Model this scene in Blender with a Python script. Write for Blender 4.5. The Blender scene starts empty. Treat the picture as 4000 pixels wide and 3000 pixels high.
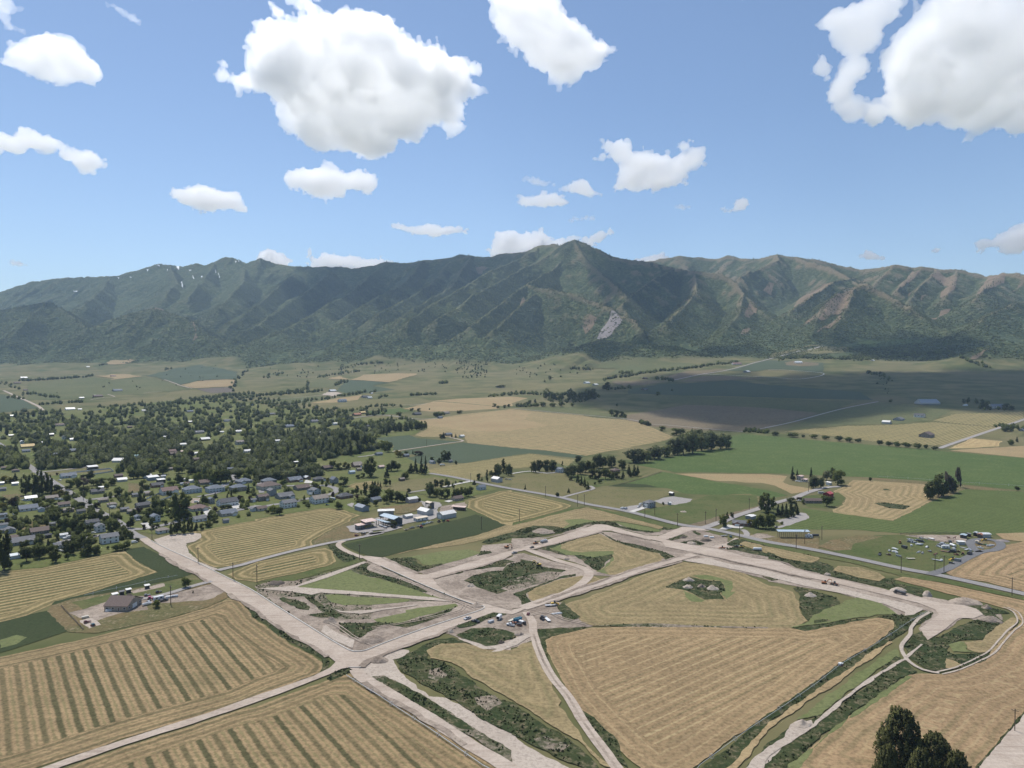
import bpy, bmesh, math, random
import numpy as np
from mathutils import Vector, Matrix
from mathutils.geometry import delaunay_2d_cdt
random.seed(7); RNG = np.random.default_rng(7)
scene = bpy.context.scene
COL = scene.collection
# ------------------------------------------------------------------ camera, sky, sun, exposure
CAMZ, FPX, PITCH = 150.0, 2777.0, math.radians(1.77)
cam = bpy.data.cameras.new('camera'); cam.sensor_width = 36.0; cam.lens = 36.0 * FPX / 4000.0
cam.clip_start = 1.0; cam.clip_end = 60000.0
cam_ob = bpy.data.objects.new('camera', cam); COL.objects.link(cam_ob)
cam_ob.location = (0, 0, CAMZ); cam_ob.rotation_euler = (math.pi / 2 - PITCH, 0, 0)
scene.camera = cam_ob
SUN_EL, SUN_AZ = math.radians(60), math.radians(-32)       # azimuth measured from +Y towards +X
world = bpy.data.worlds.new('World'); scene.world = world; world.use_nodes = True
wn = world.node_tree; wn.nodes.clear()
sky = wn.nodes.new('ShaderNodeTexSky'); sky.sky_type = 'NISHITA'; sky.sun_disc = False
sky.sun_elevation = SUN_EL; sky.sun_rotation = SUN_AZ
sky.altitude = 1400; sky.air_density = 1.0; sky.dust_density = 0.6; sky.ozone_density = 1.6
bg = wn.nodes.new('ShaderNodeBackground'); bg.inputs[1].default_value = 0.12
wo = wn.nodes.new('ShaderNodeOutputWorld')
wn.links.new(sky.outputs[0], bg.inputs[0]); wn.links.new(bg.outputs[0], wo.inputs[0])
sl = bpy.data.lights.new('sun', 'SUN'); sl.energy = 4.0; sl.angle = math.radians(0.53); sl.color = (1.0, 0.95, 0.87)
sun_ob = bpy.data.objects.new('sun', sl); COL.objects.link(sun_ob)
SUNDIR = Vector((math.sin(SUN_AZ) * math.cos(SUN_EL), math.cos(SUN_AZ) * math.cos(SUN_EL), math.sin(SUN_EL)))
sun_ob.rotation_euler = SUNDIR.to_track_quat('Z', 'Y').to_euler(); sun_ob.location = (0, 0, 3000)
scene.view_settings.view_transform = 'Standard'; scene.view_settings.look = 'None'
scene.view_settings.exposure = 0.18; scene.view_settings.gamma = 1.0; scene.view_settings.use_curve_mapping = False
cy = scene.cycles
cy.max_bounces = 102; cy.diffuse_bounces = 2; cy.glossy_bounces = 2; cy.transmission_bounces = 4
cy.volume_bounces = 100; cy.transparent_max_bounces = 12; cy.use_denoising = True

# ------------------------------------------------------------------ noise
def vnoise2(x, y, seed=0):
    xi = np.floor(x).astype(np.int64); yi = np.floor(y).astype(np.int64)
    fx = x - xi; fy = y - yi
    fx = fx * fx * (3 - 2 * fx); fy = fy * fy * (3 - 2 * fy)
    def h(a, b):
        n = (a * 374761393 + b * 668265263 + seed * 1442695041) & 0x7fffffff
        n = ((n ^ (n >> 13)) * 1274126177) & 0x7fffffff
        return ((n ^ (n >> 16)) & 0xffff) / 65535.0
    return ((h(xi, yi) * (1 - fx) + h(xi + 1, yi) * fx) * (1 - fy) + (h(xi, yi + 1) * (1 - fx) + h(xi + 1, yi + 1) * fx) * fy)
def fbm2(x, y, octv=4, seed=0):
    s = 0; a = .5; t = 0
    for o in range(octv):
        s = s + a * vnoise2(x * 2 ** o + 17.3 * o, y * 2 ** o - 9.1 * o, seed + o); t += a; a *= .5
    return s / t

# ------------------------------------------------------------------ camera rays -> world
CP, SP = math.cos(PITCH), math.sin(PITCH)
def ray(u, v):
    a = (u - 2000.0) / FPX; b = (1500.0 - v) / FPX
    return a, CP + SP * b, -SP + CP * b
def at_depth(u, v, d):
    rx, ry, rz = ray(u, v); t = d / ry
    return Vector((rx * t, d, CAMZ + rz * t))
FT = ([-1.3, -.72, -.3, 0, .3, .72, 1.3], [5600, 5200, 4900, 4300, 3700, 3300, 3000])
FT2 = ([-1.3, -.72, -.43, -.25, -.07, .11, .29, .47, .65, 1.3], [4900, 4780, 4680, 4360, 3960, 3800, 3830, 3600, 3300, 2900])
def valley(x, y):
    x = np.asarray(x, float); y = np.asarray(y, float)
    th = x / np.maximum(y, 50.0)
    foot = np.interp(th, *FT)
    s = np.maximum((y - 1250.0) / (foot - 1250.0), 0.0)
    inn = 165.0 * np.minimum(s, 1) ** 1.75
    sl = 165.0 * 1.75 / (foot - 1250.0)
    return inn + np.where(s > 1, (y - foot) * (sl + .045 * np.minimum((y - foot) / 1000, 1)), 0.0)

TILE = {'F': (0, 0, .553), 'A1': (0, 1350, 2.212), 'A2': (1000, 1350, 2.212), 'A3': (2000, 1350, 2.212), 'A4': (3000, 1350, 2.212),
        'B1': (0, 2100, 1.8433), 'B2': (1000, 2000, 2.212), 'B3': (2000, 2000, 2.212), 'B4': (3000, 2000, 2.212),
        'C2': (1000, 2600, 2.212), 'C3': (2000, 2600, 2.212), 'C4': (3000, 2500, 2.212), 'C5': (3400, 2650, 3.687),
        'D1': (0, 850, 1.58), 'D2': (1300, 850, 1.58), 'D3': (2600, 850, 1.58), 'S1': (0, 0, 1.106), 'S2': (2000, 0, 1.106),
        'T1': (0, 1800, 4.424), 'T2': (500, 1750, 4.424), 'T3': (1000, 1800, 4.424), 'T4': (1350, 1850, 4.424),
        'U1': (1750, 2050, 4.424), 'U2': (2600, 1950, 3.687), 'U3': (3400, 2050, 3.687), 'U4': (1750, 2350, 4.424),
        'V1': (250, 2230, 3.687), 'W1': (2800, 1750, 4.424), 'W2': (2050, 1750, 2.949), 'W3': (1000, 1500, 3.16), 'W4': (0, 1600, 3.687), 'P': (0, 0, 1)}
def src(seq):
    """['B1',(x,y),...,'B2',(x,y)] read off enlargements of the survey photograph -> list of (u, v)"""
    out = []; t = TILE['F']
    for p in seq:
        if isinstance(p, str): t = TILE[p]
        else: out.append((t[0] + p[0] / t[2], t[1] + p[1] / t[2]))
    return out

# ------------------------------------------------------------------ mountain ridges: crests as 3-D polylines, u, v, forward distance
RIDGES = [
 # main skyline
 (.62, 1, [(-900,1290,9000),(-400,1215,8900),(0,1141,8800),(114,1100,8700),(253,1085,8600),(430,1077,8500),(519,1062,8500),(601,1034,8500),(665,1032,8400),
   (715,1039,8400),(760,1027,8300),(810,1035,8300),(842,1018,8200),(877,1002,8200),(918,1010,8200),(962,1030,8100),(1019,1010,8000),(1076,1024,8000),(1139,1035,7900),
   (1241,1040,7800),(1329,1039,7800),(1382,1046,7700),(1509,1024,7700),(1591,1027,7600),(1654,1016,7500),(1768,1008,7500),(1800,992,7400),(1844,999,7300),(1933,999,7200),
   (1996,989,7100),(2059,983,7000),(2104,953,6800),(2173,953,6600),(2189,958,6450)]),
 (.75, 1, [(2189,958,6450),(2215,947,6350),(2243,939,6300),(2287,950,6300),(2338,977,6250),(2376,996,6200),(2420,1005,6200),(2471,1016,6150),(2566,1027,6100),(2640,1043,6050),
   (2701,1053,6000),(2809,1062,5900),(2853,1084,5800),(2904,1135,5500),(2954,1198,5200),(3030,1255,4800),(3106,1299,4450),(3150,1331,4200)]),
 # back skyline on the right
 (.6, 1, [(2450,1024,8200),(2600,1009,8000),(2663,999,7900),(2727,1005,7900),(2803,1009,7800),(2841,997,7700),(2891,1008,7600),(2967,1011,7300),(3034,989,7000),(3106,1002,6900),
   (3201,1018,6800),(3296,1040,6700),(3359,1051,6600),(3435,1049,6400),(3492,1034,6200),(3549,1040,6200),(3613,1047,6100),(3676,1051,6050),(3739,1051,6000),(3803,1065,5900),
   (3853,1078,5800),(3916,1068,5600),(3961,1070,5500),(4000,1075,5400),(4400,1110,5200),(4900,1180,5000)]),
 # spurs of the central peak
 (.7, 0, [(2104,953,6800),(2091,977,6600),(1920,1053,6050),(1832,1103,5700),(1737,1160,5300),(1654,1211,4950),(1590,1262,4600)]),
 (.75, 0, [(2150,990,6350),(1996,1072,5850),(1895,1122,5500),(1806,1192,5000),(1705,1245,4650)]),
 (.72, 0, [(2200,1010,6150),(2150,1060,5850),(2059,1110,5300),(2123,1125,5150),(2199,1135,5050),(2287,1160,4900),(2363,1192,4750),(2420,1217,4600),(2471,1242,4500),(2515,1295,4250)]),
 (.72, 0, [(2059,1110,5300),(1984,1166,4950),(1908,1223,4650),(1838,1268,4400)]),
 (.75, 0, [(2090,1150,5050),(2000,1225,4600),(1925,1287,4250)]),
 (.75, 0, [(2243,939,6300),(2300,1030,5900),(2380,1090,5500),(2440,1150,5150)]),
 (.72, 0, [(2629,1046,6050),(2560,1085,5750),(2490,1135,5400),(2430,1185,5000)]),
 (.72, 0, [(2714,1056,6000),(2722,1135,5450),(2663,1204,4950),(2600,1260,4500)]),
 (.75, 0, [(2904,1135,5500),(2890,1225,4900),(2830,1290,4450)]),
 (.7, 0, [(3034,989,7000),(3043,1013,6750),(2980,1046,6450),(2891,1078,6150)]),
 (.66, 0, [(3106,1002,6900),(3144,1018,6650),(3233,1040,6300),(3296,1072,6000),(3347,1103,5700),(3390,1110,5500)]),
 (.62, 0, [(3340,1085,5900),(3258,1097,5650),(3182,1147,5300),(3100,1200,4950)]),
 # reddish knoll in front
 (.68, 0, [(3165,1330,4150),(3190,1245,4500),(3240,1170,4850),(3296,1128,5050),(3372,1116,5100),(3448,1135,5000),(3518,1179,4800),(3587,1217,4600),(3638,1255,4450),(3740,1305,4200)]),
 (.62, 0, [(3340,1120,5050),(3300,1220,4600),(3250,1300,4200)]),
 # spurs on the right
 (.5, 0, [(3492,1034,6200),(3440,1080,5900),(3400,1125,5600)]),
 (.55, 0, [(3600,1050,6100),(3545,1090,5800),(3505,1135,5400)]),
 (.55, 0, [(3660,1055,6050),(3600,1110,5600),(3555,1170,5200)]),
 (.52, 0, [(3739,1056,6000),(3720,1120,5500),(3690,1165,5100)]),
 (.55, 0, [(3916,1070,5600),(3860,1115,5200),(3810,1160,4850)]),
 (.45, 0, [(4400,1130,4900),(4150,1150,4700),(4000,1173,4550),(3891,1211,4300),(3803,1270,4000)]),
 (.4, 0, [(4300,1330,3500),(4000,1350,3400),(3942,1331,3450),(3866,1344,3400),(3752,1395,3200)]),
 # left hills
 (.62, 0, [(-500,1300,5600),(-150,1225,5800),(0,1211,5900),(82,1195,5900),(184,1179,5900),(241,1204,5750),(297,1242,5550),(342,1285,5300)]),
 (.62, 0, [(184,1179,5900),(125,1230,5500),(60,1290,5200)]),
 (.55, 0, [(230,1345,5150),(278,1325,5250),(405,1255,5450),(538,1211,5550),(601,1199,5550),(658,1223,5400),(709,1233,5300),(760,1261,5150),(797,1306,5000),(845,1345,4850)]),
 (.6, 0, [(601,1199,5550),(560,1270,5200),(500,1330,4950)]),
 # spurs of the main ridge
 (.62, 0, [(430,1077,8500),(400,1130,7600),(330,1190,6700)]),
 (.62, 0, [(665,1032,8400),(690,1100,7500),(640,1165,6700)]),
 (.62, 0, [(842,1018,8200),(800,1090,7400),(740,1150,6700)]),
 (.62, 0, [(962,1030,8100),(949,1103,7200),(854,1204,6100)]),
 (.62, 0, [(1152,1059,7600),(1038,1166,6500),(900,1270,5500)]),
 (.62, 0, [(1300,1060,7500),(1203,1135,6700),(1044,1242,5700),(918,1318,5050)]),
 (.62, 0, [(1509,1024,7700),(1380,1130,6500),(1240,1215,5700)]),
 (.62, 0, [(1654,1016,7500),(1585,1100,6600),(1363,1220,5400)]),
 (.62, 0, [(1768,1008,7500),(1680,1115,6300),(1477,1225,5200)]),
 (.62, 0, [(1844,999,7300),(1770,1110,6200),(1580,1230,5000)]),
 # low foot ridges
 (.32, 0, [(1240,1230,5600),(1100,1290,5100),(960,1345,4850)]),
 (.3, 0, [(1600,1275,4900),(1430,1310,4700),(1300,1340,4550)]),
 (.28, 0, [(1850,1330,4300),(1700,1340,4300),(1560,1350,4300)]),
 (.3, 0, [(2650,1345,3900),(2500,1340,3950),(2350,1330,4050)]),
]
def seg_tents(X, Y):
    H = np.full(X.shape, -500.0)
    for ri, (slope, main, pts) in enumerate(RIDGES):
        W = [at_depth(*p) for p in pts]
        acc = 0.0
        for a, b in zip(W[:-1], W[1:]):
            ab = np.array([b.x - a.x, b.y - a.y]); L2 = ab @ ab + 1e-6; L = math.sqrt(L2)
            reach = max(a.z, b.z) / slope + 300
            m = ((X > min(a.x, b.x) - reach) & (X < max(a.x, b.x) + reach) & (Y > min(a.y, b.y) - reach) & (Y < max(a.y, b.y) + reach))
            if not m.any(): acc += L; continue
            x = X[m]; y = Y[m]
            t = np.clip(((x - a.x) * ab[0] + (y - a.y) * ab[1]) / L2, 0, 1)
            dist = np.hypot(x - a.x - ab[0] * t, y - a.y - ab[1] * t)
            s = acc + t * L
            z = a.z + (b.z - a.z) * t
            g = np.abs(2 * vnoise2(s / 210.0, dist / 900.0 + ri * 7, ri) - 1)        # gullies running down from the crest
            g2 = np.abs(2 * vnoise2(s / 85.0, dist / 500.0 + ri * 3, ri + 50) - 1)
            amp = np.minimum(dist * .36, 100.0)
            flank = np.where(dist < 700, dist, 700 + (dist - 700) * .75)
            h = z - slope * flank + amp * (g - .55) * .85 + amp * .35 * (g2 - .5) - np.minimum(dist, 40) * .1
            H[m] = np.maximum(H[m], h); acc += L
    return H
def height(X, Y):
    X = np.asarray(X, float); Y = np.asarray(Y, float)
    V = valley(X, Y)
    H = seg_tents(X, Y)
    n = fbm2(X / 260, Y / 260, 5, 3) - .5
    n2 = np.abs(2 * fbm2(X / 130 + 9, Y / 130, 3, 13) - 1); n3 = np.abs(2 * fbm2(X / 62, Y / 80, 2, 23) - 1)
    H = H + (n * 36 + (n2 - .3) * 22 + (n3 - .3) * 7) * np.clip((H - V) / 120 + .3, 0, 1)
    far = np.clip((Y - 3200) / 900, 0, 1)
    V = V + far * (fbm2(X / 420, Y / 420, 4, 9) - .5) * 60 + np.clip((Y - 1700) / 900, 0, 1) * (fbm2(X / 330, Y / 330, 2, 19) - .5) * 7
    k = 60.0
    d = np.clip(k - np.abs(V - H), 0, None) / k
    return np.where(H < -300, V, np.maximum(V, H) + d * d * k * .25)
# terrain grid: columns are bearings, rows forward distances
TH = np.concatenate([np.linspace(-1.25, -.80, 60)[:-1], np.linspace(-.80, .80, 860), np.linspace(.80, 1.25, 60)[1:]])
ROW = np.concatenate([np.array([40., 80.]), np.linspace(120, 1250, 34)[:-1], np.linspace(1250, 2900, 110)[:-1], np.linspace(2900, 8900, 430), np.linspace(8950, 11500, 30)])
GX = TH[None, :] * ROW[:, None]; GY = np.repeat(ROW[:, None], len(TH), 1)
GZ = height(GX, GY)
tail = np.clip((GY - 9000) / 2500, 0, 1); GZ = GZ * (1 - tail)
def hz(x, y):
    """height of the terrain mesh at a point"""
    x = np.asarray(x, float); y = np.asarray(y, float)
    th = np.clip(x / np.maximum(y, 40.0), TH[0], TH[-1] - 1e-6)
    i = np.clip(np.searchsorted(ROW, y) - 1, 0, len(ROW) - 2); j = np.clip(np.searchsorted(TH, th) - 1, 0, len(TH) - 2)
    a = np.clip((y - ROW[i]) / (ROW[i + 1] - ROW[i]), 0, 1); b = (th - TH[j]) / (TH[j + 1] - TH[j])
    return ((GZ[i, j] * (1 - b) + GZ[i, j + 1] * b) * (1 - a) + (GZ[i + 1, j] * (1 - b) + GZ[i + 1, j + 1] * b) * a)
def ground(u, v, zo=0.0):
    """where the sight line through (u, v) first meets the terrain"""
    rx, ry, rz = ray(u, v)
    ds = np.concatenate([np.linspace(200, 3000, 300), np.linspace(3010, 9500, 900)]) / ry
    f = CAMZ + rz * ds - hz(rx * ds, ry * ds)
    k = np.nonzero(f < 0)[0]
    k = int(k[0]) if len(k) else len(ds) - 1
    t0, t1 = ds[max(k - 1, 0)], ds[k]
    for _ in range(22):
        tm = .5 * (t0 + t1)
        if CAMZ + rz * tm - float(hz(rx * tm, ry * tm)) < 0: t1 = tm
        else: t0 = tm
    t = .5 * (t0 + t1)
    return Vector((rx * t, ry * t, float(hz(rx * t, ry * t)) + zo))
def project(p):
    x, y, z = p[0], p[1], p[2] - CAMZ
    dz = CP * y - SP * z; up = SP * y + CP * z
    return 2000 + FPX * x / dz, 1500 - FPX * up / dz

# ------------------------------------------------------------------ materials
class NT:
    def __init__(s, name, rough=.9, spec=.2):
        s.m = bpy.data.materials.new(name); s.m.use_nodes = True; s.t = s.m.node_tree
        s.b = s.t.nodes['Principled BSDF']; s.b.inputs['Roughness'].default_value = rough
        s.b.inputs['Specular IOR Level'].default_value = spec
    def n(s, typ, **kw):
        x = s.t.nodes.new(typ)
        for k, v in kw.items(): setattr(x, k, v)
        return x
    def lk(s, a, b): s.t.links.new(a, b)
    def val(s, x, sock):
        if isinstance(x, (int, float)): sock.default_value = x
        elif isinstance(x, tuple): sock.default_value = x if len(x) == len(sock.default_value) else (*x, 1)
        else: s.lk(x, sock)
    def math(s, op, a, b=0.0, c=0.0, clamp=False):
        x = s.n('ShaderNodeMath', operation=op, use_clamp=clamp)
        for i, q in enumerate((a, b, c)): s.val(q, x.inputs[i])
        return x.outputs[0]
    def mix(s, f, a, b):
        x = s.n('ShaderNodeMix', data_type='RGBA'); s.val(f, x.inputs[0]); s.val(a, x.inputs[6]); s.val(b, x.inputs[7]); return x.outputs[2]
    def step(s, x, lo, hi, a=0.0, b=1.0):
        r = s.n('ShaderNodeMapRange', interpolation_type='SMOOTHSTEP'); s.val(x, r.inputs[0])
        for i, q in enumerate((lo, hi, a, b)): r.inputs[i + 1].default_value = q
        return r.outputs[0]
    def pos(s):
        return s.n('ShaderNodeNewGeometry').outputs['Position']
    def noise(s, scale, detail=3, vec=None, rough=.55, dist=0):
        x = s.n('ShaderNodeTexNoise'); x.inputs['Scale'].default_value = scale; x.inputs['Detail'].default_value = detail
        x.inputs['Roughness'].default_value = rough; x.inputs['Distortion'].default_value = dist
        s.lk(vec if vec is not None else s.pos(), x.inputs['Vector']); return x.outputs[0]
    def rot(s, ang, sx=1, sy=1, sz=1):
        m = s.n('ShaderNodeMapping', vector_type='POINT'); s.lk(s.pos(), m.inputs[0])
        m.inputs['Rotation'].default_value = (0, 0, ang); m.inputs['Scale'].default_value = (sx, sy, sz); return m.outputs[0]
    def attr(s, name):
        a = s.n('ShaderNodeAttribute', attribute_name=name); return a
    def color(s, c): s.val(c, s.b.inputs['Base Color'])
    def bump(s, h, dist, st=1.0):
        b = s.n('ShaderNodeBump'); b.inputs['Distance'].default_value = dist; b.inputs['Strength'].default_value = st
        s.lk(h, b.inputs['Height']); s.lk(b.outputs[0], s.b.inputs['Normal'])
MATS = {}
def plain(name, col, rough=.7, spec=.3, metal=0, var=.12, scale=.8):
    if name in MATS: return MATS[name]
    m = NT(name, rough, spec); n = m.noise(scale, 3)
    m.color(m.mix(m.step(n, .3, .7), tuple(c * (1 - var) for c in col), tuple(min(1, c * (1 + var)) for c in col)))
    m.b.inputs['Metallic'].default_value = metal; MATS[name] = m.m; return m.m
def mesh_np(name, verts, faces, mat=None, smooth=False, nsides=None):
    me = bpy.data.meshes.new(name)
    verts = np.asarray(verts, np.float32)
    if isinstance(faces, np.ndarray):
        k = faces.shape[1]; n = len(faces)
        me.vertices.add(len(verts)); me.vertices.foreach_set('co', verts.ravel())
        me.loops.add(n * k); me.loops.foreach_set('vertex_index', faces.astype(np.int32).ravel())
        me.polygons.add(n); me.polygons.foreach_set('loop_start', np.arange(0, n * k, k, dtype=np.int32))
        me.update(calc_edges=True)
    else:
        me.from_pydata(verts.tolist(), [], faces); me.update()
    if smooth: me.polygons.foreach_set('use_smooth', np.ones(len(me.polygons), bool))
    if mat: me.materials.append(mat)
    return me
def link(name, me, parent=None):
    o = bpy.data.objects.new(name, me); COL.objects.link(o)
    if parent is not None: o.parent = parent
    return o
def setattr_f(me, name, vals):
    a = me.attributes.new(name, 'FLOAT', 'POINT'); a.data.foreach_set('value', np.asarray(vals, np.float32))
def tag(o, label=None, cat=None, group=None, kind=None):
    if label: o['label'] = label
    if cat: o['category'] = cat
    if group: o['group'] = group
    if kind: o['kind'] = kind
    return o

# ------------------------------------------------------------------ terrain mesh
def terrain_material():
    m = NT('hill_ground', .95, .1)
    veg = m.attr('scrub').outputs['Fac']; dry = m.attr('dry').outputs['Fac']; con = m.attr('conifer').outputs['Fac']
    n1 = m.noise(.012, 5); n2 = m.noise(.06, 4); n3 = m.noise(.0035, 3)
    grass = m.mix(m.step(n1, .35, .68), (.078, .092, .034), (.165, .146, .07))
    grass = m.mix(m.step(n3, .45, .62, 0, .55), grass, (.165, .142, .075))
    vor = m.n('ShaderNodeTexVoronoi'); vor.inputs['Scale'].default_value = .045; m.lk(m.pos(), vor.inputs['Vector'])
    bush = m.step(vor.outputs[0], .45, .85, 1, 0)
    thick = m.step(n1, .40, .60)
    scr = m.mix(bush, (.130, .162, .060), (.052, .080, .030))
    scr = m.mix(m.math('MULTIPLY', m.step(n2, .35, .7), .5), scr, (.055, .075, .03))
    scr = m.mix(m.math('MULTIPLY', thick, .35), m.mix(bush, (.105, .118, .052), (.05, .07, .03)), scr)
    tan = m.mix(n2, (.225, .165, .105), (.14, .13, .07))
    scr = m.mix(m.math('MULTIPLY', dry, m.step(m.math('ADD', n2, m.math('MULTIPLY', dry, .3)), .45, .75), clamp=True), scr, tan)
    scr = m.mix(m.math('MULTIPLY', con, .9), scr, m.mix(bush, (.034, .052, .026), (.02, .032, .017)))
    m.color(m.mix(veg, grass, scr))
    hgt = m.math('MULTIPLY', m.math('MULTIPLY', bush, veg), 1.0)
    m.bump(hgt, 5.0, .7)
    return m.m
def build_terrain():
    nr, nc = GX.shape
    P = np.stack([GX, GY, GZ], -1).reshape(-1, 3)
    idx = np.arange(nr * nc).reshape(nr, nc)
    F = np.stack([idx[:-1, :-1], idx[:-1, 1:], idx[1:, 1:], idx[1:, :-1]], -1).reshape(-1, 4)
    me = mesh_np('terrain', P, F, terrain_material(), True)
    V = valley(GX, GY)
    th = GX / GY
    foot = np.interp(th, *FT2)
    scrub = np.clip((GY - foot + 60 + 330 * (fbm2(GX / 500, GY / 500, 3, 5) - .5) * 2) / 110 + .5, 0, 1)
    # aspect: normals from the grid
    gxx = np.gradient(GZ, axis=1) / np.maximum(np.gradient(GX, axis=1), 1e-3)
    gyy = np.gradient(GZ, axis=0) / np.maximum(np.gradient(GY, axis=0), 1e-3)
    right = np.clip((-gxx - .12) * 3.2, 0, 1)
    left = np.clip((gxx + .02) * 2.2, 0, 1)
    alt = np.clip((GZ - V - 40) / 150, 0, 1)
    nz = fbm2(GX / 230, GY / 230, 4, 77)
    con = np.clip((right * 1.15 + (nz - .5) * 2.8 - .52) * 2.4, 0, 1) * alt * scrub
    curv = GZ - (np.roll(GZ, 5, 0) + np.roll(GZ, -5, 0) + np.roll(GZ, 5, 1) + np.roll(GZ, -5, 1)) / 4
    dryr = np.clip(curv / 7, 0, 1) * alt * np.clip(.45 + 1.3 * (th + .1), .35, 1) + left * .25 * np.clip(th + .2, 0, 1)
    dryr = np.clip(dryr * (.5 + nz), 0, 1) * scrub * (1 - con)
    setattr_f(me, 'scrub', scrub.ravel()); setattr_f(me, 'dry', dryr.ravel()); setattr_f(me, 'conifer', con.ravel())
    o = link('mountain_terrain', me); tag(o, kind='structure')
    b = mesh_np('back_ground', [(-3000, -2500, 0), (3000, -2500, 0), (GX[0, -1], 40, 0), (GX[0, 0], 40, 0)], [(0, 1, 2, 3)], me.materials[0])
    setattr_f(b, 'scrub', [0] * 4); setattr_f(b, 'dry', [0] * 4); setattr_f(b, 'conifer', [0] * 4)
    tag(link('ground', b), kind='structure')
    return con, scrub, alt
CON, SCRUB, ALT = build_terrain()

# ------------------------------------------------------------------ haze
def build_haze():
    z0, z1 = -1.0, float(GZ.max()) + 25.0
    x, y0, y1 = 14600, -2600, 11600
    v = [(sx * x, yy, zz) for zz in (z0, z1) for yy in (y0, y1) for sx in (-1, 1)]
    me = mesh_np('haze', v, [(0, 2, 3, 1), (4, 5, 7, 6), (0, 1, 5, 4), (2, 6, 7, 3), (0, 4, 6, 2), (1, 3, 7, 5)])
    mt = bpy.data.materials.new('haze_air'); mt.use_nodes = True; t = mt.node_tree; t.nodes.clear()
    vo = t.nodes.new('ShaderNodeVolumePrincipled'); vo.inputs['Color'].default_value = (.56, .76, 1.0, 1)
    vo.inputs['Density'].default_value = HAZE_DENSITY; vo.inputs['Anisotropy'].default_value = 0.0
    ou = t.nodes.new('ShaderNodeOutputMaterial'); t.links.new(vo.outputs[0], ou.inputs['Volume'])
    me.materials.append(mt); o = link('haze', me); tag(o, kind='stuff'); return z1
HAZE_DENSITY = 4.2e-5
HAZE_TOP = build_haze()
# ------------------------------------------------------------------ clouds: real bodies above the haze, traced outlines filled with billows
import openvdb
def vnoise3(shape, org, vox, wl, seed):
    """smooth lattice noise on a regular voxel grid, 0..1"""
    rs = np.random.default_rng(seed)
    ax = []
    for k in range(3):
        c = (org[k] + np.arange(shape[k]) * vox) / wl
        i = np.floor(c).astype(int); f = c - i; f = f * f * (3 - 2 * f); ax.append((i - i.min(), f))
    L = rs.random([int(a[0].max()) + 2 for a in ax]).astype(np.float32)
    (ix, fx), (iy, fy), (iz, fz) = ax
    fx = fx.astype(np.float32)[:, None, None]; fy = fy.astype(np.float32)[None, :, None]; fz = fz.astype(np.float32)[None, None, :]
    A = L[ix] * (1 - fx) + L[ix + 1] * fx
    A = A[:, iy] * (1 - fy) + A[:, iy + 1] * fy
    return A[:, :, iz] * (1 - fz) + A[:, :, iz + 1] * fz
def inside(poly, x, y):
    x = np.asarray(x); y = np.asarray(y); r = np.zeros(x.shape, bool); n = len(poly)
    for i in range(n):
        (x0, y0), (x1, y1) = poly[i], poly[i - 1]
        if y0 == y1: continue
        r ^= ((y0 > y) != (y1 > y)) & (x < (x1 - x0) * (y - y0) / (y1 - y0) + x0)
    return r
def edge_dist(poly, x, y):
    d = np.full(np.shape(x), 1e9); n = len(poly)
    for i in range(n):
        (x0, y0), (x1, y1) = poly[i - 1], poly[i]
        ax, ay = x1 - x0, y1 - y0; t = np.clip(((x - x0) * ax + (y - y0) * ay) / (ax * ax + ay * ay + 1e-9), 0, 1)
        d = np.minimum(d, np.hypot(x - x0 - ax * t, y - y0 - ay * t))
    return d
def cloud_material(name, dens):
    m = bpy.data.materials.new(name); m.use_nodes = True; t = m.node_tree; t.nodes.clear()
    vo = t.nodes.new('ShaderNodeVolumeScatter'); vo.inputs['Color'].default_value = (1, 1, 1, 1)
    vo.inputs['Density'].default_value = dens; vo.inputs['Anisotropy'].default_value = CLOUD_ANISO
    ou = t.nodes.new('ShaderNodeOutputMaterial'); t.links.new(vo.outputs[0], ou.inputs['Volume']); return m
CLOUD_ANISO, CLOUD_DENSITY, CLOUD_ALT = 0.83, .015, 1.62
CLOUDM = {0: cloud_material('cloud_dense', CLOUD_DENSITY), 1: cloud_material('cloud_wispy', CLOUD_DENSITY * .42), 2: cloud_material('cloud_thin', CLOUD_DENSITY * .42)}
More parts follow.
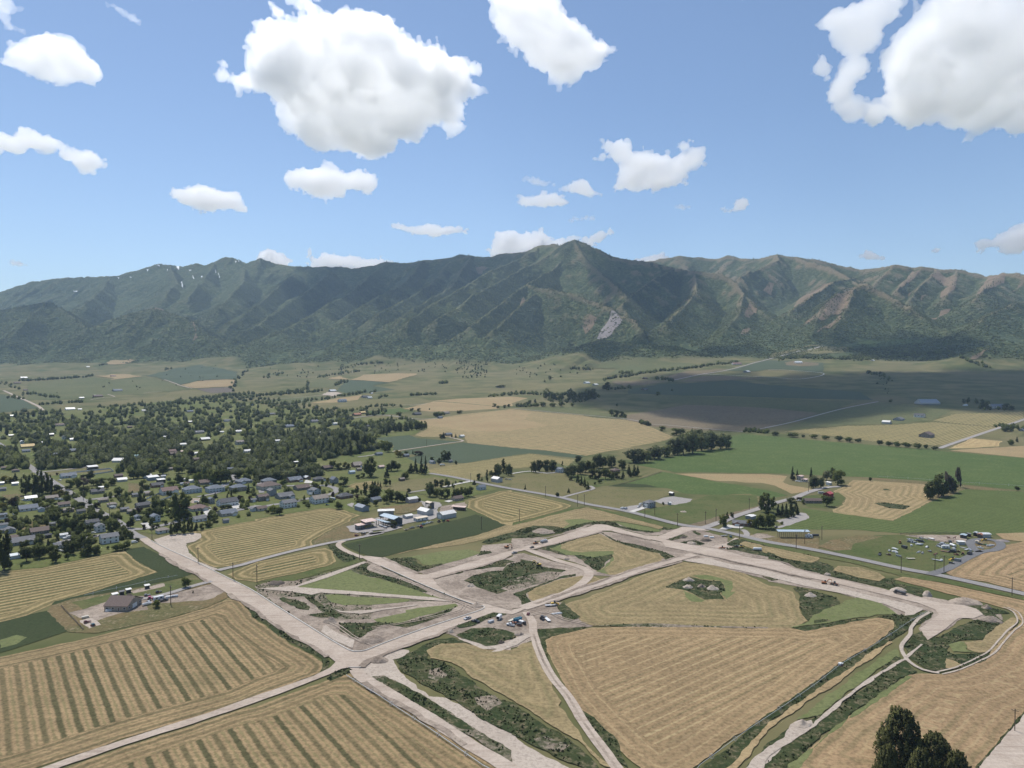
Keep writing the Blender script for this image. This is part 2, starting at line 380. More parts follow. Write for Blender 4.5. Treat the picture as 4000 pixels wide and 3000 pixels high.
def make_cloud(pts, alt, label, vox_px=5.0, rmax=110, wisp=0, seed=1, puff=1.0, group=None, flat=False):
    poly = src(pts) if not flat else pts; P = np.array(poly); u0, v0 = P.min(0); u1, v1 = P.max(0)
    rs = np.random.default_rng(seed)
    tanm = (1414 - .5 * (v0 + v1)) / FPX; dm = (alt * CLOUD_ALT - CAMZ) / tanm
    size = max(u1 - u0, v1 - v0)
    rmin = max(6.0, size * .022)
    B = []
    step = rmin * 1.25
    for _ in range(4):
        gu, gv = np.meshgrid(np.arange(u0, u1, step), np.arange(v0, v1, step)); gu = gu.ravel() + rs.uniform(-.5, .5, gu.size) * step; gv = gv.ravel() + rs.uniform(-.5, .5, gv.size) * step
        ok = inside(poly, gu, gv); gu, gv = gu[ok], gv[ok]; e = edge_dist(poly, gu, gv)
        r = np.minimum(e * 1.02, rmax) * rs.uniform(.55, 1.0, e.size)
        k = (r > rmin * .55) & (rs.random(e.size) < np.clip(rmin * 2.2 / np.maximum(r, 1), .10, 1))
        for a, b, q in zip(gu[k], gv[k], r[k]):
            tn = (1414 - b) / FPX; d = (alt * CLOUD_ALT - CAMZ) / tn if flat else dm * (tanm / tn) ** .5
            d *= 1 + rs.uniform(-1, 1) * .4 * min(rmax, size * .3) / FPX * puff
            c = at_depth(a, b, d); B.append((c.x, c.y, c.z, q / FPX * d * 1.04))
    per = [(poly[i - 1], poly[i]) for i in range(len(poly))]
    for (x0, y0), (x1, y1) in (per if not flat else []):                      # small billows along the rim
        L_ = math.hypot(x1 - x0, y1 - y0); nb = max(1, int(L_ / (rmin * 1.3))); nx_, ny_ = -(y1 - y0) / (L_ + 1e-6), (x1 - x0) / (L_ + 1e-6)
        for i in range(nb):
            t = (i + rs.uniform(0, 1)) / nb; q = rmin * rs.uniform(.5, 1.9); a, b = x0 + (x1 - x0) * t, y0 + (y1 - y0) * t
            sg = 1 if inside(poly, np.array([a + nx_ * 3]), np.array([b + ny_ * 3]))[0] else -1
            a += nx_ * sg * q * .75; b += ny_ * sg * q * .75; tn = max((1414 - b) / FPX, .05); d = dm * (tanm / tn) ** .5 * (1 + rs.uniform(-1, 1) * .5 * q / FPX)
            c = at_depth(a, b, d); B.append((c.x, c.y, c.z, q / FPX * d))
    B = np.array(B)
    if not len(B): return None
    lo = (B[:, :3] - B[:, 3:4]).min(0); hi = (B[:, :3] + B[:, 3:4]).max(0)
    vox = vox_px / FPX * dm
    pad = vox * 4; lo -= pad; hi += pad
    shp = tuple(int(math.ceil((hi[k] - lo[k]) / vox)) + 1 for k in range(3))
    while np.prod(shp, dtype=float) > 9e6:
        vox *= 1.12; shp = tuple(int(math.ceil((hi[k] - lo[k]) / vox)) + 1 for k in range(3))
    F = np.full(shp, -60.0, np.float32)
    for x, y, z, r in B:
        ii = []
        for k, c in enumerate((x, y, z)):
            a = max(int((c - 1.6 * r - lo[k]) / vox), 0); b = min(int((c + 1.6 * r - lo[k]) / vox) + 2, shp[k]); ii.append((a, b))
        (a0, b0), (a1, b1), (a2, b2) = ii
        X = (lo[0] + np.arange(a0, b0) * vox - x)[:, None, None]; Y = (lo[1] + np.arange(a1, b1) * vox - y)[None, :, None]; Z = (lo[2] + np.arange(a2, b2) * vox - z)[None, None, :]
        sub = F[a0:b0, a1:b1, a2:b2]
        np.maximum(sub, (r - np.sqrt(X * X + Y * Y + (Z * 1.15) ** 2)).astype(np.float32), out=sub)
    span = (u1 - u0) / FPX * dm
    wl = min(max(span * .16, 90), 420)
    amp = min(wl * .38, 1.25 * float(np.median(B[:, 3]))); o = 0
    while wl > vox * 2.2 and o < 5:
        n = vnoise3(shp, lo, vox, wl, seed * 10 + o)
        F += (np.abs(n * 2 - 1) * -2 + 1).astype(np.float32) * (-amp * .5) + (n - .5) * amp * .5
        wl *= .47; amp *= .72; o += 1
    F[0] = F[-1] = -9; F[:, 0] = F[:, -1] = -9; F[:, :, 0] = F[:, :, -1] = -9
    g = openvdb.FloatGrid(); g.copyFromArray(-F); g.transform = openvdb.createLinearTransform(voxelSize=vox)
    pts3, quads = g.convertToQuads(isovalue=0.0)
    if not len(quads): return None
    Q = np.asarray(quads); lab = np.arange(len(pts3))
    for _ in range(400):                                                   # keep one connected body
        mn = lab[Q].min(1); nl = lab.copy(); np.minimum.at(nl, Q.ravel(), np.repeat(mn, 4)); nl = nl[nl]
        if (nl == lab).all(): break
        lab = nl
    vals, cnt = np.unique(lab[Q[:, 0]], return_counts=True); quads = Q[lab[Q[:, 0]] == vals[cnt.argmax()]]
    used = np.unique(quads); remap = np.zeros(len(pts3), int); remap[used] = np.arange(len(used)); quads = remap[quads]; pts3 = np.asarray(pts3)[used]
    V = np.asarray(pts3) + lo
    V[:, 2] = np.maximum(V[:, 2], HAZE_TOP + 6)
    c = V.mean(0)
    me = mesh_np('cloud', V - c, np.asarray(quads).astype(np.int32), CLOUDM[wisp], True)
    ob = link('cloud', me); ob.location = c
    tag(ob, label, 'cloud', group); return ob
CLOUDS = [
 (['S1',(1020,360),(1060,300),(1040,200),(1080,110),(1150,90),(1250,115),(1340,105),(1370,50),(1480,20),(1580,45),(1660,25),(1720,80),(1790,130),(1850,170),(1900,150),(1970,200),(2050,220),(2075,300),(2045,350),(2075,410),(2010,440),(2085,490),(2050,550),(1970,580),(1880,550),(1840,600),(1800,630),(1720,610),(1690,700),(1630,690),(1560,700),(1490,660),(1420,680),(1330,650),(1240,620),(1200,560),(1220,520),(1160,470),(1130,410),(1060,410)],
  2150, 'largest white cumulus cloud with a grey base, left of centre high in the sky', 5, 120, 0),
 (['S2',(1740,-10),(1720,70),(1605,130),(1575,200),(1565,320),(1590,400),(1510,430),(1480,550),(1700,560),(1880,545),(2000,575),(2120,585),(2212,570),(2600,600),(2900,450),(3000,200),(2900,-100),(2500,-160),(2000,-120)],
  2150, 'huge cumulus bank in the upper right corner, running out of the picture', 6, 130, 0),
 (['S2',(1320,110),(1350,50),(1450,10),(1600,-40),(1720,-20),(1690,70),(1605,130),(1590,210),(1540,250),(1555,300),(1490,370),(1480,410),(1550,430),(1500,520),(1450,560),(1400,500),(1350,420),(1360,360),(1440,240),(1360,150)],
  2150, 'ragged left lobe beside the huge upper right cumulus bank', 4.5, 70, 0),
 (['S2',(1285,325),(1330,220),(1385,290),(1370,345)], 2150, 'small torn puff left of the upper right cumulus', 4, 40, 0),
 (['S1',(2080,-60),(2085,0),(2110,70),(2140,160),(2175,230),'S2',(-35,205),(20,230),(40,290),(140,330),(200,385),(270,375),(320,330),(390,310),(455,220),(430,170),(370,150),(330,100),(260,60),(180,-20),(100,-70)],
  2100, 'white cumulus cut off by the top edge right of the largest cloud', 5, 80, 0),
 (['S1',(0,270),(30,190),(150,160),(200,150),(280,155),(340,185),(370,230),(440,260),(460,310),(400,360),(270,375),(180,350),(60,310)], 2050, 'rounded white cumulus near the left edge in the upper sky', 4, 60, 0),
 (['S1',(-250,600),(-60,550),(0,560),(50,570),(75,545),(130,545),(240,580),(300,620),(350,650),(400,640),(460,680),(480,720),(420,750),(340,750),(280,710),(180,680),(120,665),(40,675),(-60,655)], 2050, 'long slanting cumulus at the left edge below the rounded one', 4, 50, 0),
 (['S1',(730,860),(745,810),(820,795),(880,790),(960,815),(1035,815),(1050,860),(1085,890),(1070,918),(980,910),(890,912),(800,885)], 2050, 'small flat cumulus halfway down the sky on the left', 4, 50, 0),
 (['S1',(1220,770),(1240,735),(1310,710),(1350,720),(1400,695),(1460,720),(1500,745),(1540,710),(1610,730),(1648,780),(1640,830),(1600,850),(1510,835),(1470,855),(1370,858),(1300,830),(1260,820)], 2000, 'two-humped cumulus just below the largest cloud', 4, 50, 0),
 (['S2',(305,640),(380,640),(380,595),(450,590),(520,600),(540,640),(620,640),(690,660),(710,610),(760,600),(840,630),(840,670),(880,690),(850,740),(770,745),(770,790),(720,820),(610,840),(510,850),(410,830),(410,800),(440,760),(440,710),(370,700),(320,680)], 2000, 'ragged three-lobed cumulus right of centre above the peak', 4, 50, 0),
 (['S2',(5,870),(20,840),(90,845),(130,825),(200,830),(250,860),(280,880),(200,900),(60,900)], 2000, 'small flat cloud above the peak, lowest of the cluster on its left', 3.5, 30, 0),
 (['S2',(50,765),(100,760),(175,790),(150,812),(90,800)], 2000, 'small wisp at the top of the cluster left above the peak', 3.5, 30, 1),
 (['S2',(210,815),(270,775),(330,770),(350,815),(390,845),(320,852),(250,835)], 2000, 'small puff between the flat cloud and the three-lobed cumulus', 3.5, 30, 0),
 (['S2',(895,905),(950,900),(970,855),(1010,850),(1030,880),(1000,912),(930,922)], 2000, 'small comma-shaped cloud right of the three-lobed cumulus', 3.5, 30, 0),
 (['S2',(670,885),(740,880),(780,900),(740,910),(680,898)], 2000, 'faint flat wisp below the three-lobed cumulus', 3.5, 20, 1),
 (['S2',(1980,1035),(2060,1030),(2120,1000),(2180,970),(2300,960),(2420,1000),(2450,1060),(2212,1085),(2050,1075)], 2000, 'low cumulus at the right edge above the hills', 4, 40, 0),
 (['S2',(1505,1100),(1530,1080),(1570,1092),(1608,1108),(1590,1125),(1530,1122)], 2000, 'little puff low over the right-hand hills, larger of two', 3.5, 20, 0),
 (['S2',(1805,1085),(1830,1066),(1852,1078),(1840,1097)], 2000, 'tiniest puff low over the right-hand hills', 3.5, 20, 0),
 (['S1',(1660,980),(1720,958),(1770,975),(1850,965),(1920,985),(1990,970),(2080,1005),(2060,1025),(1960,1010),(1880,1025),(1770,1010),(1720,995)], 2050, 'long low ragged cloud left of the peak just above the skyline', 3.5, 30, 0),
 (['S1',(1850,1130),(1920,1110),(2000,1085),(2100,1075),(2130,1010),(2160,985),'S2',(30,1000),(130,990),(200,1020),(330,1020),(380,990),(420,975),(510,1020),(440,1030),(330,1060),(200,1090),(0,1140)], 2100, 'broad white cumulus bank rising behind the central peak', 4, 45, 0),
 (['S1',(1100,1110),(1130,1080),(1165,1065),(1210,1090),(1260,1120),(1240,1160),(1120,1150)], 2050, 'white cloud top behind the snowy left ridge, left of two', 3.5, 35, 0),
 (['S1',(1320,1140),(1350,1110),(1400,1085),(1450,1095),(1520,1105),(1600,1110),(1700,1125),(1720,1160),(1500,1190),(1340,1180)], 2050, 'white cloud top behind the ridge left of centre, right of two', 3.5, 35, 0),
 (['S2',(520,1115),(580,1105),(650,1092),(680,1115),(600,1150),(540,1150)], 2050, 'small cloud top behind the ridge right of the peak', 3.5, 25, 0),
 (['S1',(-120,-60),(40,-40),(60,10),(100,40),(40,60),(60,100),(128,120),(110,150),(20,130),(-20,60),(-120,20)], 2050, 'torn cloud shred in the upper left corner', 4, 40, 1),
 (['S1',(455,20),(490,12),(560,50),(610,80),(608,118),(560,95),(500,50)], 2050, 'thin slanting wisp near the top edge on the left', 3.5, 30, 1),
 (['S1',(935,310),(965,250),(985,260),(980,300),(998,345),(965,350)], 2050, 'narrow upright wisp left of the largest cloud', 3.5, 25, 1),
 (['S1',(40,1135),(80,1125),(120,1145),(85,1155)], 2050, 'faint small cloud over the low left end of the range', 3.5, 20, 1),
 (['S2',(250,945),(340,930),(415,940),(350,956),(270,952)], 2000, 'thin flat streak over the peak', 3.5, 14, 1),
]
for ci, (pts, alt, lab, vp, rm, wi) in enumerate(CLOUDS):
    make_cloud(pts, alt, lab, vp, rm, wi, seed=ci + 3)
# clouds overhead, above the picture: their bodies stand where the shade on the valley and the foothills comes from
def shade_cloud(shade, alt, label, seed, rmax):
    A = []
    for u, v in shade:
        g = ground(u, v); q = g + SUNDIR * ((alt * CLOUD_ALT - g.z) / SUNDIR.z); A.append(project(q))
    return make_cloud(A, alt, label, 12, rmax, 2, seed=seed, flat=True)
shade_cloud([(2130,1560),(2200,1500),(2420,1480),(2700,1440),(3000,1450),(3400,1440),(3800,1430),(4200,1440),(4500,1520),(4300,1610),(3900,1590),(3550,1605),(3350,1640),(3100,1672),(2850,1690),(2640,1640),(2450,1610),(2300,1600)], 2100, 'broad cumulus deck overhead whose shadow darkens the right-hand valley', 41, 260)
shade_cloud([(3300,1450),(3700,1425),(4200,1430),(4500,1500),(4300,1590),(3800,1585),(3400,1560)], 2150, 'cumulus overhead shading the far right of the valley', 44, 260)
shade_cloud([(2050,1352),(2200,1335),(2400,1318),(2650,1305),(2900,1325),(3060,1362),(2750,1385),(2300,1385)], 2150, 'long cumulus overhead shading the foot of the central mountain', 42, 120)
shade_cloud([(3120,1300),(3300,1265),(3500,1262),(3700,1300),(3900,1345),(3820,1400),(3450,1398),(3220,1350)], 2150, 'cumulus overhead shading the right-hand foothills', 43, 120)
# ------------------------------------------------------------------ field, soil and road materials
def row_angle(vp):
    return math.atan2(2777.0, vp - 2000.0)
def crop_mat(name, tan, green, vp, spacing, width=.4, headland=0.0, patch=.5, soft=.18, straw=(.43, .35, .19), strawf=.5, wob=.25, fine=1.0, second=0):
    """mown or harvested rows: spacing in metres, rows run towards bearing vp, headland = width that follows the field's rim"""
    m = NT(name, .95, .1); a = row_angle(vp)
    nx, ny = -math.sin(a), math.cos(a)
    sep = m.n('ShaderNodeSeparateXYZ'); m.lk(m.pos(), sep.inputs[0])
    q = m.math('ADD', m.math('MULTIPLY', sep.outputs[0], nx / spacing), m.math('MULTIPLY', sep.outputs[1], ny / spacing))
    if headland:
        e = m.attr('edge').outputs['Fac']
        f = m.step(e, headland - .5, headland + .5)
        q2 = m.math('DIVIDE', e, spacing)
        q = m.math('ADD', m.math('MULTIPLY', q, f), m.math('MULTIPLY', q2, m.math('SUBTRACT', 1.0, f)))
    q = m.math('ADD', q, m.math('MULTIPLY', m.math('SUBTRACT', m.noise(.035, 3), .5), wob * .8))
    fr = m.math('FRACT', q)
    tri = m.math('ABSOLUTE', m.math('SUBTRACT', fr, .5))                      # 0 in the middle of a strip
    along = m.rot(-a, .02, .5, .5); fn = m.noise(1.0 * fine, 4, along)
    grit = m.noise(.55, 3, rough=.7); big = m.noise(.011, 4); mid = m.noise(.07, 3)
    s = m.step(m.math('ADD', tri, m.math('MULTIPLY', m.math('SUBTRACT', fn, .5), .3)), width * .5 - soft * .5, width * .5 + soft * .5, 1, 0)
    s = m.math('MULTIPLY', s, m.step(m.math('ADD', m.math('MULTIPLY', big, .6), m.math('MULTIPLY', fn, .4)), .5 - patch * .35, .62 - patch * .2, .25, 1))
    tri2 = m.math('ABSOLUTE', m.math('SUBTRACT', m.math('FRACT', m.math('ADD', q, .5)), .5))
    s2 = m.step(m.math('ADD', tri2, m.math('MULTIPLY', m.math('SUBTRACT', fn, .5), .35)), .03, .12, strawf, 0)
    rnd = m.n('ShaderNodeTexWhiteNoise', noise_dimensions='1D'); m.lk(m.math('FLOOR', q), rnd.inputs['W'])
    amp = m.step(rnd.outputs[0], .0, 1.0, .72, 1.15); s = m.math('MULTIPLY', s, amp, clamp=True); s2 = m.math('MULTIPLY', s2, amp, clamp=True)
    if headland: hl = m.math('ADD', m.math('MULTIPLY', f, .3), .7); s = m.math('MULTIPLY', s, hl); s2 = m.math('MULTIPLY', s2, hl)
    c = m.mix(m.step(m.math('ADD', m.math('MULTIPLY', mid, .5), m.math('MULTIPLY', big, .5)), .36, .64), tuple(x * .86 for x in tan), tuple(min(1, x * 1.1) for x in tan))
    c = m.mix(s2, c, straw)
    if second: c = m.mix(m.step(m.math('ADD', tri2, m.math('MULTIPLY', m.math('SUBTRACT', fn, .5), .5)), .02, .14, second, 0), c, tuple(x * 1.5 for x in green))
    c = m.mix(m.math('MULTIPLY', s, .9), c, m.mix(grit, tuple(x * .6 for x in green), tuple(x * 1.35 for x in green)))
    c = m.mix(m.step(big, .58, .75, 0, .45), c, green)
    dk = m.step(grit, .28, .62, .68, 1.1)
    mul = m.n('ShaderNodeVectorMath', operation='SCALE'); m.lk(c, mul.inputs[0]); m.lk(dk, mul.inputs[3])
    m.color(mul.outputs[0]); m.bump(m.math('ADD', m.math('MULTIPLY', s, .5), grit), .3, .6)
    return m.m
def patch_mat(name, cols, scales=(.012, .07, .5), contrast=1.0, bump=.3, fleck=.52, dist=0.0):
    """organic cover: cols = base, second, dark or light flecks"""
    m = NT(name, .95, .1)
    a, b, g = m.noise(scales[0], 5, dist=dist), m.noise(scales[1], 4, rough=.65, dist=dist), m.noise(scales[2], 3, rough=.7, dist=dist * .5)
    f = m.step(m.math('ADD', m.math('MULTIPLY', a, .5), m.math('MULTIPLY', b, .5)), .5 - .16 / contrast, .5 + .16 / contrast)
    c = m.mix(f, cols[0], cols[1])
    c = m.mix(m.step(m.math('ADD', m.math('MULTIPLY', b, .5), m.math('MULTIPLY', g, .5)), fleck, fleck + .13), c, cols[2])
    mul = m.n('ShaderNodeVectorMath', operation='SCALE'); m.lk(c, mul.inputs[0]); m.lk(m.step(g, .25, .7, .72, 1.16), mul.inputs[3])
    m.color(mul.outputs[0]); m.bump(g, bump, .7)
    return m.m
def track_mat(name, a, b, c):
    """graded dirt: tyre streaks along both street directions, damp and dusty patches"""
    m = NT(name, .95, .1); big = m.noise(.018, 4); mid = m.noise(.11, 4, rough=.65); g = m.noise(.8, 3, rough=.7)
    s1 = m.noise(1.0, 3, m.rot(-math.radians(43.8), .03, .62, .5)); s2 = m.noise(1.0, 3, m.rot(-math.radians(133.6), .03, .62, .5))
    sel = m.step(m.noise(.02, 2), .45, .55)
    st = m.math('ADD', m.math('MULTIPLY', s1, sel), m.math('MULTIPLY', s2, m.math('SUBTRACT', 1.0, sel)))
    col = m.mix(m.step(m.math('ADD', m.math('MULTIPLY', big, .5), m.math('MULTIPLY', mid, .5)), .38, .62), a, b)
    col = m.mix(m.step(st, .52, .70, 0, .55), col, c); col = m.mix(m.step(st, .46, .34, 0, .45), col, tuple(min(.6, x * 1.08) for x in b))
    mul = m.n('ShaderNodeVectorMath', operation='SCALE'); m.lk(col, mul.inputs[0]); m.lk(m.step(g, .25, .7, .86, 1.08), mul.inputs[3])
    m.color(mul.outputs[0]); m.bump(m.math('ADD', st, m.math('MULTIPLY', g, .4)), .25, .6); return m.m
TAN, GRN, STRAW = (.295, .212, .116), (.068, .070, .032), (.38, .30, .165)
SOIL, PALE, DARKG = (.27, .22, .175), (.43, .365, .305), (.034, .05, .02)
GREENCUT = (.135, .160, .063)
M = {
 'stub_w': crop_mat('stubble_west', TAN, GRN, -110, 5.9, .38, 17, .6, straw=(.36, .29, .14), strawf=.4, second=.5),
 'stub_s': crop_mat('stubble_south', TAN, GRN, -40, 6.1, .37, 13, .6, straw=(.36, .29, .14), strawf=.4, second=.5),
 'hay_r': crop_mat('hay_rows_right', (.27, .21, .10), (.09, .092, .037), 4900, 6.0, .5, 8, .9),
 'hay_rh': crop_mat('hay_rows_headland', (.285, .22, .108), (.085, .088, .036), 4900, 6.5, .5, 13, .95, wob=.16),
 'hay_far': crop_mat('hay_rows_far', (.29, .23, .11), (.11, .115, .045), 4900, 7.5, .5, 0, .8),
 'hay_l': crop_mat('hay_rows_left', (.285, .22, .105), (.09, .093, .038), -590, 8.5, .5, 16, .95, wob=.15),
 'tan_rows': crop_mat('stubble_rows', (.285, .202, .112), (.205, .162, .085), 5500, 6.0, .24, 14, .4, strawf=.5, wob=.25),
 'tan_wave': crop_mat('stubble_contours', (.262, .203, .108), (.165, .15, .072), 5200, 7.0, .32, 42, .35, strawf=.26, wob=1.4, soft=.36),
 'tan_east': crop_mat('stubble_east', (.305, .212, .120), (.17, .142, .072), 6200, 7.0, .30, 30, .4, strawf=.4, wob=.7),
 'tan_far': crop_mat('stubble_far', (.30, .225, .12), (.16, .15, .07), 4900, 14.0, .35, 0, .7, wob=.8),
 'tan_swirl': crop_mat('stubble_swirl', (.30, .225, .12), (.19, .165, .08), 3800, 7.0, .34, 46, .5, wob=.9),
 'tan_plain': patch_mat('dry_stubble', ((.285, .205, .112), (.33, .255, .14), (.19, .165, .08))),
 'yellow': crop_mat('ripe_grain', (.40, .30, .15), (.30, .22, .11), 4600, 9.0, .4, 30, .6),
 'alfalfa': patch_mat('dark_alfalfa', ((.036, .052, .021), (.052, .062, .027), (.028, .044, .016)), (.01, .09, .6), .7),
 'weeds': patch_mat('dark_weeds', ((.036, .052, .020), (.06, .066, .028), (.135, .115, .07)), (.03, .16, .5), 1.2, .6, .50),
 'weedsoil': patch_mat('weedy_soil', ((.245, .2, .155), (.05, .062, .026), (.34, .28, .225)), (.035, .14, .5), 2.4, .7, .53, 1.0),
 'cut': patch_mat('pale_cut_green', ((.128, .150, .058), (.165, .175, .078), (.105, .128, .045)), (.012, .05, .4), .8),
 'soil': patch_mat('bare_soil', ((.235, .19, .152), (.375, .31, .252), (.14, .118, .088)), (.022, .10, .45), 2.0, .9, .54, 1.6),
 'pale': patch_mat('pale_dirt', ((.40, .338, .28), (.46, .395, .33), (.31, .26, .21)), (.03, .15, .6), 1.0, .3),
 'road': track_mat('dirt_road', (.385, .315, .255), (.455, .383, .318), (.285, .225, .182)),
 'gravel': patch_mat('grey_gravel', ((.30, .28, .262), (.345, .32, .30), (.26, .24, .222)), (.02, .12, 1.2), .8, .12),
 'asphalt': patch_mat('worn_asphalt', ((.255, .243, .233), (.285, .27, .26), (.225, .215, .205)), (.02, .15, 1.5), .6, .05),
 'darkroad': patch_mat('fresh_gravel', ((.15, .15, .155), (.18, .178, .178), (.13, .13, .135)), (.03, .15, 1.5), .6, .08),
 'concrete': plain('concrete', (.50, .48, .44), .85, .2, var=.08, scale=.4),
 'lawn': patch_mat('town_lawn', ((.098, .122, .036), (.155, .15, .062), (.072, .096, .027)), (.011, .035, .3), 1.2, .25),
 'grass': patch_mat('rough_grass', ((.075, .098, .032), (.125, .125, .052), (.055, .075, .022)), (.015, .06, .4), 1.2, .35),
 'dryweed': patch_mat('dry_weeds', ((.175, .13, .068), (.115, .11, .048), (.225, .18, .115)), (.02, .09, .5), 1.4, .45),
 'pasture': patch_mat('dry_pasture', ((.135, .13, .055), (.19, .16, .082), (.09, .10, .04)), (.012, .05, .4), 1.2, .3),
 'bright': patch_mat('irrigated_green', ((.072, .108, .034), (.09, .122, .04), (.11, .135, .05)), (.006, .035, .3), 1.0),
 'bright2': crop_mat('mown_green', (.105, .128, .044), (.066, .098, .03), -900, 7.0, .45, 0, .8, straw=(.15, .16, .06), strawf=.5),
 'wheat': patch_mat('grey_green_wheat', ((.066, .088, .052), (.078, .098, .058), (.058, .078, .045)), (.006, .04, .3), .7),
 'farg': patch_mat('bench_grass', ((.098, .112, .048), (.135, .132, .062), (.08, .096, .042)), (.006, .03, .12), 1.0),
 'brownf': patch_mat('fallow_field', ((.155, .122, .078), (.185, .15, .098), (.13, .11, .065)), (.006, .03, .15), .9),
 'darkf': patch_mat('ploughed_soil', ((.125, .105, .088), (.15, .125, .10), (.11, .095, .078)), (.01, .05, .3), .8),
 'rock': patch_mat('rock_slide', ((.26, .23, .222), (.31, .275, .26), (.16, .15, .13)), (.02, .06, .15), 1.0, 2.0),
 'hilltan': patch_mat('dry_slope', ((.20, .145, .095), (.235, .175, .115), (.10, .10, .052)), (.015, .05, .12), 1.3, 1.5),
 'snow': plain('old_snow', (.82, .84, .88), .6, .2, var=.03, scale=.02),
}
# ------------------------------------------------------------------ sheets and strips laid on the terrain
NS = [0]; WEED = []; COVER = []
def zoff(d):
    return .02 + NS[0] * .0024 + .30 * np.clip((d - 1150) / 300, 0, 1) + 1.4 * np.clip((d - 2700) / 500, 0, 1)
def ragged(poly, step, amp, wl, seed):
    out = []; n = len(poly)
    for i in range(n):
        a = np.array(poly[i]); b = np.array(poly[(i + 1) % n]); L = np.hypot(*(b - a)); k = max(1, int(L / step))
        for j in range(k): out.append(a + (b - a) * j / k)
    P = np.array(out)
    if amp:
        T = np.roll(P, -1, 0) - np.roll(P, 1, 0); L = np.hypot(T[:, 0], T[:, 1]) + 1e-6; Nn = np.stack([-T[:, 1], T[:, 0]], 1) / L[:, None]
        q = (fbm2(P[:, 0] / wl, P[:, 1] / wl, 3, seed) - .5) * 2 * amp
        P = P + Nn * q[:, None]
    return P
def sheet(name, mat, pts, rag=None, kind='structure', world_pts=None):
    NS[0] += 1
    if world_pts is None:
        W = [ground(u, v) for u, v in src(pts)]; poly = [(p.x, p.y) for p in W]
    else: poly = world_pts
    A = np.array(poly); d = float(np.median(A[:, 1])); dmin = A[:, 1].min()
    area = abs(.5 * np.sum(A[:, 0] * np.roll(A[:, 1], -1) - A[:, 1] * np.roll(A[:, 0], -1)))
    if rag is None: rag = 1.5 * max(1, dmin / 600)
    step = max(2.2, dmin / 260.0)
    P = ragged(poly, step * .8, rag, 7 * max(1, dmin / 700), NS[0])
    g = max(7.0, math.sqrt(area / 2600.0)) if d < 1150 else max(18.0, math.sqrt(area / 1400.0))
    x0, y0 = P.min(0); x1, y1 = P.max(0)
    gx, gy = np.meshgrid(np.arange(x0 + g / 2, x1, g), np.arange(y0 + g / 2, y1, g)); gx, gy = gx.ravel(), gy.ravel()
    pl = [tuple(p) for p in P]
    if len(gx):
        k = inside(pl, gx, gy); gx, gy = gx[k], gy[k]
        ed = edge_dist(poly, gx, gy) if len(gx) else gx; k = ed > g * .45; gx, gy, ed = gx[k], gy[k], ed[k]
    else: ed = gx
    if mat not in ('weeds', 'weedsoil') and d < 900: COVER.append((NS[0], [tuple(p_) for p_ in poly], *A.min(0), *A.max(0)))
    if mat in ('weeds', 'weedsoil') and d < 800: WEED.append((NS[0], pl, x0, y0, x1, y1, 1.0 if mat == 'weeds' else .35))
    vs = [Vector(p) for p in pl] + [Vector((a, b)) for a, b in zip(gx, gy)]
    n = len(pl)
    co, _, fs, ov, _, _ = delaunay_2d_cdt(vs, [], [list(range(n))], 1, 1e-4)
    co = np.array([(c.x, c.y) for c in co])
    if not len(fs): print('EMPTY SHEET', name, pts[:2]); return None
    area2 = lambda f: (co[f[1]][0] - co[f[0]][0]) * (co[f[2]][1] - co[f[0]][1]) - (co[f[2]][0] - co[f[0]][0]) * (co[f[1]][1] - co[f[0]][1])
    fs = [f if area2(f) > 0 else f[::-1] for f in fs]
    e = np.zeros(len(co))
    for i, o in enumerate(ov):
        if o and o[0] >= n: e[i] = ed[o[0] - n]
    z = hz(co[:, 0], co[:, 1]) + zoff(co[:, 1])
    me = mesh_np(name, np.column_stack([co, z]), [tuple(f) for f in fs], M[mat], True)
    setattr_f(me, 'edge', e)
    o = link(name, me); tag(o, kind=kind); return o
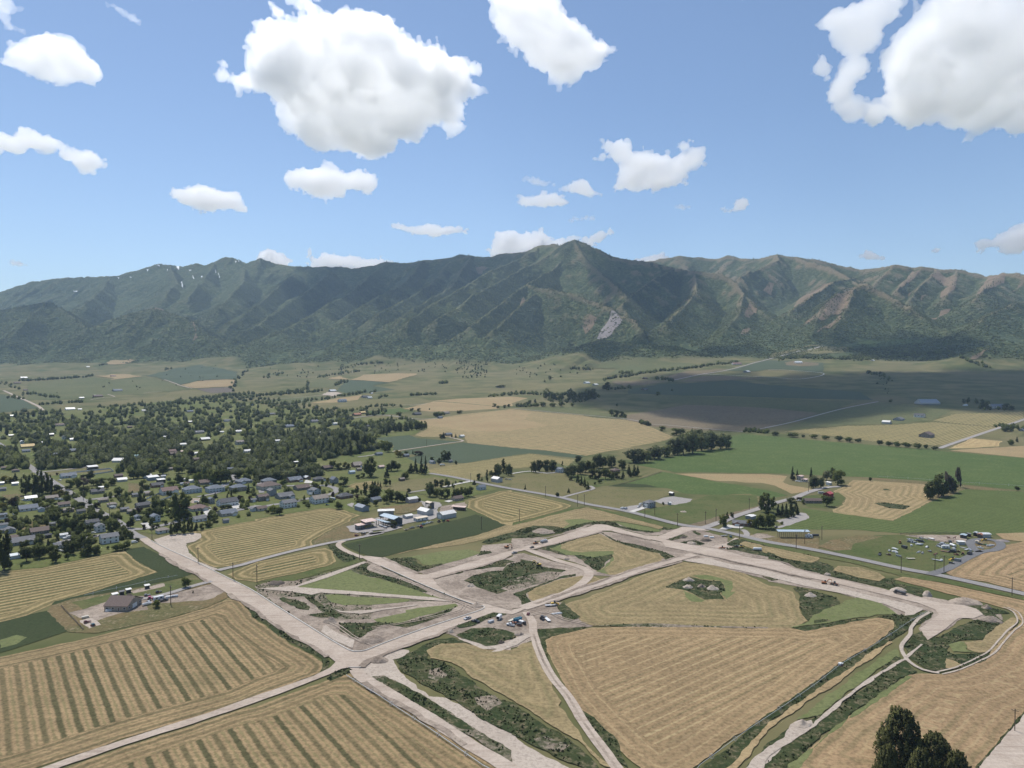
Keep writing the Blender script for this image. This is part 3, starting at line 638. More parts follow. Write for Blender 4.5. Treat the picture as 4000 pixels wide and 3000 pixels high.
def strip(name, mat, pts, width, h=0.0, rag=.25, wpts=None, closed=False, kind='structure'):
    NS[0] += 1
    W = np.array([(p.x, p.y) for p in (ground(u, v) for u, v in src(pts))]) if wpts is None else np.array(wpts)
    # smooth resample (Catmull-Rom)
    out = []; n = len(W)
    for i in range(n - 1):
        p0, p1, p2, p3 = W[max(i - 1, 0)], W[i], W[i + 1], W[min(i + 2, n - 1)]
        L = np.hypot(*(p2 - p1)); k = max(2, int(L / max(4.0, p1[1] / 120)))
        for j in range(k):
            t = j / k; out.append(.5 * ((2 * p1) + (-p0 + p2) * t + (2 * p0 - 5 * p1 + 4 * p2 - p3) * t * t + (-p0 + 3 * p1 - 3 * p2 + p3) * t ** 3))
    out.append(W[-1]); P = np.array(out)
    T = np.gradient(P, axis=0); T /= np.hypot(T[:, 0], T[:, 1])[:, None] + 1e-9; Nn = np.stack([-T[:, 1], T[:, 0]], 1)
    wa = width / 2 + (fbm2(P[:, 0] / 7, P[:, 1] / 7, 2, NS[0]) - .5) * 2 * rag; wb = width / 2 + (fbm2(P[:, 0] / 7 + 50, P[:, 1] / 7, 2, NS[0]) - .5) * 2 * rag
    A = P + Nn * wa[:, None]; B = P - Nn * wb[:, None]; C = P
    if P[:, 1].min() < 800: R_ = np.concatenate([A, B[::-1]]); COVER.append((NS[0], [tuple(p_) for p_ in R_], *R_.min(0), *R_.max(0)))
    rows = [A, C, B]; V = []
    for R in rows: V.append(np.column_stack([R, hz(R[:, 0], R[:, 1]) + zoff(R[:, 1]) + h]))
    k = len(P); F = []
    for r in range(2):
        for i in range(k - 1): F.append((r * k + i, (r + 1) * k + i, (r + 1) * k + i + 1, r * k + i + 1))
    if h:
        for r, sgn in ((0, 1), (2, -1)):
            b = len(V); V.append(V[r] - np.array([0, 0, h + .1]))
            for i in range(k - 1):
                q = (r * k + i, r * k + i + 1, b * k + i + 1, b * k + i); F.append(q if sgn > 0 else q[::-1])
    me = mesh_np(name, np.concatenate(V), F, M[mat], not h)
    setattr_f(me, 'edge', np.zeros(len(me.vertices)))
    o = link(name, me); tag(o, kind=kind); return o
def tracks(name, mat, pts, gauge=1.9, w=.8):
    W = np.array([(p.x, p.y) for p in (ground(u, v) for u, v in src(pts))])
    T = np.gradient(W, axis=0); T /= np.hypot(T[:, 0], T[:, 1])[:, None]; Nn = np.stack([-T[:, 1], T[:, 0]], 1)
    for s in (-1, 1): strip(name, mat, None, w, wpts=W + Nn * s * gauge / 2)
# ------------------------------------------------------------------ the valley floor, far to near
S = sheet
# far benches
S('dry_field','tan_plain',['A1',(1560,345),(1700,310),(1960,295),(2040,300),(2000,355),(1680,370)])
S('dry_field','tan_plain',['A1',(810,265),(960,248),(1130,250),(1240,268),(950,300),(1000,285)])
S('dry_field','tan_plain',['A1',(850,165),(950,130),(1120,122),(1170,130),(1000,165)])
S('ploughed_field','darkf',['A1',(1700,375),(2000,360),(2030,400),(1830,412)])
S('pasture','pasture',['A1',(700,500),(1100,470),(1400,440),(1480,400),(1700,378),(1830,415),(1500,480),(1200,505)])
S('grass_field','farg',['A1',(240,330),(500,300),(800,275),(960,300),(1250,270),(1420,310),(1640,380),(1400,400),(1000,430),(600,460),(240,470)])
S('grass_field','wheat',['A1',(1260,262),(1500,200),(1720,165),(2050,225),(2040,290),(1700,305),(1560,340),(1430,300)])
S('grass_field','wheat',['A1',(0,420),(200,470),(330,540),(200,560),(0,580)])
S('dry_field','tan_plain',['A2',(815,298),(930,255),(1390,243),(1380,256),(1150,320),(920,303)])
S('dry_field','tan_plain',['A2',(615,285),(720,265),(805,297),(660,292)])
S('grass_field','wheat',['A2',(780,302),(920,305),(1150,322),(1000,350),(1200,378),(1050,400),(860,418),(690,395),(760,330)])
S('grass_field','farg',['A2',(440,330),(560,290),(700,310),(660,370),(440,362)])
S('grass_field','farg',['A2',(60,470),(300,445),(600,440),(480,490),(100,510)])
S('pasture','pasture',['A2',(230,540),(480,500),(900,470),(1400,450),(1520,480),(1300,520),(1000,545),(600,560),(300,560)])
S('dry_field','tan_plain',['A2',(470,497),(700,455),(920,425),(870,470),(700,492)])
S('dry_field','tan_plain',['A2',(1540,475),(1760,460),(2212,440),'A3',(130,455),(60,480),(0,500),'A2',(2212,525),(2040,520),(1700,490)])
S('dry_field','tan_plain',['A2',(1280,548),(1540,482),(1780,500),(2060,525),(2110,545),(1800,565),(1500,572)])
S('green_field','bright',['A2',(950,570),(1250,540),(1330,565),(1200,590),(960,605)])
S('pasture','pasture',['A2',(830,640),(1080,605),(1270,620),(1260,670),(900,690)])
S('stubble_field','tan_far',['A2',(1380,650),(1800,592),(2212,548),'A3',(180,568),(600,602),(690,622),(1050,648),(1240,722),(1390,790),(1330,820),(960,890),(640,952),(300,907),(0,887),'A2',(2212,882),(1830,842),(1800,790),(1440,790),(1370,775),(1480,720),(1480,690)])
S('stubble_patch','tan_plain',['A2',(1400,650),(1800,605),(2212,560),'A3',(170,580),(100,640),(320,690),(0,735),'A2',(2212,740),(1820,745),(1700,720),(1480,690)])
S('grass_strip','farg',['A3',(40,548),(500,535),(850,590),(1000,640),(600,600)])
S('wheat_field','wheat',['A2',(1020,802),(1300,765),(1400,802),(1760,830),(1180,917),(1190,870),(1150,840)])
S('wheat_field','wheat',['A2',(1185,924),(1450,884),(1790,838),(2212,882),'A3',(300,908),(640,955),(560,972),(150,932),(0,947),'A2',(2212,952),(1800,1015),(1700,1012),(1500,1010),(1420,1030),(1080,1000),(1430,950)])
S('hay_field','hay_far',['A2',(1490,1072),(1700,1032),(2212,958),'A3',(150,934),(540,988),(480,1042),(390,1015),(160,1050),(0,1062),'A2',(2050,1090),(1900,1163),(1860,1165),(1500,1098)])
S('fallow_field','brownf',['A3',(990,602),(1250,560),(1500,512),(1800,520),(2212,542),'A4',(440,582),(0,702),'A3',(2010,742),(1600,730),(1240,705),(1000,645)])
S('green_field','farg',['A3',(1000,425),(1700,442),(2212,455),'A4',(780,485),(440,578),'A3',(2212,538),(1500,508),(1150,470)])
S('grass_field','wheat',['A3',(1000,380),(1300,330),(1420,330),(1900,300),(2212,340),'A4',(800,400),(900,470),'A3',(2212,450),(1700,436),(1000,415)])
S('dry_field','brownf',['A3',(850,310),(1200,303),(1340,315),(1000,352),(900,335)])
S('fallow_field','brownf',['A3',(1250,290),(1500,225),(1850,205),(1650,250),(1400,300)])
S('fallow_field','brownf',['A3',(1450,315),(1660,262),(2212,285),(1900,298)])
S('grass_field','wheat',['A3',(1850,220),(2212,130),'A4',(480,150),(480,240),(130,208),(0,210),'A3',(2100,225)])
S('pasture','pasture',['A3',(0,290),(240,330),(620,320),(700,360),(300,370),(0,400)])
S('pasture','farg',['A3',(800,260),(900,200),(640,160),(900,100),(1500,150),(1700,175),(1200,230)])
S('grain_field','pasture',['A4',(0,120),(30,70),(300,20),(480,0),(330,5),(100,85)])
S('green_field','bright',['D3',(1130,790),(1200,770),(1400,750),(1620,755),(1600,775),(1400,790),(1250,800)])
S('green_field','pasture',['D3',(760,850),(900,810),(1000,795),(1130,800),(1100,835),(900,845)])
S('field_east','hay_far',['A4',(130,742),(700,692),(1000,692),(1430,662),(2000,712),(1760,782),(1590,860),(1380,862),(930,832),(560,782)])
S('field_east','hay_far',['A4',(1430,650),(1600,592),(2212,572),(2212,625),(2000,708),(1500,660)])
S('green_field','farg',['A4',(450,580),(960,490),(1250,520),(1600,560),(1420,645),(1100,680),(700,690),(130,738)])
S('grain_field','yellow',['A4',(1560,890),(1760,802),(2020,827),(1990,872),(1800,882)])
S('dry_field','tan_plain',['A4',(1700,897),(2212,867),(2300,870),(2300,975),(2212,968),(1560,907)])
S('pasture','pasture',['A4',(1800,780),(2000,720),(2212,690),(2212,760),(2080,820)])
S('irrigated_field','bright',['A3',(1080,1032),(1300,982),(1600,912),(1890,885),(1850,792),(2000,768),'A4',(0,782),(560,832),(930,862),(1480,912),(2212,972),(2500,1010),(2500,1290),(2212,1255),(1700,1200),(1300,1165),(940,1142),(700,1132),(0,1102),'A3',(2212,1102),(1400,1092)])
S('mown_field','bright2',['A4',(1430,1340),(1700,1242),(2212,1262),(2500,1290),(2500,1640),(2212,1642),(1130,1622),(700,1590),(90,1590),(360,1472),(280,1402),(560,1442),(1080,1517)])
S('field_edge','dryweed',['A4',(720,1135),(1000,1150),(1400,1185),(1700,1205),(2212,1262),(1700,1240),(1600,1290),(1430,1338),(1370,1320),(1400,1200),(1100,1180)])
S('stubble_field','tan_plain',['A3',(1410,1107),(2212,1112),'W1',(1230,490),(1130,580),(1250,640),(1700,720),(1480,770),(1300,790),(1000,650),(760,600),(500,600),(300,575),(0,570)])
S('green_field','bright',['A3',(1010,1187),(1150,1140),(1300,1092),(1700,1162),'W1',(0,590),(400,640),(1000,760),(1220,820),(880,880),(720,830),(300,790),(0,840),'A3',(1760,1292),(1500,1282),(1340,1232),(840,1212)])
S('dark_clover','alfalfa',['A3',(830,1215),(960,1190),(1150,1200),(1280,1225),(1100,1225)])
S('pasture','pasture',['W1',(0,850),(300,800),(560,790),(740,850),(730,960),(500,1040),(0,960)])
S('pasture','pasture',['A3',(450,1302),(700,1242),(860,1232),(1350,1262),(1380,1282),(1200,1352),(1000,1422),(640,1372)])
S('pasture','pasture',['A3',(0,1112),(200,1100),(450,1112),(680,1232),(420,1302),(0,1238)])
S('grass_yard','grass',['A3',(450,1110),(640,1120),(980,1160),(1100,1120),(1200,1090),(1000,1185),(830,1210),(690,1230),(560,1180)])
S('pasture','grass',['A3',(1060,1442),(1250,1402),(1560,1342),(1700,1292),(2120,1292),(2120,1400),(1700,1522),(1540,1542)])
S('bare_strip','brownf',['A3',(1540,1545),(1700,1500),(2130,1385),(2130,1420),(1780,1525),(1640,1570)])
S('gravel_lot','gravel',['W2',(1490,610),(1600,575),(1700,555),(1930,590),(1900,620),(1730,660),(1560,640)])
S('gravel_lot','gravel',['W2',(1080,702),(1200,670),(1350,650),(1380,680),(1300,700),(1215,742),(1080,718)])
S('stubble_field','tan_swirl',['A4',(640,1232),(740,1162),(1100,1182),(1400,1202),(1365,1312),(1430,1337),(1080,1515),(560,1442),(560,1422),(640,1382),(680,1312),(560,1260)])
S('weed_patch','weeds',['A4',(910,1362),(1000,1356),(1230,1387),(1180,1417),(1050,1407)])
S('weed_patch','weeds',['A4',(980,1240),(1020,1236),(1070,1254),(1000,1252)])
S('yard_grass','grass',['A4',(240,1310),(600,1270),(670,1310),(640,1370),(540,1410),(350,1400)])
S('gravel_lot','gravel',['W1',(960,1380),(1160,1330),(1020,1260),(1240,1200),(1450,1120),(1540,1130),(1605,1185),(1540,1240),(1300,1320),(1080,1390)])
S('yard_grass','grass',['W1',(0,1420),(180,1330),(330,1240),(560,1230),(1000,1260),(1100,1340),(980,1420),(640,1490),(480,1420),(100,1420)])
S('soil_bank','soil',['W1',(560,1530),(700,1480),(860,1490),(1020,1540),(760,1570)])
# town
S('town_ground','lawn',['B1',(-700,330),(-200,270),(0,242),(300,217),(820,107),(900,92),(1020,66),(985,0),'A1',(1130,1560),(1230,1640),'T2',(180,1450),(520,1500),(700,1492),(1110,1452),(1300,1422),(1990,1292),(2212,1252),'T3',(0,1010),(500,920),(1100,832),(1250,822),(1500,850),(1790,940),'T4',(250,700),(560,600),(1000,540),(1310,480),(1650,500),(2050,510),'A2',(1800,1340),(1900,1290),(2100,1240),(1850,1180),(1500,1107),(1490,1062),(1200,920),(1150,842),(1020,802),(1380,770),(1480,680),(1380,640),(800,620),(600,560),(0,505),'A1',(1800,445),(1200,505),(600,560),(0,600),'P',(-500,1640)])
S('mown_meadow','hay_r',['T3',(1540,450),(1700,390),(1990,350),(2212,420),(2100,480),(1900,520),(1650,470)])
S('meadow','pasture',['T4',(450,250),(760,190),(1000,110),(1400,80),(1560,60),(1900,130),(1700,230),(1380,280),(1080,310),(800,300)])
S('dry_yard','dryweed',['T1',(0,600),(300,570),(440,600),(340,700),(120,660)])
S('dry_yard','pasture',['T1',(760,200),(1200,130),(1600,90),(1930,150),(1900,200),(1600,230),(1200,220),(900,260)])
S('dry_yard','dryweed',['T1',(150,1060),(600,1050),(860,1080),(840,1150),(500,1200),(300,1180)])
S('bare_yard','soil',['T2',(1060,870),(1250,865),(1260,950),(1100,960)])
S('dry_yard','dryweed',['T2',(0,600),(220,620),(420,650),(280,740),(0,790)])
# construction base soil
S('bare_soil','weedsoil',['B2',(0,640),(150,590),(330,600),(600,530),(930,430),(960,425),(1300,575),(1560,690),(1760,770),(1965,815),(1970,845),(1700,940),(1100,1150),(950,1205),(860,1210),(790,1190),(400,955),(0,700)])
S('bare_soil','soil',['B2',(1000,800),(1300,775),(1560,770),(1700,790),(1965,815),(1970,845),(1700,940),(1100,1150),(950,1205),(860,1210),(790,1190),(400,955),(100,740),(450,735),(560,850),(700,930),(1000,930)])
S('bare_soil','soil',['B2',(960,500),(940,440),(1000,440),(1300,580),(1560,690),(1760,770),(1940,812),(1800,800),(1600,750),(1450,700),(1200,600)])
S('bare_soil','soil',['B2',(1530,580),(1700,530),(2212,390),'B3',(0,370),(100,360),(400,440),(560,470),(680,480),(660,560),(560,640),(330,760),(200,790),(100,830),(0,840),'B2',(2212,845),(2000,790),(1750,720),(1560,620)])
S('bare_soil','soil',['B2',(1090,400),(1400,520),(1470,545),(1600,505),(1900,425),(2212,330),'B3',(0,325),(300,230),(560,165),(700,110),(830,115),(920,140),(1150,200),(1250,205),(1350,180),(1470,130),(1400,130),(1290,165),(1160,180),(1010,140),(900,100),(760,85),(600,110),(420,190),(300,220),(100,225),(0,230),'B2',(2212,270),(1950,290),(1940,360),(1500,490)])
S('bare_soil','soil',['B3',(150,350),(250,320),(760,170),(860,175),(1330,270),(1500,330),(1560,370),(1440,420),(900,560),(680,545),(690,500),(560,440),(400,400)])
S('bare_soil','soil',['B3',(1330,240),(1480,130),(1560,140),(1870,225),(1850,285),(2000,330),(2212,380),'B4',(0,420),(120,460),(500,550),(1100,690),(1340,720),(1530,760),(1850,830),(2020,890),(2020,960),(1860,960),(1700,910),(1590,980),(1380,1120),(1300,1000),(1420,860),(1340,850),(1180,910),(900,790),(560,690),(270,650),(0,600),'B3',(2212,590),(1990,525),(1600,440),(1480,420),(1560,370),(1500,330),(1330,270)])
S('yard_soil','soil',['B3',(0,850),(130,830),(280,760),(450,790),(590,910),(660,960),(700,990),(560,1000),(210,1015),(200,1090),(60,1160),(0,1180),'B2',(2212,1210),(2060,1210),(1960,1175),(1750,1090),(1640,1050),(1720,990),(1900,930),(2060,870),(2212,880)])
S('pale_strip','pale',['B2',(900,1350),(980,1250),(1220,1190),(1310,1200),(1330,1260),(1190,1280),(1250,1400),(1500,1590),'C2',(1650,280),(1900,420),(2212,590),'C3',(0,600),(180,720),(500,885),'P',(2270,3040),(2000,3040),'C2',(2212,850),(1900,620),(1500,400),(1200,210),(1000,110)],1.8)
# near fields
S('stubble_field','stub_w',['B1',(-600,990),(0,860),(400,775),(800,685),(1200,588),(1500,505),(1640,435),(1720,445),'B2',(0,930),(150,1040),(300,1140),(480,1240),(575,1300),(592,1345),(560,1390),(470,1430),(200,1520),'B1',(1760,1200),(1200,1356),(900,1448),(300,1652),(0,1752),(-500,1920)])
S('stubble_field','stub_s',['B1',(-300,1990),(260,1775),(460,1670),(900,1510),(1400,1350),(1780,1222),'C2',(0,360),(640,120),(790,60),(870,85),(1000,185),(1300,370),(1900,760),(2090,885),'P',(2300,3250),(2300,3500),(300,3500),(-300,3300)],1.2)
S('hay_field','hay_rh',['B1',(-700,330),(0,248),(300,222),(820,112),(900,97),(1010,190),(1130,250),(980,295),(700,380),(400,470),(200,560),(0,612),(-700,760)])
S('alfalfa_field','alfalfa',['B1',(890,92),(1040,66),(1230,172),(1310,202),(1385,262),(1310,292),(900,372),(500,462),(370,492),(400,462),(700,385),(985,295),(1135,252),(1000,180)])
S('alfalfa_field','alfalfa',['B1',(-500,780),(0,612),(340,527),(390,562),(500,662),(480,682),(200,772),(0,832),(-500,960)])
S('pale_patch','cut',['B1',(0,740),(120,705),(200,720),(120,770),(0,800)])
S('homestead_lot','dryweed',['B1',(370,492),(520,442),(760,402),(1180,337),(1380,297),(1490,302),(1620,382),(1640,432),(1500,503),(1200,585),(700,692),(490,684),(340,530)])
S('homestead_grass','grass',['B1',(520,470),(800,410),(1300,310),(1480,305),(1300,380),(1040,440),(760,480),(600,520)])
S('homestead_dirt','soil',['B1',(500,545),(640,505),(810,455),(1000,425),(1200,410),(1560,330),(1630,390),(1500,450),(1260,470),(1060,480),(1060,520),(860,545),(700,600),(560,575)])
S('homestead_pad','pale',['B1',(580,600),(660,580),(700,610),(730,630),(640,658),(600,640)])
S('homestead_paddock','soil',['B1',(930,390),(1050,360),(1170,333),(1195,352),(1040,390),(960,405)])
S('weed_strip','weeds',['B1',(1720,430),(1800,500),'B2',(60,900),(300,1060),(500,1180),(632,1270),(640,1310),(600,1370),(540,1400),(565,1360),(585,1310),(560,1270),(480,1230),(300,1130),(150,1030),(0,925),'B1',(1810,565),(1730,450)],1.5)
S('weed_strip','weeds',['B2',(600,1440),(740,1370),(800,1352),(850,1390),(760,1410),(640,1470)])
S('hay_field','hay_rh',['B1',(1355,62),(1450,22),'T2',(1110,1455),(1300,1425),(1990,1295),(2212,1258),'T3',(0,1018),(500,930),(1100,838),(1250,828),(1500,858),(1790,948),(1640,1005),(1600,1055),(1200,1235),(950,1400),(1000,1475),(700,1545),'B2',(0,412),'B1',(1640,208),(1540,215),(1450,175),(1380,105)])
S('farm_edge','dryweed',['T3',(1010,1470),(970,1400),(1220,1240),(1620,1060),(1800,950),(1990,1000),(1650,1100),(1650,1250),(1950,1250),(2212,1240),(1500,1380)])
S('hay_field','hay_rh',['B1',(1640,268),(1750,218),'B2',(0,438),(100,415),(300,375),(600,310),(660,345),(690,430),(660,455),(400,520),(0,605),'B1',(1690,302)])
S('weed_strip','weeds',['B2',(620,288),(710,272),(720,300),(880,390),(850,415),(780,440),(700,400)])
S('weed_strip','grass',['B2',(0,612),(400,525),(660,460),(860,425),(880,440),(620,510),(330,600),(210,600),(100,600)])
S('alfalfa_field','alfalfa',['B2',(745,282),(1000,227),(1300,172),(1600,102),(1830,42),(1900,22),(2140,92),(2185,107),(1900,202),(1500,292),(1250,352),(1090,392),(960,377),(820,322)])
S('stubble_strip','tan_wave',['B2',(1110,398),(1250,355),(1500,295),(1900,206),(2212,100),'W2',(0,850),(250,770),(700,690),(800,690),(1200,790),(1590,890),(1600,920),(1540,935),(1300,880),(1060,840),(850,850),(650,870),(480,900),(420,935),(330,915),(150,902),(0,915),'B2',(2212,180),(1960,245),(1700,295),(1350,335)])
S('hay_field','hay_l',['A2',(1840,1342),(2100,1262),(2212,1252),'A3',(0,1262),(400,1352),(510,1382),(480,1407),(130,1502),(0,1532),'A2',(2212,1560),(2150,1550),(1830,1402)])
S('roadside_grass','grass',['A3',(0,1535),(130,1505),(500,1410),(600,1390),(640,1395),(300,1480),(0,1560)])
S('cut_grass','cut',['W2',(450,830),(660,820),(870,850),(640,880),(520,905),(480,935),(400,935),(520,880)])
S('cut_grass','cut',['W2',(1040,850),(1300,890),(1540,940),(1560,965),(1480,972),(1200,925),(1070,880)])
S('weed_bank','weeds',['W2',(0,930),(100,900),(280,905),(430,940),(560,900),(700,860),(900,845),(1040,860),(1100,900),(1300,940),(1480,965),(1580,965),(1480,980),(1250,957),(1090,925),(880,878),(720,888),(560,935),(400,985),(200,1003),(0,1045)])
S('weed_bank','weeds',['W2',(1590,935),(1600,868),(1760,905),(1740,932),(1640,952)])
S('weed_bank','weeds',['U1',(580,310),(800,210),(1220,100),(1420,40),(1700,20),(1800,30),(2050,70),(2212,20),(2212,80),(1880,140),(1700,190),(1450,230),(1100,220),(900,290),(700,330)])
S('weed_bank','weeds',['U1',(560,460),(720,455),(760,480),(560,535),(500,545)])
S('cut_grass','cut',['B2',(1110,408),(1350,386),(1600,342),(1850,326),(1945,352),(1880,382),(1600,457),(1500,467),(1440,457),(1380,400)])
S('weed_bank','weeds',['B2',(1120,410),(1350,392),(1390,412),(1390,442),(1450,470),(1600,448),(1620,455),(1500,492),(1390,522),(1290,492),(1170,435)])
S('weed_bank','weeds',['B2',(850,490),(940,442),(990,452),(960,502),(1080,542),(1290,602),(1490,692),(1470,704),(1300,652),(1060,572),(900,542)])
S('cut_grass','cut',['B2',(350,655),(520,590),(820,500),(900,545),(1060,577),(1280,645),(1460,705),(1590,748),(1400,742),(900,692),(600,672)])
S('cut_grass','cut',['B2',(590,722),(640,714),(900,737),(1340,757),(1300,777),(1100,802),(760,812),(650,782)])
S('cut_grass','cut',['B2',(1020,932),(1290,872),(1290,852),(1500,822),(1720,797),(1740,817),(1600,862),(1400,912),(1240,962),(1050,957)])
S('weed_bank','weeds',['B2',(200,752),(230,737),(420,782),(470,822),(460,852),(380,842),(250,782)])
S('weed_bank','weeds',['B2',(400,727),(480,742),(560,792),(600,832),(540,832),(470,772)])
S('weed_bank','weeds',['B2',(450,892),(600,867),(680,857),(760,892),(700,922),(540,912)])
S('weed_bank','weeds',['B2',(710,962),(800,962),(1000,962),(1060,952),(1120,972),(960,1042),(900,1092),(800,1082),(720,1032)])
S('weed_bank','weeds',['B2',(1020,965),(1240,965),(1480,905),(1600,867),(1700,832),(1740,817),(1680,865),(1480,952),(1300,1002),(1180,982)],1.3)
S('weed_bank','weeds',['U1',(290,970),(420,890),(700,820),(960,800),(1010,700),(1240,640),(1260,600),(1500,640),(1560,720),(2040,790),(1960,830),(1700,820),(1500,860),(1250,910),(1020,970),(1160,1030),(980,1080),(900,1110),(1050,1140),(840,1200),(700,1160),(560,1110),(420,1030)],1.4)
S('weed_bank','weedsoil',['U1',(1020,970),(1250,910),(1500,860),(1700,820),(1960,830),(1800,960),(1500,1040),(1300,1100),(1050,1140),(980,1080),(1160,1030)])
S('weed_bank','weeds',['U1',(1120,1200),(1400,1100),(1700,1000),(2000,880),(2212,850),(2212,890),(1950,930),(1600,1060),(1380,1170),(1350,1250),(1450,1340),(1400,1420),(1280,1380),(1250,1310),(1220,1260)])
S('weed_bank','weeds',['U1',(0,850),(150,800),(260,780),(270,830),(150,860)])
S('weed_bank','weeds',['U1',(410,780),(560,720),(760,690),(840,630),(1000,610),(1150,640),(1010,680),(980,730),(760,740),(600,770)],1.3)
S('stubble_patch','tan_wave',['U1',(1370,1180),(1500,1110),(1950,940),(2212,900),'B3',(600,555),(700,560),(780,590),(600,650),(460,700),'U1',(1800,1200),(1600,1290),(1470,1330),(1400,1270)])
S('stubble_patch','tan_wave',['B3',(320,312),(560,237),(760,192),(900,262),(1150,312),(1240,342),(1320,397),(1260,432),(1000,502),(900,547),(840,547),(730,512),(800,482),(880,402),(860,372),(780,382),(720,442),(640,437),(560,382),(440,372),(340,337)])
S('cut_grass','cut',['B3',(320,312),(430,275),(420,310),(480,340),(600,350),(760,340),(880,340),(870,420),(800,500),(840,545),(730,515),(800,480),(870,400),(850,372),(780,382),(700,430),(560,382),(440,372)])
S('weed_bank','weeds',['B3',(540,375),(620,380),(700,400),(780,380),(860,365),(880,390),(830,420),(780,482),(740,512),(700,492),(640,450)])
S('weed_bank','weeds',['B3',(770,180),(900,250),(1100,290),(1200,320),(1300,340),(1430,400),(1330,422),(1270,362),(1050,312),(880,255)],1.3)
S('weed_bank','weeds',['B3',(240,325),(340,345),(500,392),(490,380),(330,320),(560,235),(760,190),(755,178),(520,235)])
S('weed_bank','weeds',['U2',(30,580),(150,530),(250,512),(320,540),(190,580),(80,600)])
S('weed_bank','weeds',['U2',(210,625),(330,595),(460,605),(560,650),(480,680),(330,660)])
S('weed_bank','weeds',['U2',(380,470),(420,460),(510,505),(480,525),(400,490)])
S('weed_bank','weeds',['U2',(880,650),(1000,590),(1200,600),(1700,700),(2212,790),(2212,850),(1700,745),(1400,690),(1200,665),(1100,700),(1250,720),(1600,800),(1560,850),(1250,790),(1000,740),(830,730),(1000,690)])
S('stubble_patch','tan_wave',['U2',(1060,650),(1150,615),(1700,735),(2212,850),(2212,870),(2100,915),(1950,905),(1600,830),(1300,730)])
S('weed_bank','weeds',['B4',(0,350),(150,412),(380,442),(420,422),(570,472),(560,512),(800,577),(960,607),(1010,582),(1080,572),(1100,622),(1330,662),(1355,702),(1330,742),(1180,692),(900,632),(560,562),(300,502),(120,452),(0,402)],1.3)
S('stubble_patch','tan_wave',['B4',(555,507),(600,467),(780,482),(960,532),(1010,572),(960,602),(800,572)])
S('verge','grass',['U2',(1060,575),(1350,570),(1700,680),(2212,790),'B4',(300,330),(700,410),(1150,515),(1500,575),(2212,735),(2212,765),(1500,615),(1160,560),(700,440),(300,365),'U2',(2212,840),(1600,710)])
S('verge','grass',['A3',(700,1400),(1000,1465),(1420,1560),(1460,1580),(1400,1590),(1000,1490),(650,1400)])
S('roadside_dry','dryweed',['U2',(1380,580),(1640,555),(2212,560),(2212,760),(1800,680)])
# junkyard side
S('yard_grass','grass',['B4',(560,342),(640,290),(760,212),(1130,200),(1250,215),(1700,270),(1775,352),(1650,452),(1440,532),(1400,542),(1000,455),(700,382)])
S('dry_bank','dryweed',['B4',(430,300),(560,240),(760,205),(1000,212),(900,240),(640,300),(760,260),(720,330),(560,335)])
S('corral_soil','soil',['B4',(1180,207),(1400,200),(1720,205),(1700,275),(1500,262)])
S('stubble_field','tan_east',['B4',(1540,530),(1660,450),(1800,355),(2040,292),(2212,262),(2700,180),(2700,830),(2212,692),(1900,612),(1600,562)])
S('dry_field','tan_plain',['B4',(1960,190),(2212,180),(2600,190),(2600,210),(2212,262),(2050,240)])
S('loop_soil','dryweed',['B4',(1770,260),(1900,250),(1980,270),(1990,300),(1840,345),(1790,320)])
# east and south-east
S('stubble_field','tan_east',['B4',(1090,585),(1160,562),(1500,617),(2212,770),'P',(4150,2400),(4350,2600),(4000,2800),'C4',(2212,645),(1830,1090),'P',(3800,3050),(3060,3050),'C4',(190,1106),(600,722),(900,532),(1200,312),(1300,292),(1500,302),(1700,252),(1900,152),(2030,0),'B4',(2180,962),(2150,892),(2080,852),(1900,792),(1700,742),(1530,702),(1350,652)])
S('weed_knoll','weeds',['B4',(1530,760),(1700,780),(1870,820),(2050,860),(2075,875),(1960,890),(2030,950),(1900,1052),(1860,1112),(1640,1112),(1560,1142),(1550,1202),(1600,1232),(1900,1232),(1880,1292),(1700,1342),(1500,1372),(1380,1372),(1220,1262),(1180,1180),(1250,1062),(1330,1032),(1380,1112),(1500,1062),(1600,1012),(1880,902),(1700,800)],1.4)
S('tan_loop','tan_wave',['B4',(1700,1130),(1860,1115),(1900,1060),(2020,960),(2120,900),(2160,950),(2050,1080),(1930,1210),(1820,1220),(1720,1190)])
S('cut_grass','cut',['B4',(1560,1152),(1650,1122),(1700,1132),(1720,1192),(1820,1222),(1600,1212)])
S('dry_patch','tan_plain',['B4',(1540,1270),(1600,1290),(1680,1330),(1600,1362),(1540,1350)])
S('stubble_field','tan_wave',['B3',(460,802),(800,692),(1100,562),(1480,434),(1700,457),(2000,532),(2212,642),'B4',(100,652),(210,692),(270,802),(300,902),(340,947),(200,1003),'B3',(2212,1010),(1600,1000),(1000,990),(700,990),(600,962),(560,902)])
S('stubble_field','tan_rows',['B3',(280,1112),(340,1080),(700,1005),(1000,995),(1600,1003),(2212,1012),'B4',(200,1008),(320,1035),(700,947),(950,917),(1080,942),(1090,1002),(900,1162),(620,1312),(250,1592),'C4',(0,642),'P',(2640,3050),(2540,3050),'C3',(1100,885),(980,800),(700,502),(480,252),(400,62),'B3',(320,1252)],1.2)
S('field_line','weedsoil',['B3',(680,985),(1200,965),(1700,990),(2212,1000),(2212,1012),(1700,1002),(1000,998)],.6)
S('weed_island','weeds',['U2',(0,1282),(200,1172),(350,1127),(500,1162),(640,1182),(780,1182),(860,1262),(860,1312),(790,1362),(860,1452),(700,1452),(560,1457),(460,1402),(300,1322),(100,1292)],1.3)
S('cut_grass','cut',['U2',(380,1105),(600,1100),(900,1170),(980,1190),(930,1350),(1000,1340),(880,1450),(790,1370),(870,1310),(860,1250),(780,1175),(500,1155)])
S('cut_grass','cut',['U2',(260,1330),(460,1410),(560,1465),(520,1490),(380,1480),(290,1410)])
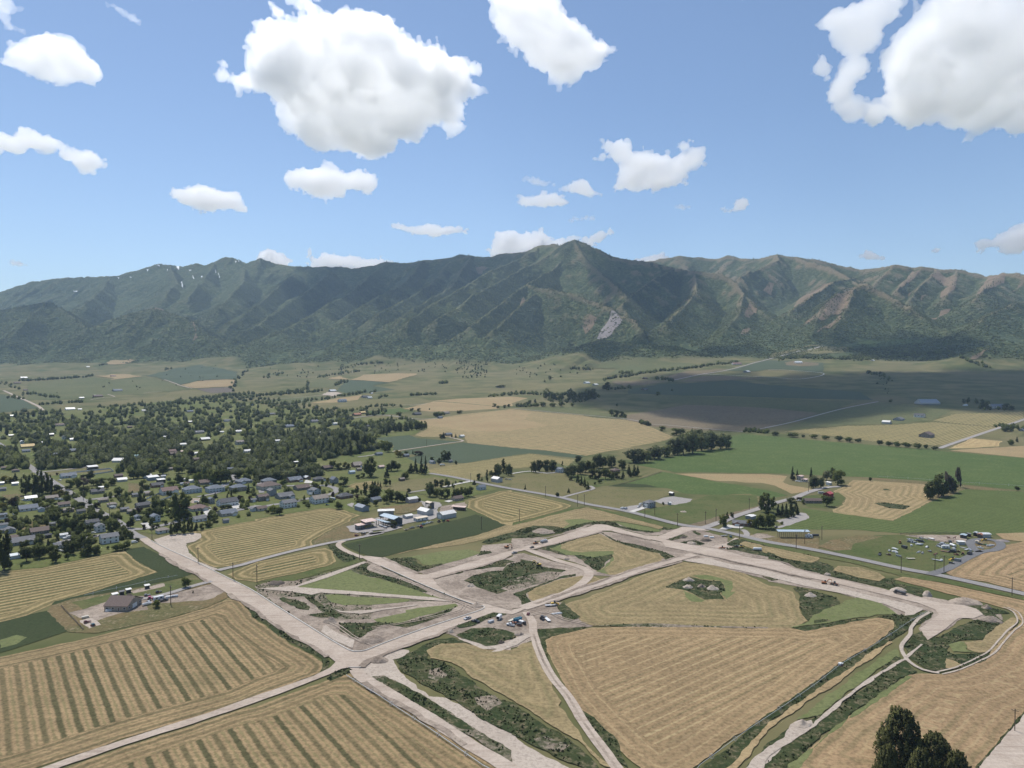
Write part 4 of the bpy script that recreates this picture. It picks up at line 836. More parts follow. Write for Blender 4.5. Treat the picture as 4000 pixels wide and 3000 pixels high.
S('weed_island','weeds',['B4',(215,662),(260,652),(400,692),(600,742),(620,792),(640,812),(560,842),(400,892),(340,942),(300,892),(280,802),(270,712)],1.3)
S('cut_grass','cut',['B4',(630,792),(760,742),(960,772),(1040,832),(1110,887),(960,892),(700,932),(450,972),(200,1005),(340,952),(400,892)])
S('weed_strip','weeds',['B4',(400,942),(480,932),(540,942),(400,967)])
S('weed_strip','weeds',['B4',(200,1008),(700,942),(1100,892),(1300,882),(1420,872),(1400,922),(1150,1032),(1100,1002),(1080,932),(950,917),(700,962),(400,1022),(320,1037)])
S('weed_strip','weeds',['B4',(0,565),(80,590),(30,600),'B3',(2150,560)],.6)
S('weed_corridor','weeds',['B4',(1100,1002),(1330,950),(1250,992),(1050,1122),(800,1302),(520,1502),(360,1592),(260,1659),'C4',(0,722),'P',(2850,3020),(2760,3050),(2690,3050),'C4',(0,642),'B4',(250,1592),(480,1432),(620,1312),(900,1172)],1.2)
S('stubble_strip','tan_rows',['C4',(1080,20),(660,332),(300,572),(0,792),'P',(2850,3050),(2800,3050),'C4',(0,722),(400,457),(700,252),(1040,12)])
S('cut_strip','cut',['C4',(1110,80),(1140,150),(900,292),(700,452),(450,662),(250,692),(380,592),(700,352),(900,202)])
S('ditch_weeds','weeds',['C4',(1100,130),(1180,185),(1280,272),(1190,312),(1000,452),(700,652),(400,902),(180,1092),'P',(3060,3050),(2880,3050),'C4',(0,900),(200,740),(500,640),(800,440),(1000,250)],1.6)
S('ditch_edge','cut',['C4',(1200,312),(1250,320),(900,560),(560,800),(250,1106),(170,1106),(420,900),(700,660),(1000,455)])
S('rubble_strip','pale',['C4',(200,742),(370,702),(390,750),(250,832),(120,960),(0,1060),'P',(2920,3040),(2870,3040),'C4',(0,920),(120,852)],1.8)
S('weed_belt','weeds',['B2',(1190,1282),(1330,1222),(1560,1112),(1700,1092),(1800,1132),(1600,1152),(1490,1222),(1490,1272),(1700,1342),(1900,1502),(2060,1602),(2212,1659),'C3',(0,322),(240,482),(430,602),(700,802),(740,885),'P',(2350,3040),(2270,3040),'C3',(600,885),(400,782),(160,682),(0,602),'C2',(2212,592),(1900,432),(1600,242),(1250,52)],2.0)
S('weed_soil','weedsoil',['C2',(1480,40),(1600,20),(1640,90),(1560,140),(1480,110)],1.5)
S('weed_soil','weedsoil',['C2',(1880,280),(2050,270),(2130,330),(2000,390),(1900,340)],1.5)
S('weed_soil','weedsoil',['C3',(180,640),(280,620),(480,700),(420,760),(260,720)],1.5)
S('weed_strip','weedsoil',['C2',(1000,100),(1100,90),(1300,190),(1700,430),(1920,570),(2212,740),(2212,850),(1900,640),(1400,370),(1100,190)])
S('weed_strip','weeds',['C2',(1100,112),(1250,152),(1700,432),(1920,572),(1800,562),(1400,372),(1150,202)],1.5)
S('stubble_field','tan_wave',['B2',(1480,1202),(1600,1142),(1800,1142),(2000,1192),(2212,1202),'B3',(100,1142),(180,1132),(230,1272),(300,1422),(420,1642),'C3',(400,352),(560,562),(700,742),(860,885),(760,852),(560,652),(300,502),(0,302),'B2',(1900,1452),(1700,1302),(1500,1272)])
S('pond_weeds','weeds',['U4',(150,592),(400,472),(700,462),(1000,502),(1160,562),(1170,652),(1000,682),(860,742),(700,792),(520,722),(300,652)],1.2)
S('pale_bank','pale',['U4',(160,640),(300,660),(520,730),(640,790),(860,760),(1050,700),(1300,580),(1400,560),(1440,600),(1200,760),(900,870),(760,885),(850,830),(600,830),(500,780),(200,670)],1.0)
S('weed_strip','weeds',['B3',(210,1022),(560,1002),(660,992),(560,1032),(340,1082),(280,1112),(300,1252),(400,1482),(520,1659),'C3',(720,452),(900,652),(1000,885),(860,802),(640,452),(460,222),(330,0),'B3',(240,1152)],1.3)
S('weed_patch','weeds',['B3',(400,820),(450,780),(500,850),(590,915),(500,950),(440,930)])
S('weed_patch','weeds',['B2',(1740,990),(1860,950),(2000,880),(2140,870),(2160,890),(2000,930),(1880,985),(1760,1005)])
# bare lots in the town and at the farm
S('bare_lot','pale',['T2',(440,1592),(700,1512),(1100,1472),(1250,1492),(1280,1552),(1150,1622),(1000,1659),'B1',(1345,72),(1362,112),(1440,182),(1590,240),(1500,235),(1300,152),(1130,42)],1.2)
S('farm_yard','gravel',['T4',(350,1062),(470,1012),(440,992),(560,985),(760,972),(900,922),(1090,862),(1210,842),(1480,802),(1570,762),(1600,682),(1570,642),(1650,562),(1640,512),(1540,492),(1380,492),(1260,472),(1320,532),(1340,562),(1370,592),(1260,702),(860,742),(560,762),(430,802),(500,862),(240,872),(20,922),(60,1002),(200,1030),(430,1010)])
S('farm_lot','dryweed',['T4',(560,602),(1000,542),(1310,502),(1320,562),(1180,662),(960,702),(850,702),(850,642),(560,642)])
S('farm_lot','soil',['T4',(1620,680),(1660,570),(1900,530),(2060,500),(2100,560),(1900,660),(1700,690)])
S('driveway','gravel',['T4',(10,545),(110,510),(140,520),(120,560),(150,600),(120,590)])
# ------------------------------------------------------------------ roads
S('dirt_road','road',['B1',(985,0),(1040,45),(1150,115),(1260,190),(1400,260),(1500,322),(1640,407),(1800,500),'B2',(0,852),(100,932),(300,1067),(480,1162),(620,1252),(690,1302),(640,1352),(500,1422),(300,1492),(0,1592),'B1',(1500,1270),(1200,1362),(700,1522),(320,1659),(100,1742),(260,1747),(440,1659),(900,1502),(1400,1342),'B2',(0,1652),(300,1542),(600,1422),(740,1362),(800,1352),(850,1384),(905,1352),(960,1292),(1250,1172),(1640,1032),(1720,992),(1880,935),(2050,872),(2212,890),'B3',(0,892),(60,870),(110,845),(100,830),(0,850),'B2',(2212,850),(2000,790),(1750,720),(1560,622),(1530,577),(1700,530),(2000,450),(2212,375),'B3',(0,357),(160,325),(400,270),(700,190),(780,165),(860,165),(1000,200),(1200,240),(1330,270),(1500,330),(1480,285),(1300,240),(1250,212),(1150,205),(1000,170),(910,140),(820,115),(720,110),(650,135),(560,165),(320,240),(150,285),(0,330),'B2',(2212,335),(1900,425),(1600,510),(1470,547),(1400,540),(1250,470),(1100,400),(950,382),(905,392),(960,422),(1300,572),(1550,682),(1750,762),(1900,812),(1965,820),(1965,838),(1700,932),(1400,1032),(1100,1142),(950,1202),(870,1212),(800,1197),(600,1082),(400,957),(200,832),(0,702),'B1',(1760,352),(1600,272),(1400,172),(1200,82),(1090,25),(1060,0)],.45)
S('dirt_road','road',['U2',(0,500),(240,402),(480,422),(640,462),(380,452),(250,502),(100,560),(0,592),(300,652),(640,702),(850,742),(1180,832),(1650,912),(1850,1002),(2212,1092),'B4',(500,562),(1000,682),(1340,752),(1450,782),(1540,797),(1700,812),(1800,842),(1860,892),(1780,922),(1650,922),(1540,1012),(1450,1072),(1380,1112),(1310,1012),(1480,892),(1450,852),(1300,792),(800,672),(500,602),(200,542),(0,502),'U2',(2100,1150),(1800,1082),(1500,1012),(1000,902),(700,832),(400,772),(0,692),'B3',(1300,262),(1250,215)],.5)
S('dirt_road','road',['U2',(640,692),(870,642),(1000,562),(1060,572),(960,602),(880,650),(900,692),(800,722)],.5)
S('pale_track','pale',['U2',(250,882),(600,852),(900,932),(1300,1002),(1700,1102),(2212,1212),'B4',(300,580),(600,652),(900,732),(1180,792),(1340,842),(1260,892),(1180,902),(1190,872),(1000,802),(700,722),(300,642),(0,562),'U2',(2100,1262),(1900,1222),(1200,1062),(700,962),(300,902)],.9)
S('dirt_track','pale',['B2',(20,667),(340,642),(600,547),(930,432),(955,442),(620,572),(360,652),(600,672),(1000,702),(1560,747),(1700,782),(1560,772),(1000,727),(560,702),(480,722),(300,692)],.6)
S('dirt_track','pale',['B2',(640,832),(760,862),(1000,852),(1400,802),(1380,817),(1100,852),(900,887),(720,872)],.9)
S('pale_bank','pale',['B2',(600,985),(720,1062),(850,1112),(830,1182),(700,1122),(560,1042)],1.0)
strip('dirt_track','road',['B3',(90,835),(300,765),(550,685),(800,605),(1100,505),(1480,395),(1570,372)],8.5,rag=.6)
strip('dirt_track','road',['B3',(140,330),(250,370),(400,425),(560,470),(645,505),(665,540),(640,590),(560,650),(440,715),(330,765),(200,795)],6.5,rag=.5)
strip('dirt_track','road',['B3',(120,870),(175,950),(185,1040),(215,1150),(265,1280),(360,1450),'C3',(480,270),(620,500),(780,720),(900,885),'P',(2440,3040)],4.6)
strip('wheel_rut','soil',['B3',(185,1060),(215,1150),(265,1280),(360,1450),'C3',(480,270),(620,500),(780,720),(900,885),'P',(2440,3040)],1.1)
strip('dirt_track','road',['C2',(860,40),(900,95),(1000,160),(1200,275),(1500,460),(1800,660),(2170,885),'P',(2050,3050)],6.5,rag=.4)
strip('gravel_road','gravel',['B1',(1570,240),(1640,222),(1740,200),'B2',(0,425),(300,345),(640,270),(840,235),(1100,180),'T4',(350,1062),(700,1000),(950,930)],5.6)
strip('dirt_track','road',['B2',(760,255),(720,272),(712,292),(740,318),(820,360),(930,400)],4.5)
strip('county_road','asphalt',['P',(4250,2384),'B4',(2212,712),(1500,555),(1150,490),(700,392),(300,312),(0,262),'B3',(2000,212),(1690,145),'A3',(1430,1545),(1000,1435),(640,1370),(400,1310),(0,1240),'A2',(2050,1210),(1900,1180),(1700,1137),(1500,1105)],8.2,rag=.15)
strip('side_road','gravel',['U2',(500,430),(620,395),(760,345),'W1',(120,1270),(330,1180),(750,1045),(1010,955),(1350,865),(1500,800),(1640,750),(1870,690),(2110,670)],8.0)
strip('driveway','gravel',['A3',(420,1318),(560,1280),(690,1245),(700,1230),(670,1215)],4.5)
strip('driveway','concrete',['A3',(1030,1440),(1090,1420),(1145,1402)],6,rag=0)
strip('driveway','concrete',['A3',(0,1108),(150,1088),(300,1105),(390,1095),(410,1085)],4)
strip('far_road','gravel',['A4',(1480,890),(1620,840),(1900,745),(2212,640),(2400,570)],9)
strip('far_road','gravel',['A4',(-20,712),(200,665),(470,592),(700,535),(950,486)],7)
strip('far_road','gravel',['A3',(1390,302),(1600,258),(1850,217),(2100,150),(2212,122),'A4',(120,90),(300,40),'D3',(830,828),(970,795)],12)
strip('far_track','gravel',['A3',(20,545),(300,572),(600,600),(1000,638),(1200,680),(1350,690),(1900,740),(2010,742),(2212,710)],5)
strip('fence_track','concrete',['A3',(1650,250),(2212,275),'A4',(280,290),(480,243),(130,213),(0,215)],5)
strip('far_track','pale',['A2',(1180,917),(1450,877),(1700,840),(1790,826),(1700,800),(1670,795)],5)
strip('far_road','gravel',['A2',(800,635),(950,612),(1080,602),(1200,612),(1400,638),(1600,628)],7)
strip('far_road','pale',['A1',(30,390),(130,435),(240,482),(330,525),(370,560)],9)
strip('far_track','pale',['A1',(1420,298),(1500,325),(1560,348),(1660,372)],6)
strip('far_track','pale',['A1',(780,470),(900,450),(990,443),(930,422)],5)
strip('far_track','pale',['A1',(1240,412),(1300,405),(1400,398)],5)
strip('far_track','pale',['A2',(60,465),(300,455),(540,432),(620,420)],5)
strip('far_track','pale',['A2',(1180,520),(1330,510),(1480,505),(1330,520)],5)
S('quarry_lot','pale',['A2',(560,430),(620,405),(680,400),(750,415),(700,425),(680,445),(640,432)])
S('red_building_site','brownf',['A4',(140,150),(220,135),(440,155),(430,175),(300,182),(160,172)])
strip('main_street','asphalt',['A1',(-60,820),(0,857),(80,915),(150,975),(310,1082),(440,1172),(530,1230),(600,1275),(700,1335),(830,1430),(960,1495),(1060,1565),(1140,1630),'B1',(1020,10)],9.5)
strip('street','asphalt',['A1',(700,1345),(900,1318),(1160,1283),(1300,1260)],7.5)
strip('street','asphalt',['A1',(740,1390),(560,1385),(300,1405)],8)
strip('street','gravel',['A1',(270,1095),(400,1090),(560,1075),(760,1050)],6)
strip('street','asphalt',['A1',(870,760),(900,785),(950,815)],8)
strip('street','asphalt',['T2',(-10,1400),(200,1410),(440,1375),(700,1320),(1000,1240),(1350,1165),(1600,1110),(1900,1080),(2212,1010),'T3',(100,800),(330,760),(560,735),(760,690),(1000,640),(1200,610),(1340,560),(1400,520),(1370,480),(1260,445),(1130,432),(900,432),(430,440)],8)
strip('street','asphalt',['T2',(1560,690),(1700,640),(1800,590),(1850,520),(1800,480),(1740,455)],8)
strip('street','asphalt',['T2',(1200,850),(1500,790),(1750,700),(2212,560),'T3',(100,560)],6)
strip('street','asphalt',['T1',(860,1460),(1200,1380),(1500,1340),(1750,1290),(2060,1240)],7)
strip('lane','gravel',['T4',(1080,335),(1250,310),(1380,290)],5)
strip('lane','concrete',['T4',(1700,240),(1900,190),(2100,150),(2180,135)],6)
strip('lane','gravel',['A2',(880,965),(1000,950),(1090,935)],6)
strip('driveway','gravel',['B1',(1525,318),(1400,350),(1200,410),(1050,442),(900,452),(820,450)],5)
strip('loop_drive','darkroad',['B4',(1400,545),(1460,525),(1560,490),(1700,412),(1830,352),(1960,332),(2012,300),(1990,262),(1900,240),(1790,245),(1745,272),(1780,325),(1830,352)],6.5)
strip('driveway','gravel',['W1',(500,1540),(520,1490),(480,1440),(430,1420)],5)
S('concrete_apron','concrete',['W1',(40,1415),(180,1330),(330,1355),(470,1375),(420,1400),(280,1390),(160,1420)],0)
S('concrete_apron','concrete',['T2',(1300,1110),(1440,1060),(1490,1110),(1350,1170)],0)
S('concrete_apron','concrete',['T2',(1790,1020),(1910,950),(2000,1020),(1840,1070)],0)
S('concrete_apron','concrete',['T2',(210,1310),(340,1290),(400,1370),(360,1400)],0)
S('concrete_apron','concrete',['T3',(830,390),(860,335),(980,360),(960,395)],0)
S('concrete_apron','concrete',['T4',(1700,485),(1800,460),(1860,480),(1780,505)],0)
strip('field_track','pale',['B4',(1400,870),(1300,930),(1235,1010),(1230,1060),(1165,1140),(1155,1200),(1220,1300),(1340,1370),(1480,1400)],2.0)
tracks('wheel_track','pale',['B4',(1480,1400),(1640,1360),(1800,1290),(1930,1220),(2010,1130),(2100,1030),(2180,960),(2140,870),(2050,830)],2.6,.9)
strip('ditch_line','pale',['C4',(1330,45),(1250,110),(1170,180)],1.3,rag=.5)
strip('ditch_line','pale',['C4',(1170,180),(980,290),(700,485),(400,742),(180,885),(0,1010),'P',(2950,3040)],1.7,rag=1.0)
S('lane_corner','road',['C5',(2300,470),(2212,540),(1560,1290),'P',(3800,3060),(4200,3060),(4200,2700)],.8)
S('lane_verge','weeds',['C5',(2300,420),(2212,490),(1520,1290),'P',(3795,3050),(3815,3050),'C5',(1570,1290),(2212,540),(2300,460)],.6)
# ragged graded shoulders and old tyre tracks
for pts in (['B1',(1150,118),(1260,195),(1400,266),(1500,328)],['B1',(1640,410),(1800,505),'B2',(100,937),(300,1072),(480,1167),(620,1258)],['B2',(905,1352),(960,1300),(1250,1178),(1640,1038),(1720,998)],['B2',(1530,580),(1700,535),(2000,455),(2212,380)],['B3',(160,330),(400,274),(700,195),(780,170)],['B2',(1100,398),(1250,467),(1400,537)],['B2',(1560,627),(1750,727),(2000,797),(2212,855)],['B3',(860,168),(1000,204),(1200,246)],['U2',(300,648),(640,698),(850,738),(1180,828),(1650,908),(1850,998),(2212,1088)],['U2',(2100,1155),(1800,1087),(1500,1017),(1000,907),(700,837),(400,777)],['B3',(200,798),(500,690),(800,590),(1100,490),(1480,378)],['B3',(300,795),(500,735),(800,645),(1100,535),(1480,430)],['C2',(940,150),(1000,205),(1200,320),(1500,500),(1800,700)]):
    strip('road_shoulder','soil',pts,2.6,rag=1.7)
for pts in (['B2',(600,950),(700,985),(850,1090),(1000,1150)],['B2',(1000,1010),(1300,960),(1600,900),(1780,850),(1800,800)],['B2',(1000,480),(1200,560),(1450,660),(1700,760),(1900,850)],['U1',(900,400),(1200,420),(1350,360),(1600,350)],['U1',(1500,560),(1700,680),(2000,720),(2150,760)],['U2',(300,620),(500,560),(700,600),(900,600)],['B3',(150,900),(300,870),(450,930),(650,975)]):
    tracks('wheel_track','road',pts,2.0,.5)
# kerbs along the new streets
strip('kerb','concrete',['B1',(1090,27),(1200,84),(1400,174),(1600,275),(1760,354),'B2',(0,702),(200,834),(400,959),(600,1084),(800,1199),(870,1213),(950,1203),(1100,1143),(1400,1033),(1700,933),(1940,855),(1972,828),(1955,818),(1900,811),(1750,760),(1550,680),(1300,571),(1080,470)],.6,.14,rag=0)
strip('kerb','concrete',['B2',(905,1352),(800,1352)],.4,.12,rag=0)
# mountain patches
S('rock_slide','rock',['D2',(1720,575),(1745,585),(1785,635),(1760,670),(1720,720),(1690,745),(1630,750),(1660,690),(1700,640)],6)
S('dry_slope','hilltan',['D2',(880,300),(920,300),(960,310),(930,330),(900,350),(890,330)],6)
S('dry_slope','hilltan',['D2',(1590,600),(1630,620),(1600,680),(1560,720),(1540,670)],6)
S('dry_slope','hilltan',['D2',(1180,490),(1210,500),(1150,550),(1160,520)],5)
S('dry_slope','hilltan',['D2',(1820,610),(1870,640),(1890,675),(1840,640)],5)
S('dry_slope','hilltan',['D3',(520,510),(575,550),(560,590),(520,620),(480,610),(500,560)],6)
S('dry_slope','hilltan',['D3',(480,690),(530,690),(490,725),(460,720)],5)
S('dry_slope','hilltan',['D3',(640,400),(670,410),(650,480),(600,450)],8)
S('dry_slope','hilltan',['D3',(1060,390),(1000,430),(930,470),(830,545),(790,550),(900,460),(980,410)],5)
S('dry_slope','hilltan',['D3',(1180,428),(1130,500),(1120,560),(1050,600),(960,640),(850,665),(960,560),(1060,470)],7)
S('dry_slope','hilltan',['D3',(1080,600),(1080,630),(980,680),(930,715),(960,680)],5)
S('dry_slope','hilltan',['D3',(1520,330),(1580,330),(1500,400),(1430,450),(1440,420)],6)
S('dry_slope','hilltan',['D3',(1660,320),(1800,370),(1790,430),(1740,475),(1700,500),(1690,490),(1740,420),(1640,360)],7)
S('dry_slope','hilltan',['D3',(1540,440),(1490,490),(1500,470)],5)
S('dry_slope','hilltan',['D3',(1620,480),(1560,520),(1580,480)],5)
S('dry_slope','hilltan',['D3',(1990,370),(2100,350),(2090,400),(2000,440),(1920,485),(1930,450)],7)
S('dry_slope','hilltan',['D3',(1620,620),(1700,575),(1760,565),(1720,600),(1640,622)],5)
S('dry_slope','hilltan',['D3',(2212,400),(2150,450),(2120,470),(2180,420)],5)
S('dry_slope','hilltan',['D3',(1890,860),(1960,820),(2000,810),(1950,850),(1880,890)],5)
S('dry_slope','hilltan',['D1',(1150,615),(1190,660),(1220,740),(1190,765),(1210,700)],6)
S('dry_slope','hilltan',['D1',(900,570),(960,556),(1010,570),(960,580)],5)
for pts in ([(1100,295),(1130,300),(1105,325),(1090,310)],[(965,295),(985,293),(985,305)],[(905,320),(918,320),(910,335)],[(1115,395),(1125,395),(1130,440),(1122,425)],[(1185,360),(1200,378),(1195,380)],[(1240,362),(1250,362),(1246,380)],[(1330,320),(1335,340),(1330,345)],[(1345,340),(1358,372),(1352,370)],[(1450,268),(1460,270),(1455,282)],[(1470,264),(1478,268),(1474,276)],[(1165,322),(1185,325),(1170,330)],[(450,452),(480,455),(470,460)],[(1030,318),(1036,318),(1033,335)],[(800,365),(816,368),(805,372)],[(725,370),(738,374),(730,378)]):
    S('snow_patch','snow',['D1'] + pts, 1.5)

# rank weeds standing on the disturbed land
def weed_tufts():
    rs = np.random.default_rng(77); C = []
    for od, pl, x0, y0, x1, y1, dn in WEED:
        n = int((x1 - x0) * (y1 - y0) / 2.0 * dn); x = rs.uniform(x0, x1, n); y = rs.uniform(y0, y1, n); k = inside(pl, x, y) & (fbm2(x / 6, y / 6, 2, 8) > .42); x, y = x[k], y[k]
        for oc, cp, a0, b0, a1, b1 in COVER:
            if oc > od and a0 < x1 and a1 > x0 and b0 < y1 and b1 > y0 and len(x): kk_ = ~inside(cp, x, y); x, y = x[kk_], y[kk_]
        C.append(np.stack([x, y], 1))
    C = np.concatenate(C); n = len(C); 
    if n > 60000: C = C[rs.choice(n, 60000, False)]; n = len(C)
    h = rs.uniform(.25, .95, n) * (.5 + fbm2(C[:, 0] / 9, C[:, 1] / 9, 2, 3)); b = np.column_stack([C, hz(C[:, 0], C[:, 1]) + .15])
    V = np.zeros((n, 3, 3, 3))
    for t in range(3):
        a = rs.uniform(0, 6.283, n); w = h * rs.uniform(.5, .9, n); d = np.stack([np.cos(a), np.sin(a), 0 * a], 1)
        V[:, t, 0] = b - d * w[:, None]; V[:, t, 1] = b + d * w[:, None]; V[:, t, 2] = b + np.stack([rs.normal(size=n) * .3 * h, rs.normal(size=n) * .3 * h, h], 1)
    me = mesh_np('weed_tufts', V.reshape(-1, 3), np.arange(n * 9).reshape(-1, 3).astype(np.int32), TUFT); setattr_f(me, 'tint', np.repeat(rs.random(n), 9))
    tag(link('weed_tufts', me), 'rank dark weeds standing on the disturbed building land', 'weeds', kind='stuff')
_t = NT('weed_leaf', .9, .1); _tt = _t.attr('tint').outputs['Fac']; _t.color(_t.mix(_t.step(_tt, .7, .9), _t.mix(_tt, (.055, .078, .03), (.095, .108, .045)), (.19, .16, .09))); TUFT = _t.m
weed_tufts()
# ------------------------------------------------------------------ foliage
def leaf_mat(name, col, var=.45, warm=(1.25, 1.15, .8)):
    m = NT(name, .8, .15)
    oi = m.n('ShaderNodeObjectInfo'); tint = m.attr('tint').outputs['Fac']
    n = m.noise(.55, 3, rough=.7); big = m.noise(.09, 2)
    r = m.math('ADD', m.math('FRACT', m.math('ADD', oi.outputs['Random'], tint)), 0.0)
    c = m.mix(r, tuple(x * (1 - var) for x in col), tuple(x * (1 + var) * w for x, w in zip(col, warm)))
    c = m.mix(m.step(n, .3, .7), m.mix(.3, c, (0, 0, 0)), m.mix(.22, c, (.16, .18, .06)))
    m.color(c)
    tr = m.n('ShaderNodeBsdfTranslucent'); m.lk(c, tr.inputs[0]); mx = m.n('ShaderNodeMixShader'); mx.inputs[0].default_value = .5
    m.lk(m.b.outputs[0], mx.inputs[1]); m.lk(tr.outputs[0], mx.inputs[2]); m.lk(mx.outputs[0], m.t.nodes['Material Output'].inputs[0])
    return m.m
LEAF = {'d': leaf_mat('leaf_dark', (.086, .112, .042)), 'l': leaf_mat('leaf_bright', (.14, .17, .05)), 'y': leaf_mat('leaf_yellow', (.185, .17, .04), .2),
        'm': leaf_mat('leaf_maroon', (.045, .024, .026), .25, (1.2, 1, 1)), 's': leaf_mat('needle', (.058, .078, .043), .3), 'w': leaf_mat('leaf_willow', (.125, .152, .092), .35),
        'v': leaf_mat('leaf_silver', (.17, .19, .145), .2), 'g': leaf_mat('bare_twigs', (.15, .125, .115), .2, (1.1, 1, 1)), 'c': leaf_mat('juniper', (.050, .068, .033), .35)}
BARK = plain('bark', (.10, .08, .062), .95, .1)
KIND = {'d': ('deciduous_tree', 'dark green leafy tree'), 'l': ('deciduous_tree', 'bright green leafy tree'), 'y': ('deciduous_tree', 'yellow-green tree'), 'm': ('purple_leaf_tree', 'dark purple-leaved tree'),
        's': ('spruce_tree', 'dark conical spruce'), 'w': ('willow_tree', 'grey-green bushy willow'), 'v': ('silver_tree', 'pale silvery tree'), 'g': ('bare_tree', 'pale leafless tree'),
        'p': ('poplar_tree', 'tall dark cottonwood'), 'c': ('columnar_tree', 'narrow columnar tree'), 'b': ('shrub', 'low green shrub')}
def set_normals(me, N):
    me.polygons.foreach_set('use_smooth', np.ones(len(me.polygons), bool)); N = N / (np.linalg.norm(N, axis=1)[:, None] + 1e-9)
    me.normals_split_custom_set_from_vertices(N.tolist()); return me
def crown_normals(me, seed, up=.75, jit=.4):
    n = len(me.vertices); co = np.empty(n * 3, np.float32); me.vertices.foreach_get('co', co); co = co.reshape(-1, 3); rs = np.random.default_rng(seed)
    R = co - np.array((0, 0, .45)); R[:, 2] *= 1.3; R /= np.linalg.norm(R, axis=1)[:, None] + 1e-9
    return set_normals(me, R + np.array((0, 0, up)) + rs.normal(size=(n, 3)) * jit)
def crown_mesh(name, kind, seed, nleaf=420, mat=None):
    """unit crown: radius 1, height 0..1 scaled later; lumpy masses carrying leaf-sized faces"""
    rs = np.random.default_rng(seed); lobes = []
    if kind == 's':
        for i in range(26):
            t = (i + rs.uniform(0, 1)) / 26; z = .06 + .9 * t; R = (1 - t) * .8 + .05; a = rs.uniform(0, 6.28)
            lobes.append((R * .55 * math.cos(a), R * .55 * math.sin(a), z, max(.09, R * .48), .09))
        lobes.append((0, 0, .94, .08, .07))
    elif kind == 'c':
        for i in range(14):
            t = (i + .5) / 14; a = rs.uniform(0, 6.28); R = math.sin(math.pi * min(1, .12 + .83 * t)) ** .6
            lobes.append((R * .4 * math.cos(a), R * .4 * math.sin(a), .05 + .9 * t, .6 * R + .1, .09))
    elif kind == 'p':
        for i in range(24):
            t = rs.uniform(.08, .92); a = rs.uniform(0, 6.28); R = math.sin(math.pi * (.26 + .64 * t)) ** .8
            q = rs.uniform(.3, .72); lobes.append((R * q * math.cos(a), R * q * math.sin(a), t, .36 * (1.05 - .5 * t), .15))
    elif kind == 'b':
        for i in range(12):
            a = rs.uniform(0, 6.28); q = rs.uniform(0, .6); lobes.append((q * math.cos(a), q * math.sin(a), rs.uniform(.3, .65), rs.uniform(.3, .45), rs.uniform(.22, .32)))
    else:
        n = 22 if kind == 'w' else 17
        for i in range(n):
            a = rs.uniform(0, 6.28); t = rs.uniform(.13, .84); R = math.sqrt(max(0.05, 1 - ((t - .42) / .6) ** 2)); q = rs.uniform(.25, .68) * R
            lobes.append((q * math.cos(a), q * math.sin(a), t, rs.uniform(.26, .42), rs.uniform(.13, .2)))
    V = []; F = []
    # inner masses added to block light, so the crown reads solid
    for x, y, z, r, rz in lobes:
        b = len(V); k = 5
        for zz, s in ((-.72, .55), (.0, .86), (.7, .5)):
            for j in range(k):
                a = 6.283 * j / k + rs.uniform(-.3, .3); q = s * rs.uniform(.75, 1.0)
                V.append((x + r * .9 * q * math.cos(a), y + r * .9 * q * math.sin(a), z + rz * .9 * zz * rs.uniform(.8, 1.1)))
        V.append((x, y, z + rz * .92)); top = len(V) - 1
        for lv in (0, 1):
            for j in range(k):
                F.append((b + lv * k + j, b + lv * k + (j + 1) % k, b + (lv + 1) * k + (j + 1) % k, b + (lv + 1) * k + j))
        for j in range(k): F.append((b + 2 * k + j, b + 2 * k + (j + 1) % k, top))
    w = np.array([l[3] * l[4] for l in lobes]); w /= w.sum()
    for i in range(nleaf):
        x, y, z, r, rz = lobes[rs.choice(len(lobes), p=w)]
        d = rs.normal(size=3); d /= np.linalg.norm(d); d[2] = abs(d[2]) if rs.random() < .72 else d[2]
        q = rs.uniform(.8, 1.22); c = np.array((x + d[0] * r * q, y + d[1] * r * q, z + d[2] * rz * q))
        s = rs.uniform(.05, .115) * (1.0 if kind != 's' else .8)
        nrm = d + rs.normal(size=3) * .55; nrm /= np.linalg.norm(nrm)
        u = np.cross(nrm, rs.normal(size=3)); u /= np.linalg.norm(u) + 1e-9; v = np.cross(nrm, u); zsc = .42 if kind in 'pc' else .5
        b = len(V)
        for a, e in ((-1, -.7), (1, -.8), (.8, .9), (-.7, 1)):
            p = c + (u * a + v * e * .8) * s * np.array((1, 1, zsc)); V.append(tuple(p))
        F.append((b, b + 1, b + 2, b + 3))
    V = np.array(V); V[:, 2] = np.clip(V[:, 2], .0, 1.05)
    return crown_normals(mesh_np(name, V, F, mat), seed)
def trunk_mesh(kind):
    """unit tree: crown spans 0..1 of the height, trunk reaches into it, with limbs"""
    V = []; F = []
    def tube(a, b, r0, r1, k=6):
        a = np.array(a, float); b = np.array(b, float); d = b - a; d /= np.linalg.norm(d); u = np.cross(d, (.3, 1, .2)); u /= np.linalg.norm(u); v = np.cross(d, u); s = len(V)
        for p, r in ((a, r0), (b, r1)):
            for j in range(k): V.append(tuple(p + (u * math.cos(6.283 * j / k) + v * math.sin(6.283 * j / k)) * r * np.array((1, 1, .5))))
        for j in range(k): F.append((s + j, s + (j + 1) % k, s + k + (j + 1) % k, s + k + j))
    tube((0, 0, -.03), (0, 0, .5), .085, .05)
    if kind != 's':
        for i in range(5):
            a = i * 1.3; tube((0, 0, .12 + .06 * i), (.5 * math.cos(a), .5 * math.sin(a), .42 + .07 * i), .04, .015, 5)
    else: tube((0, 0, .5), (0, 0, .95), .05, .01)
    return mesh_np('trunk', V, F, BARK)
CROWNS = {}
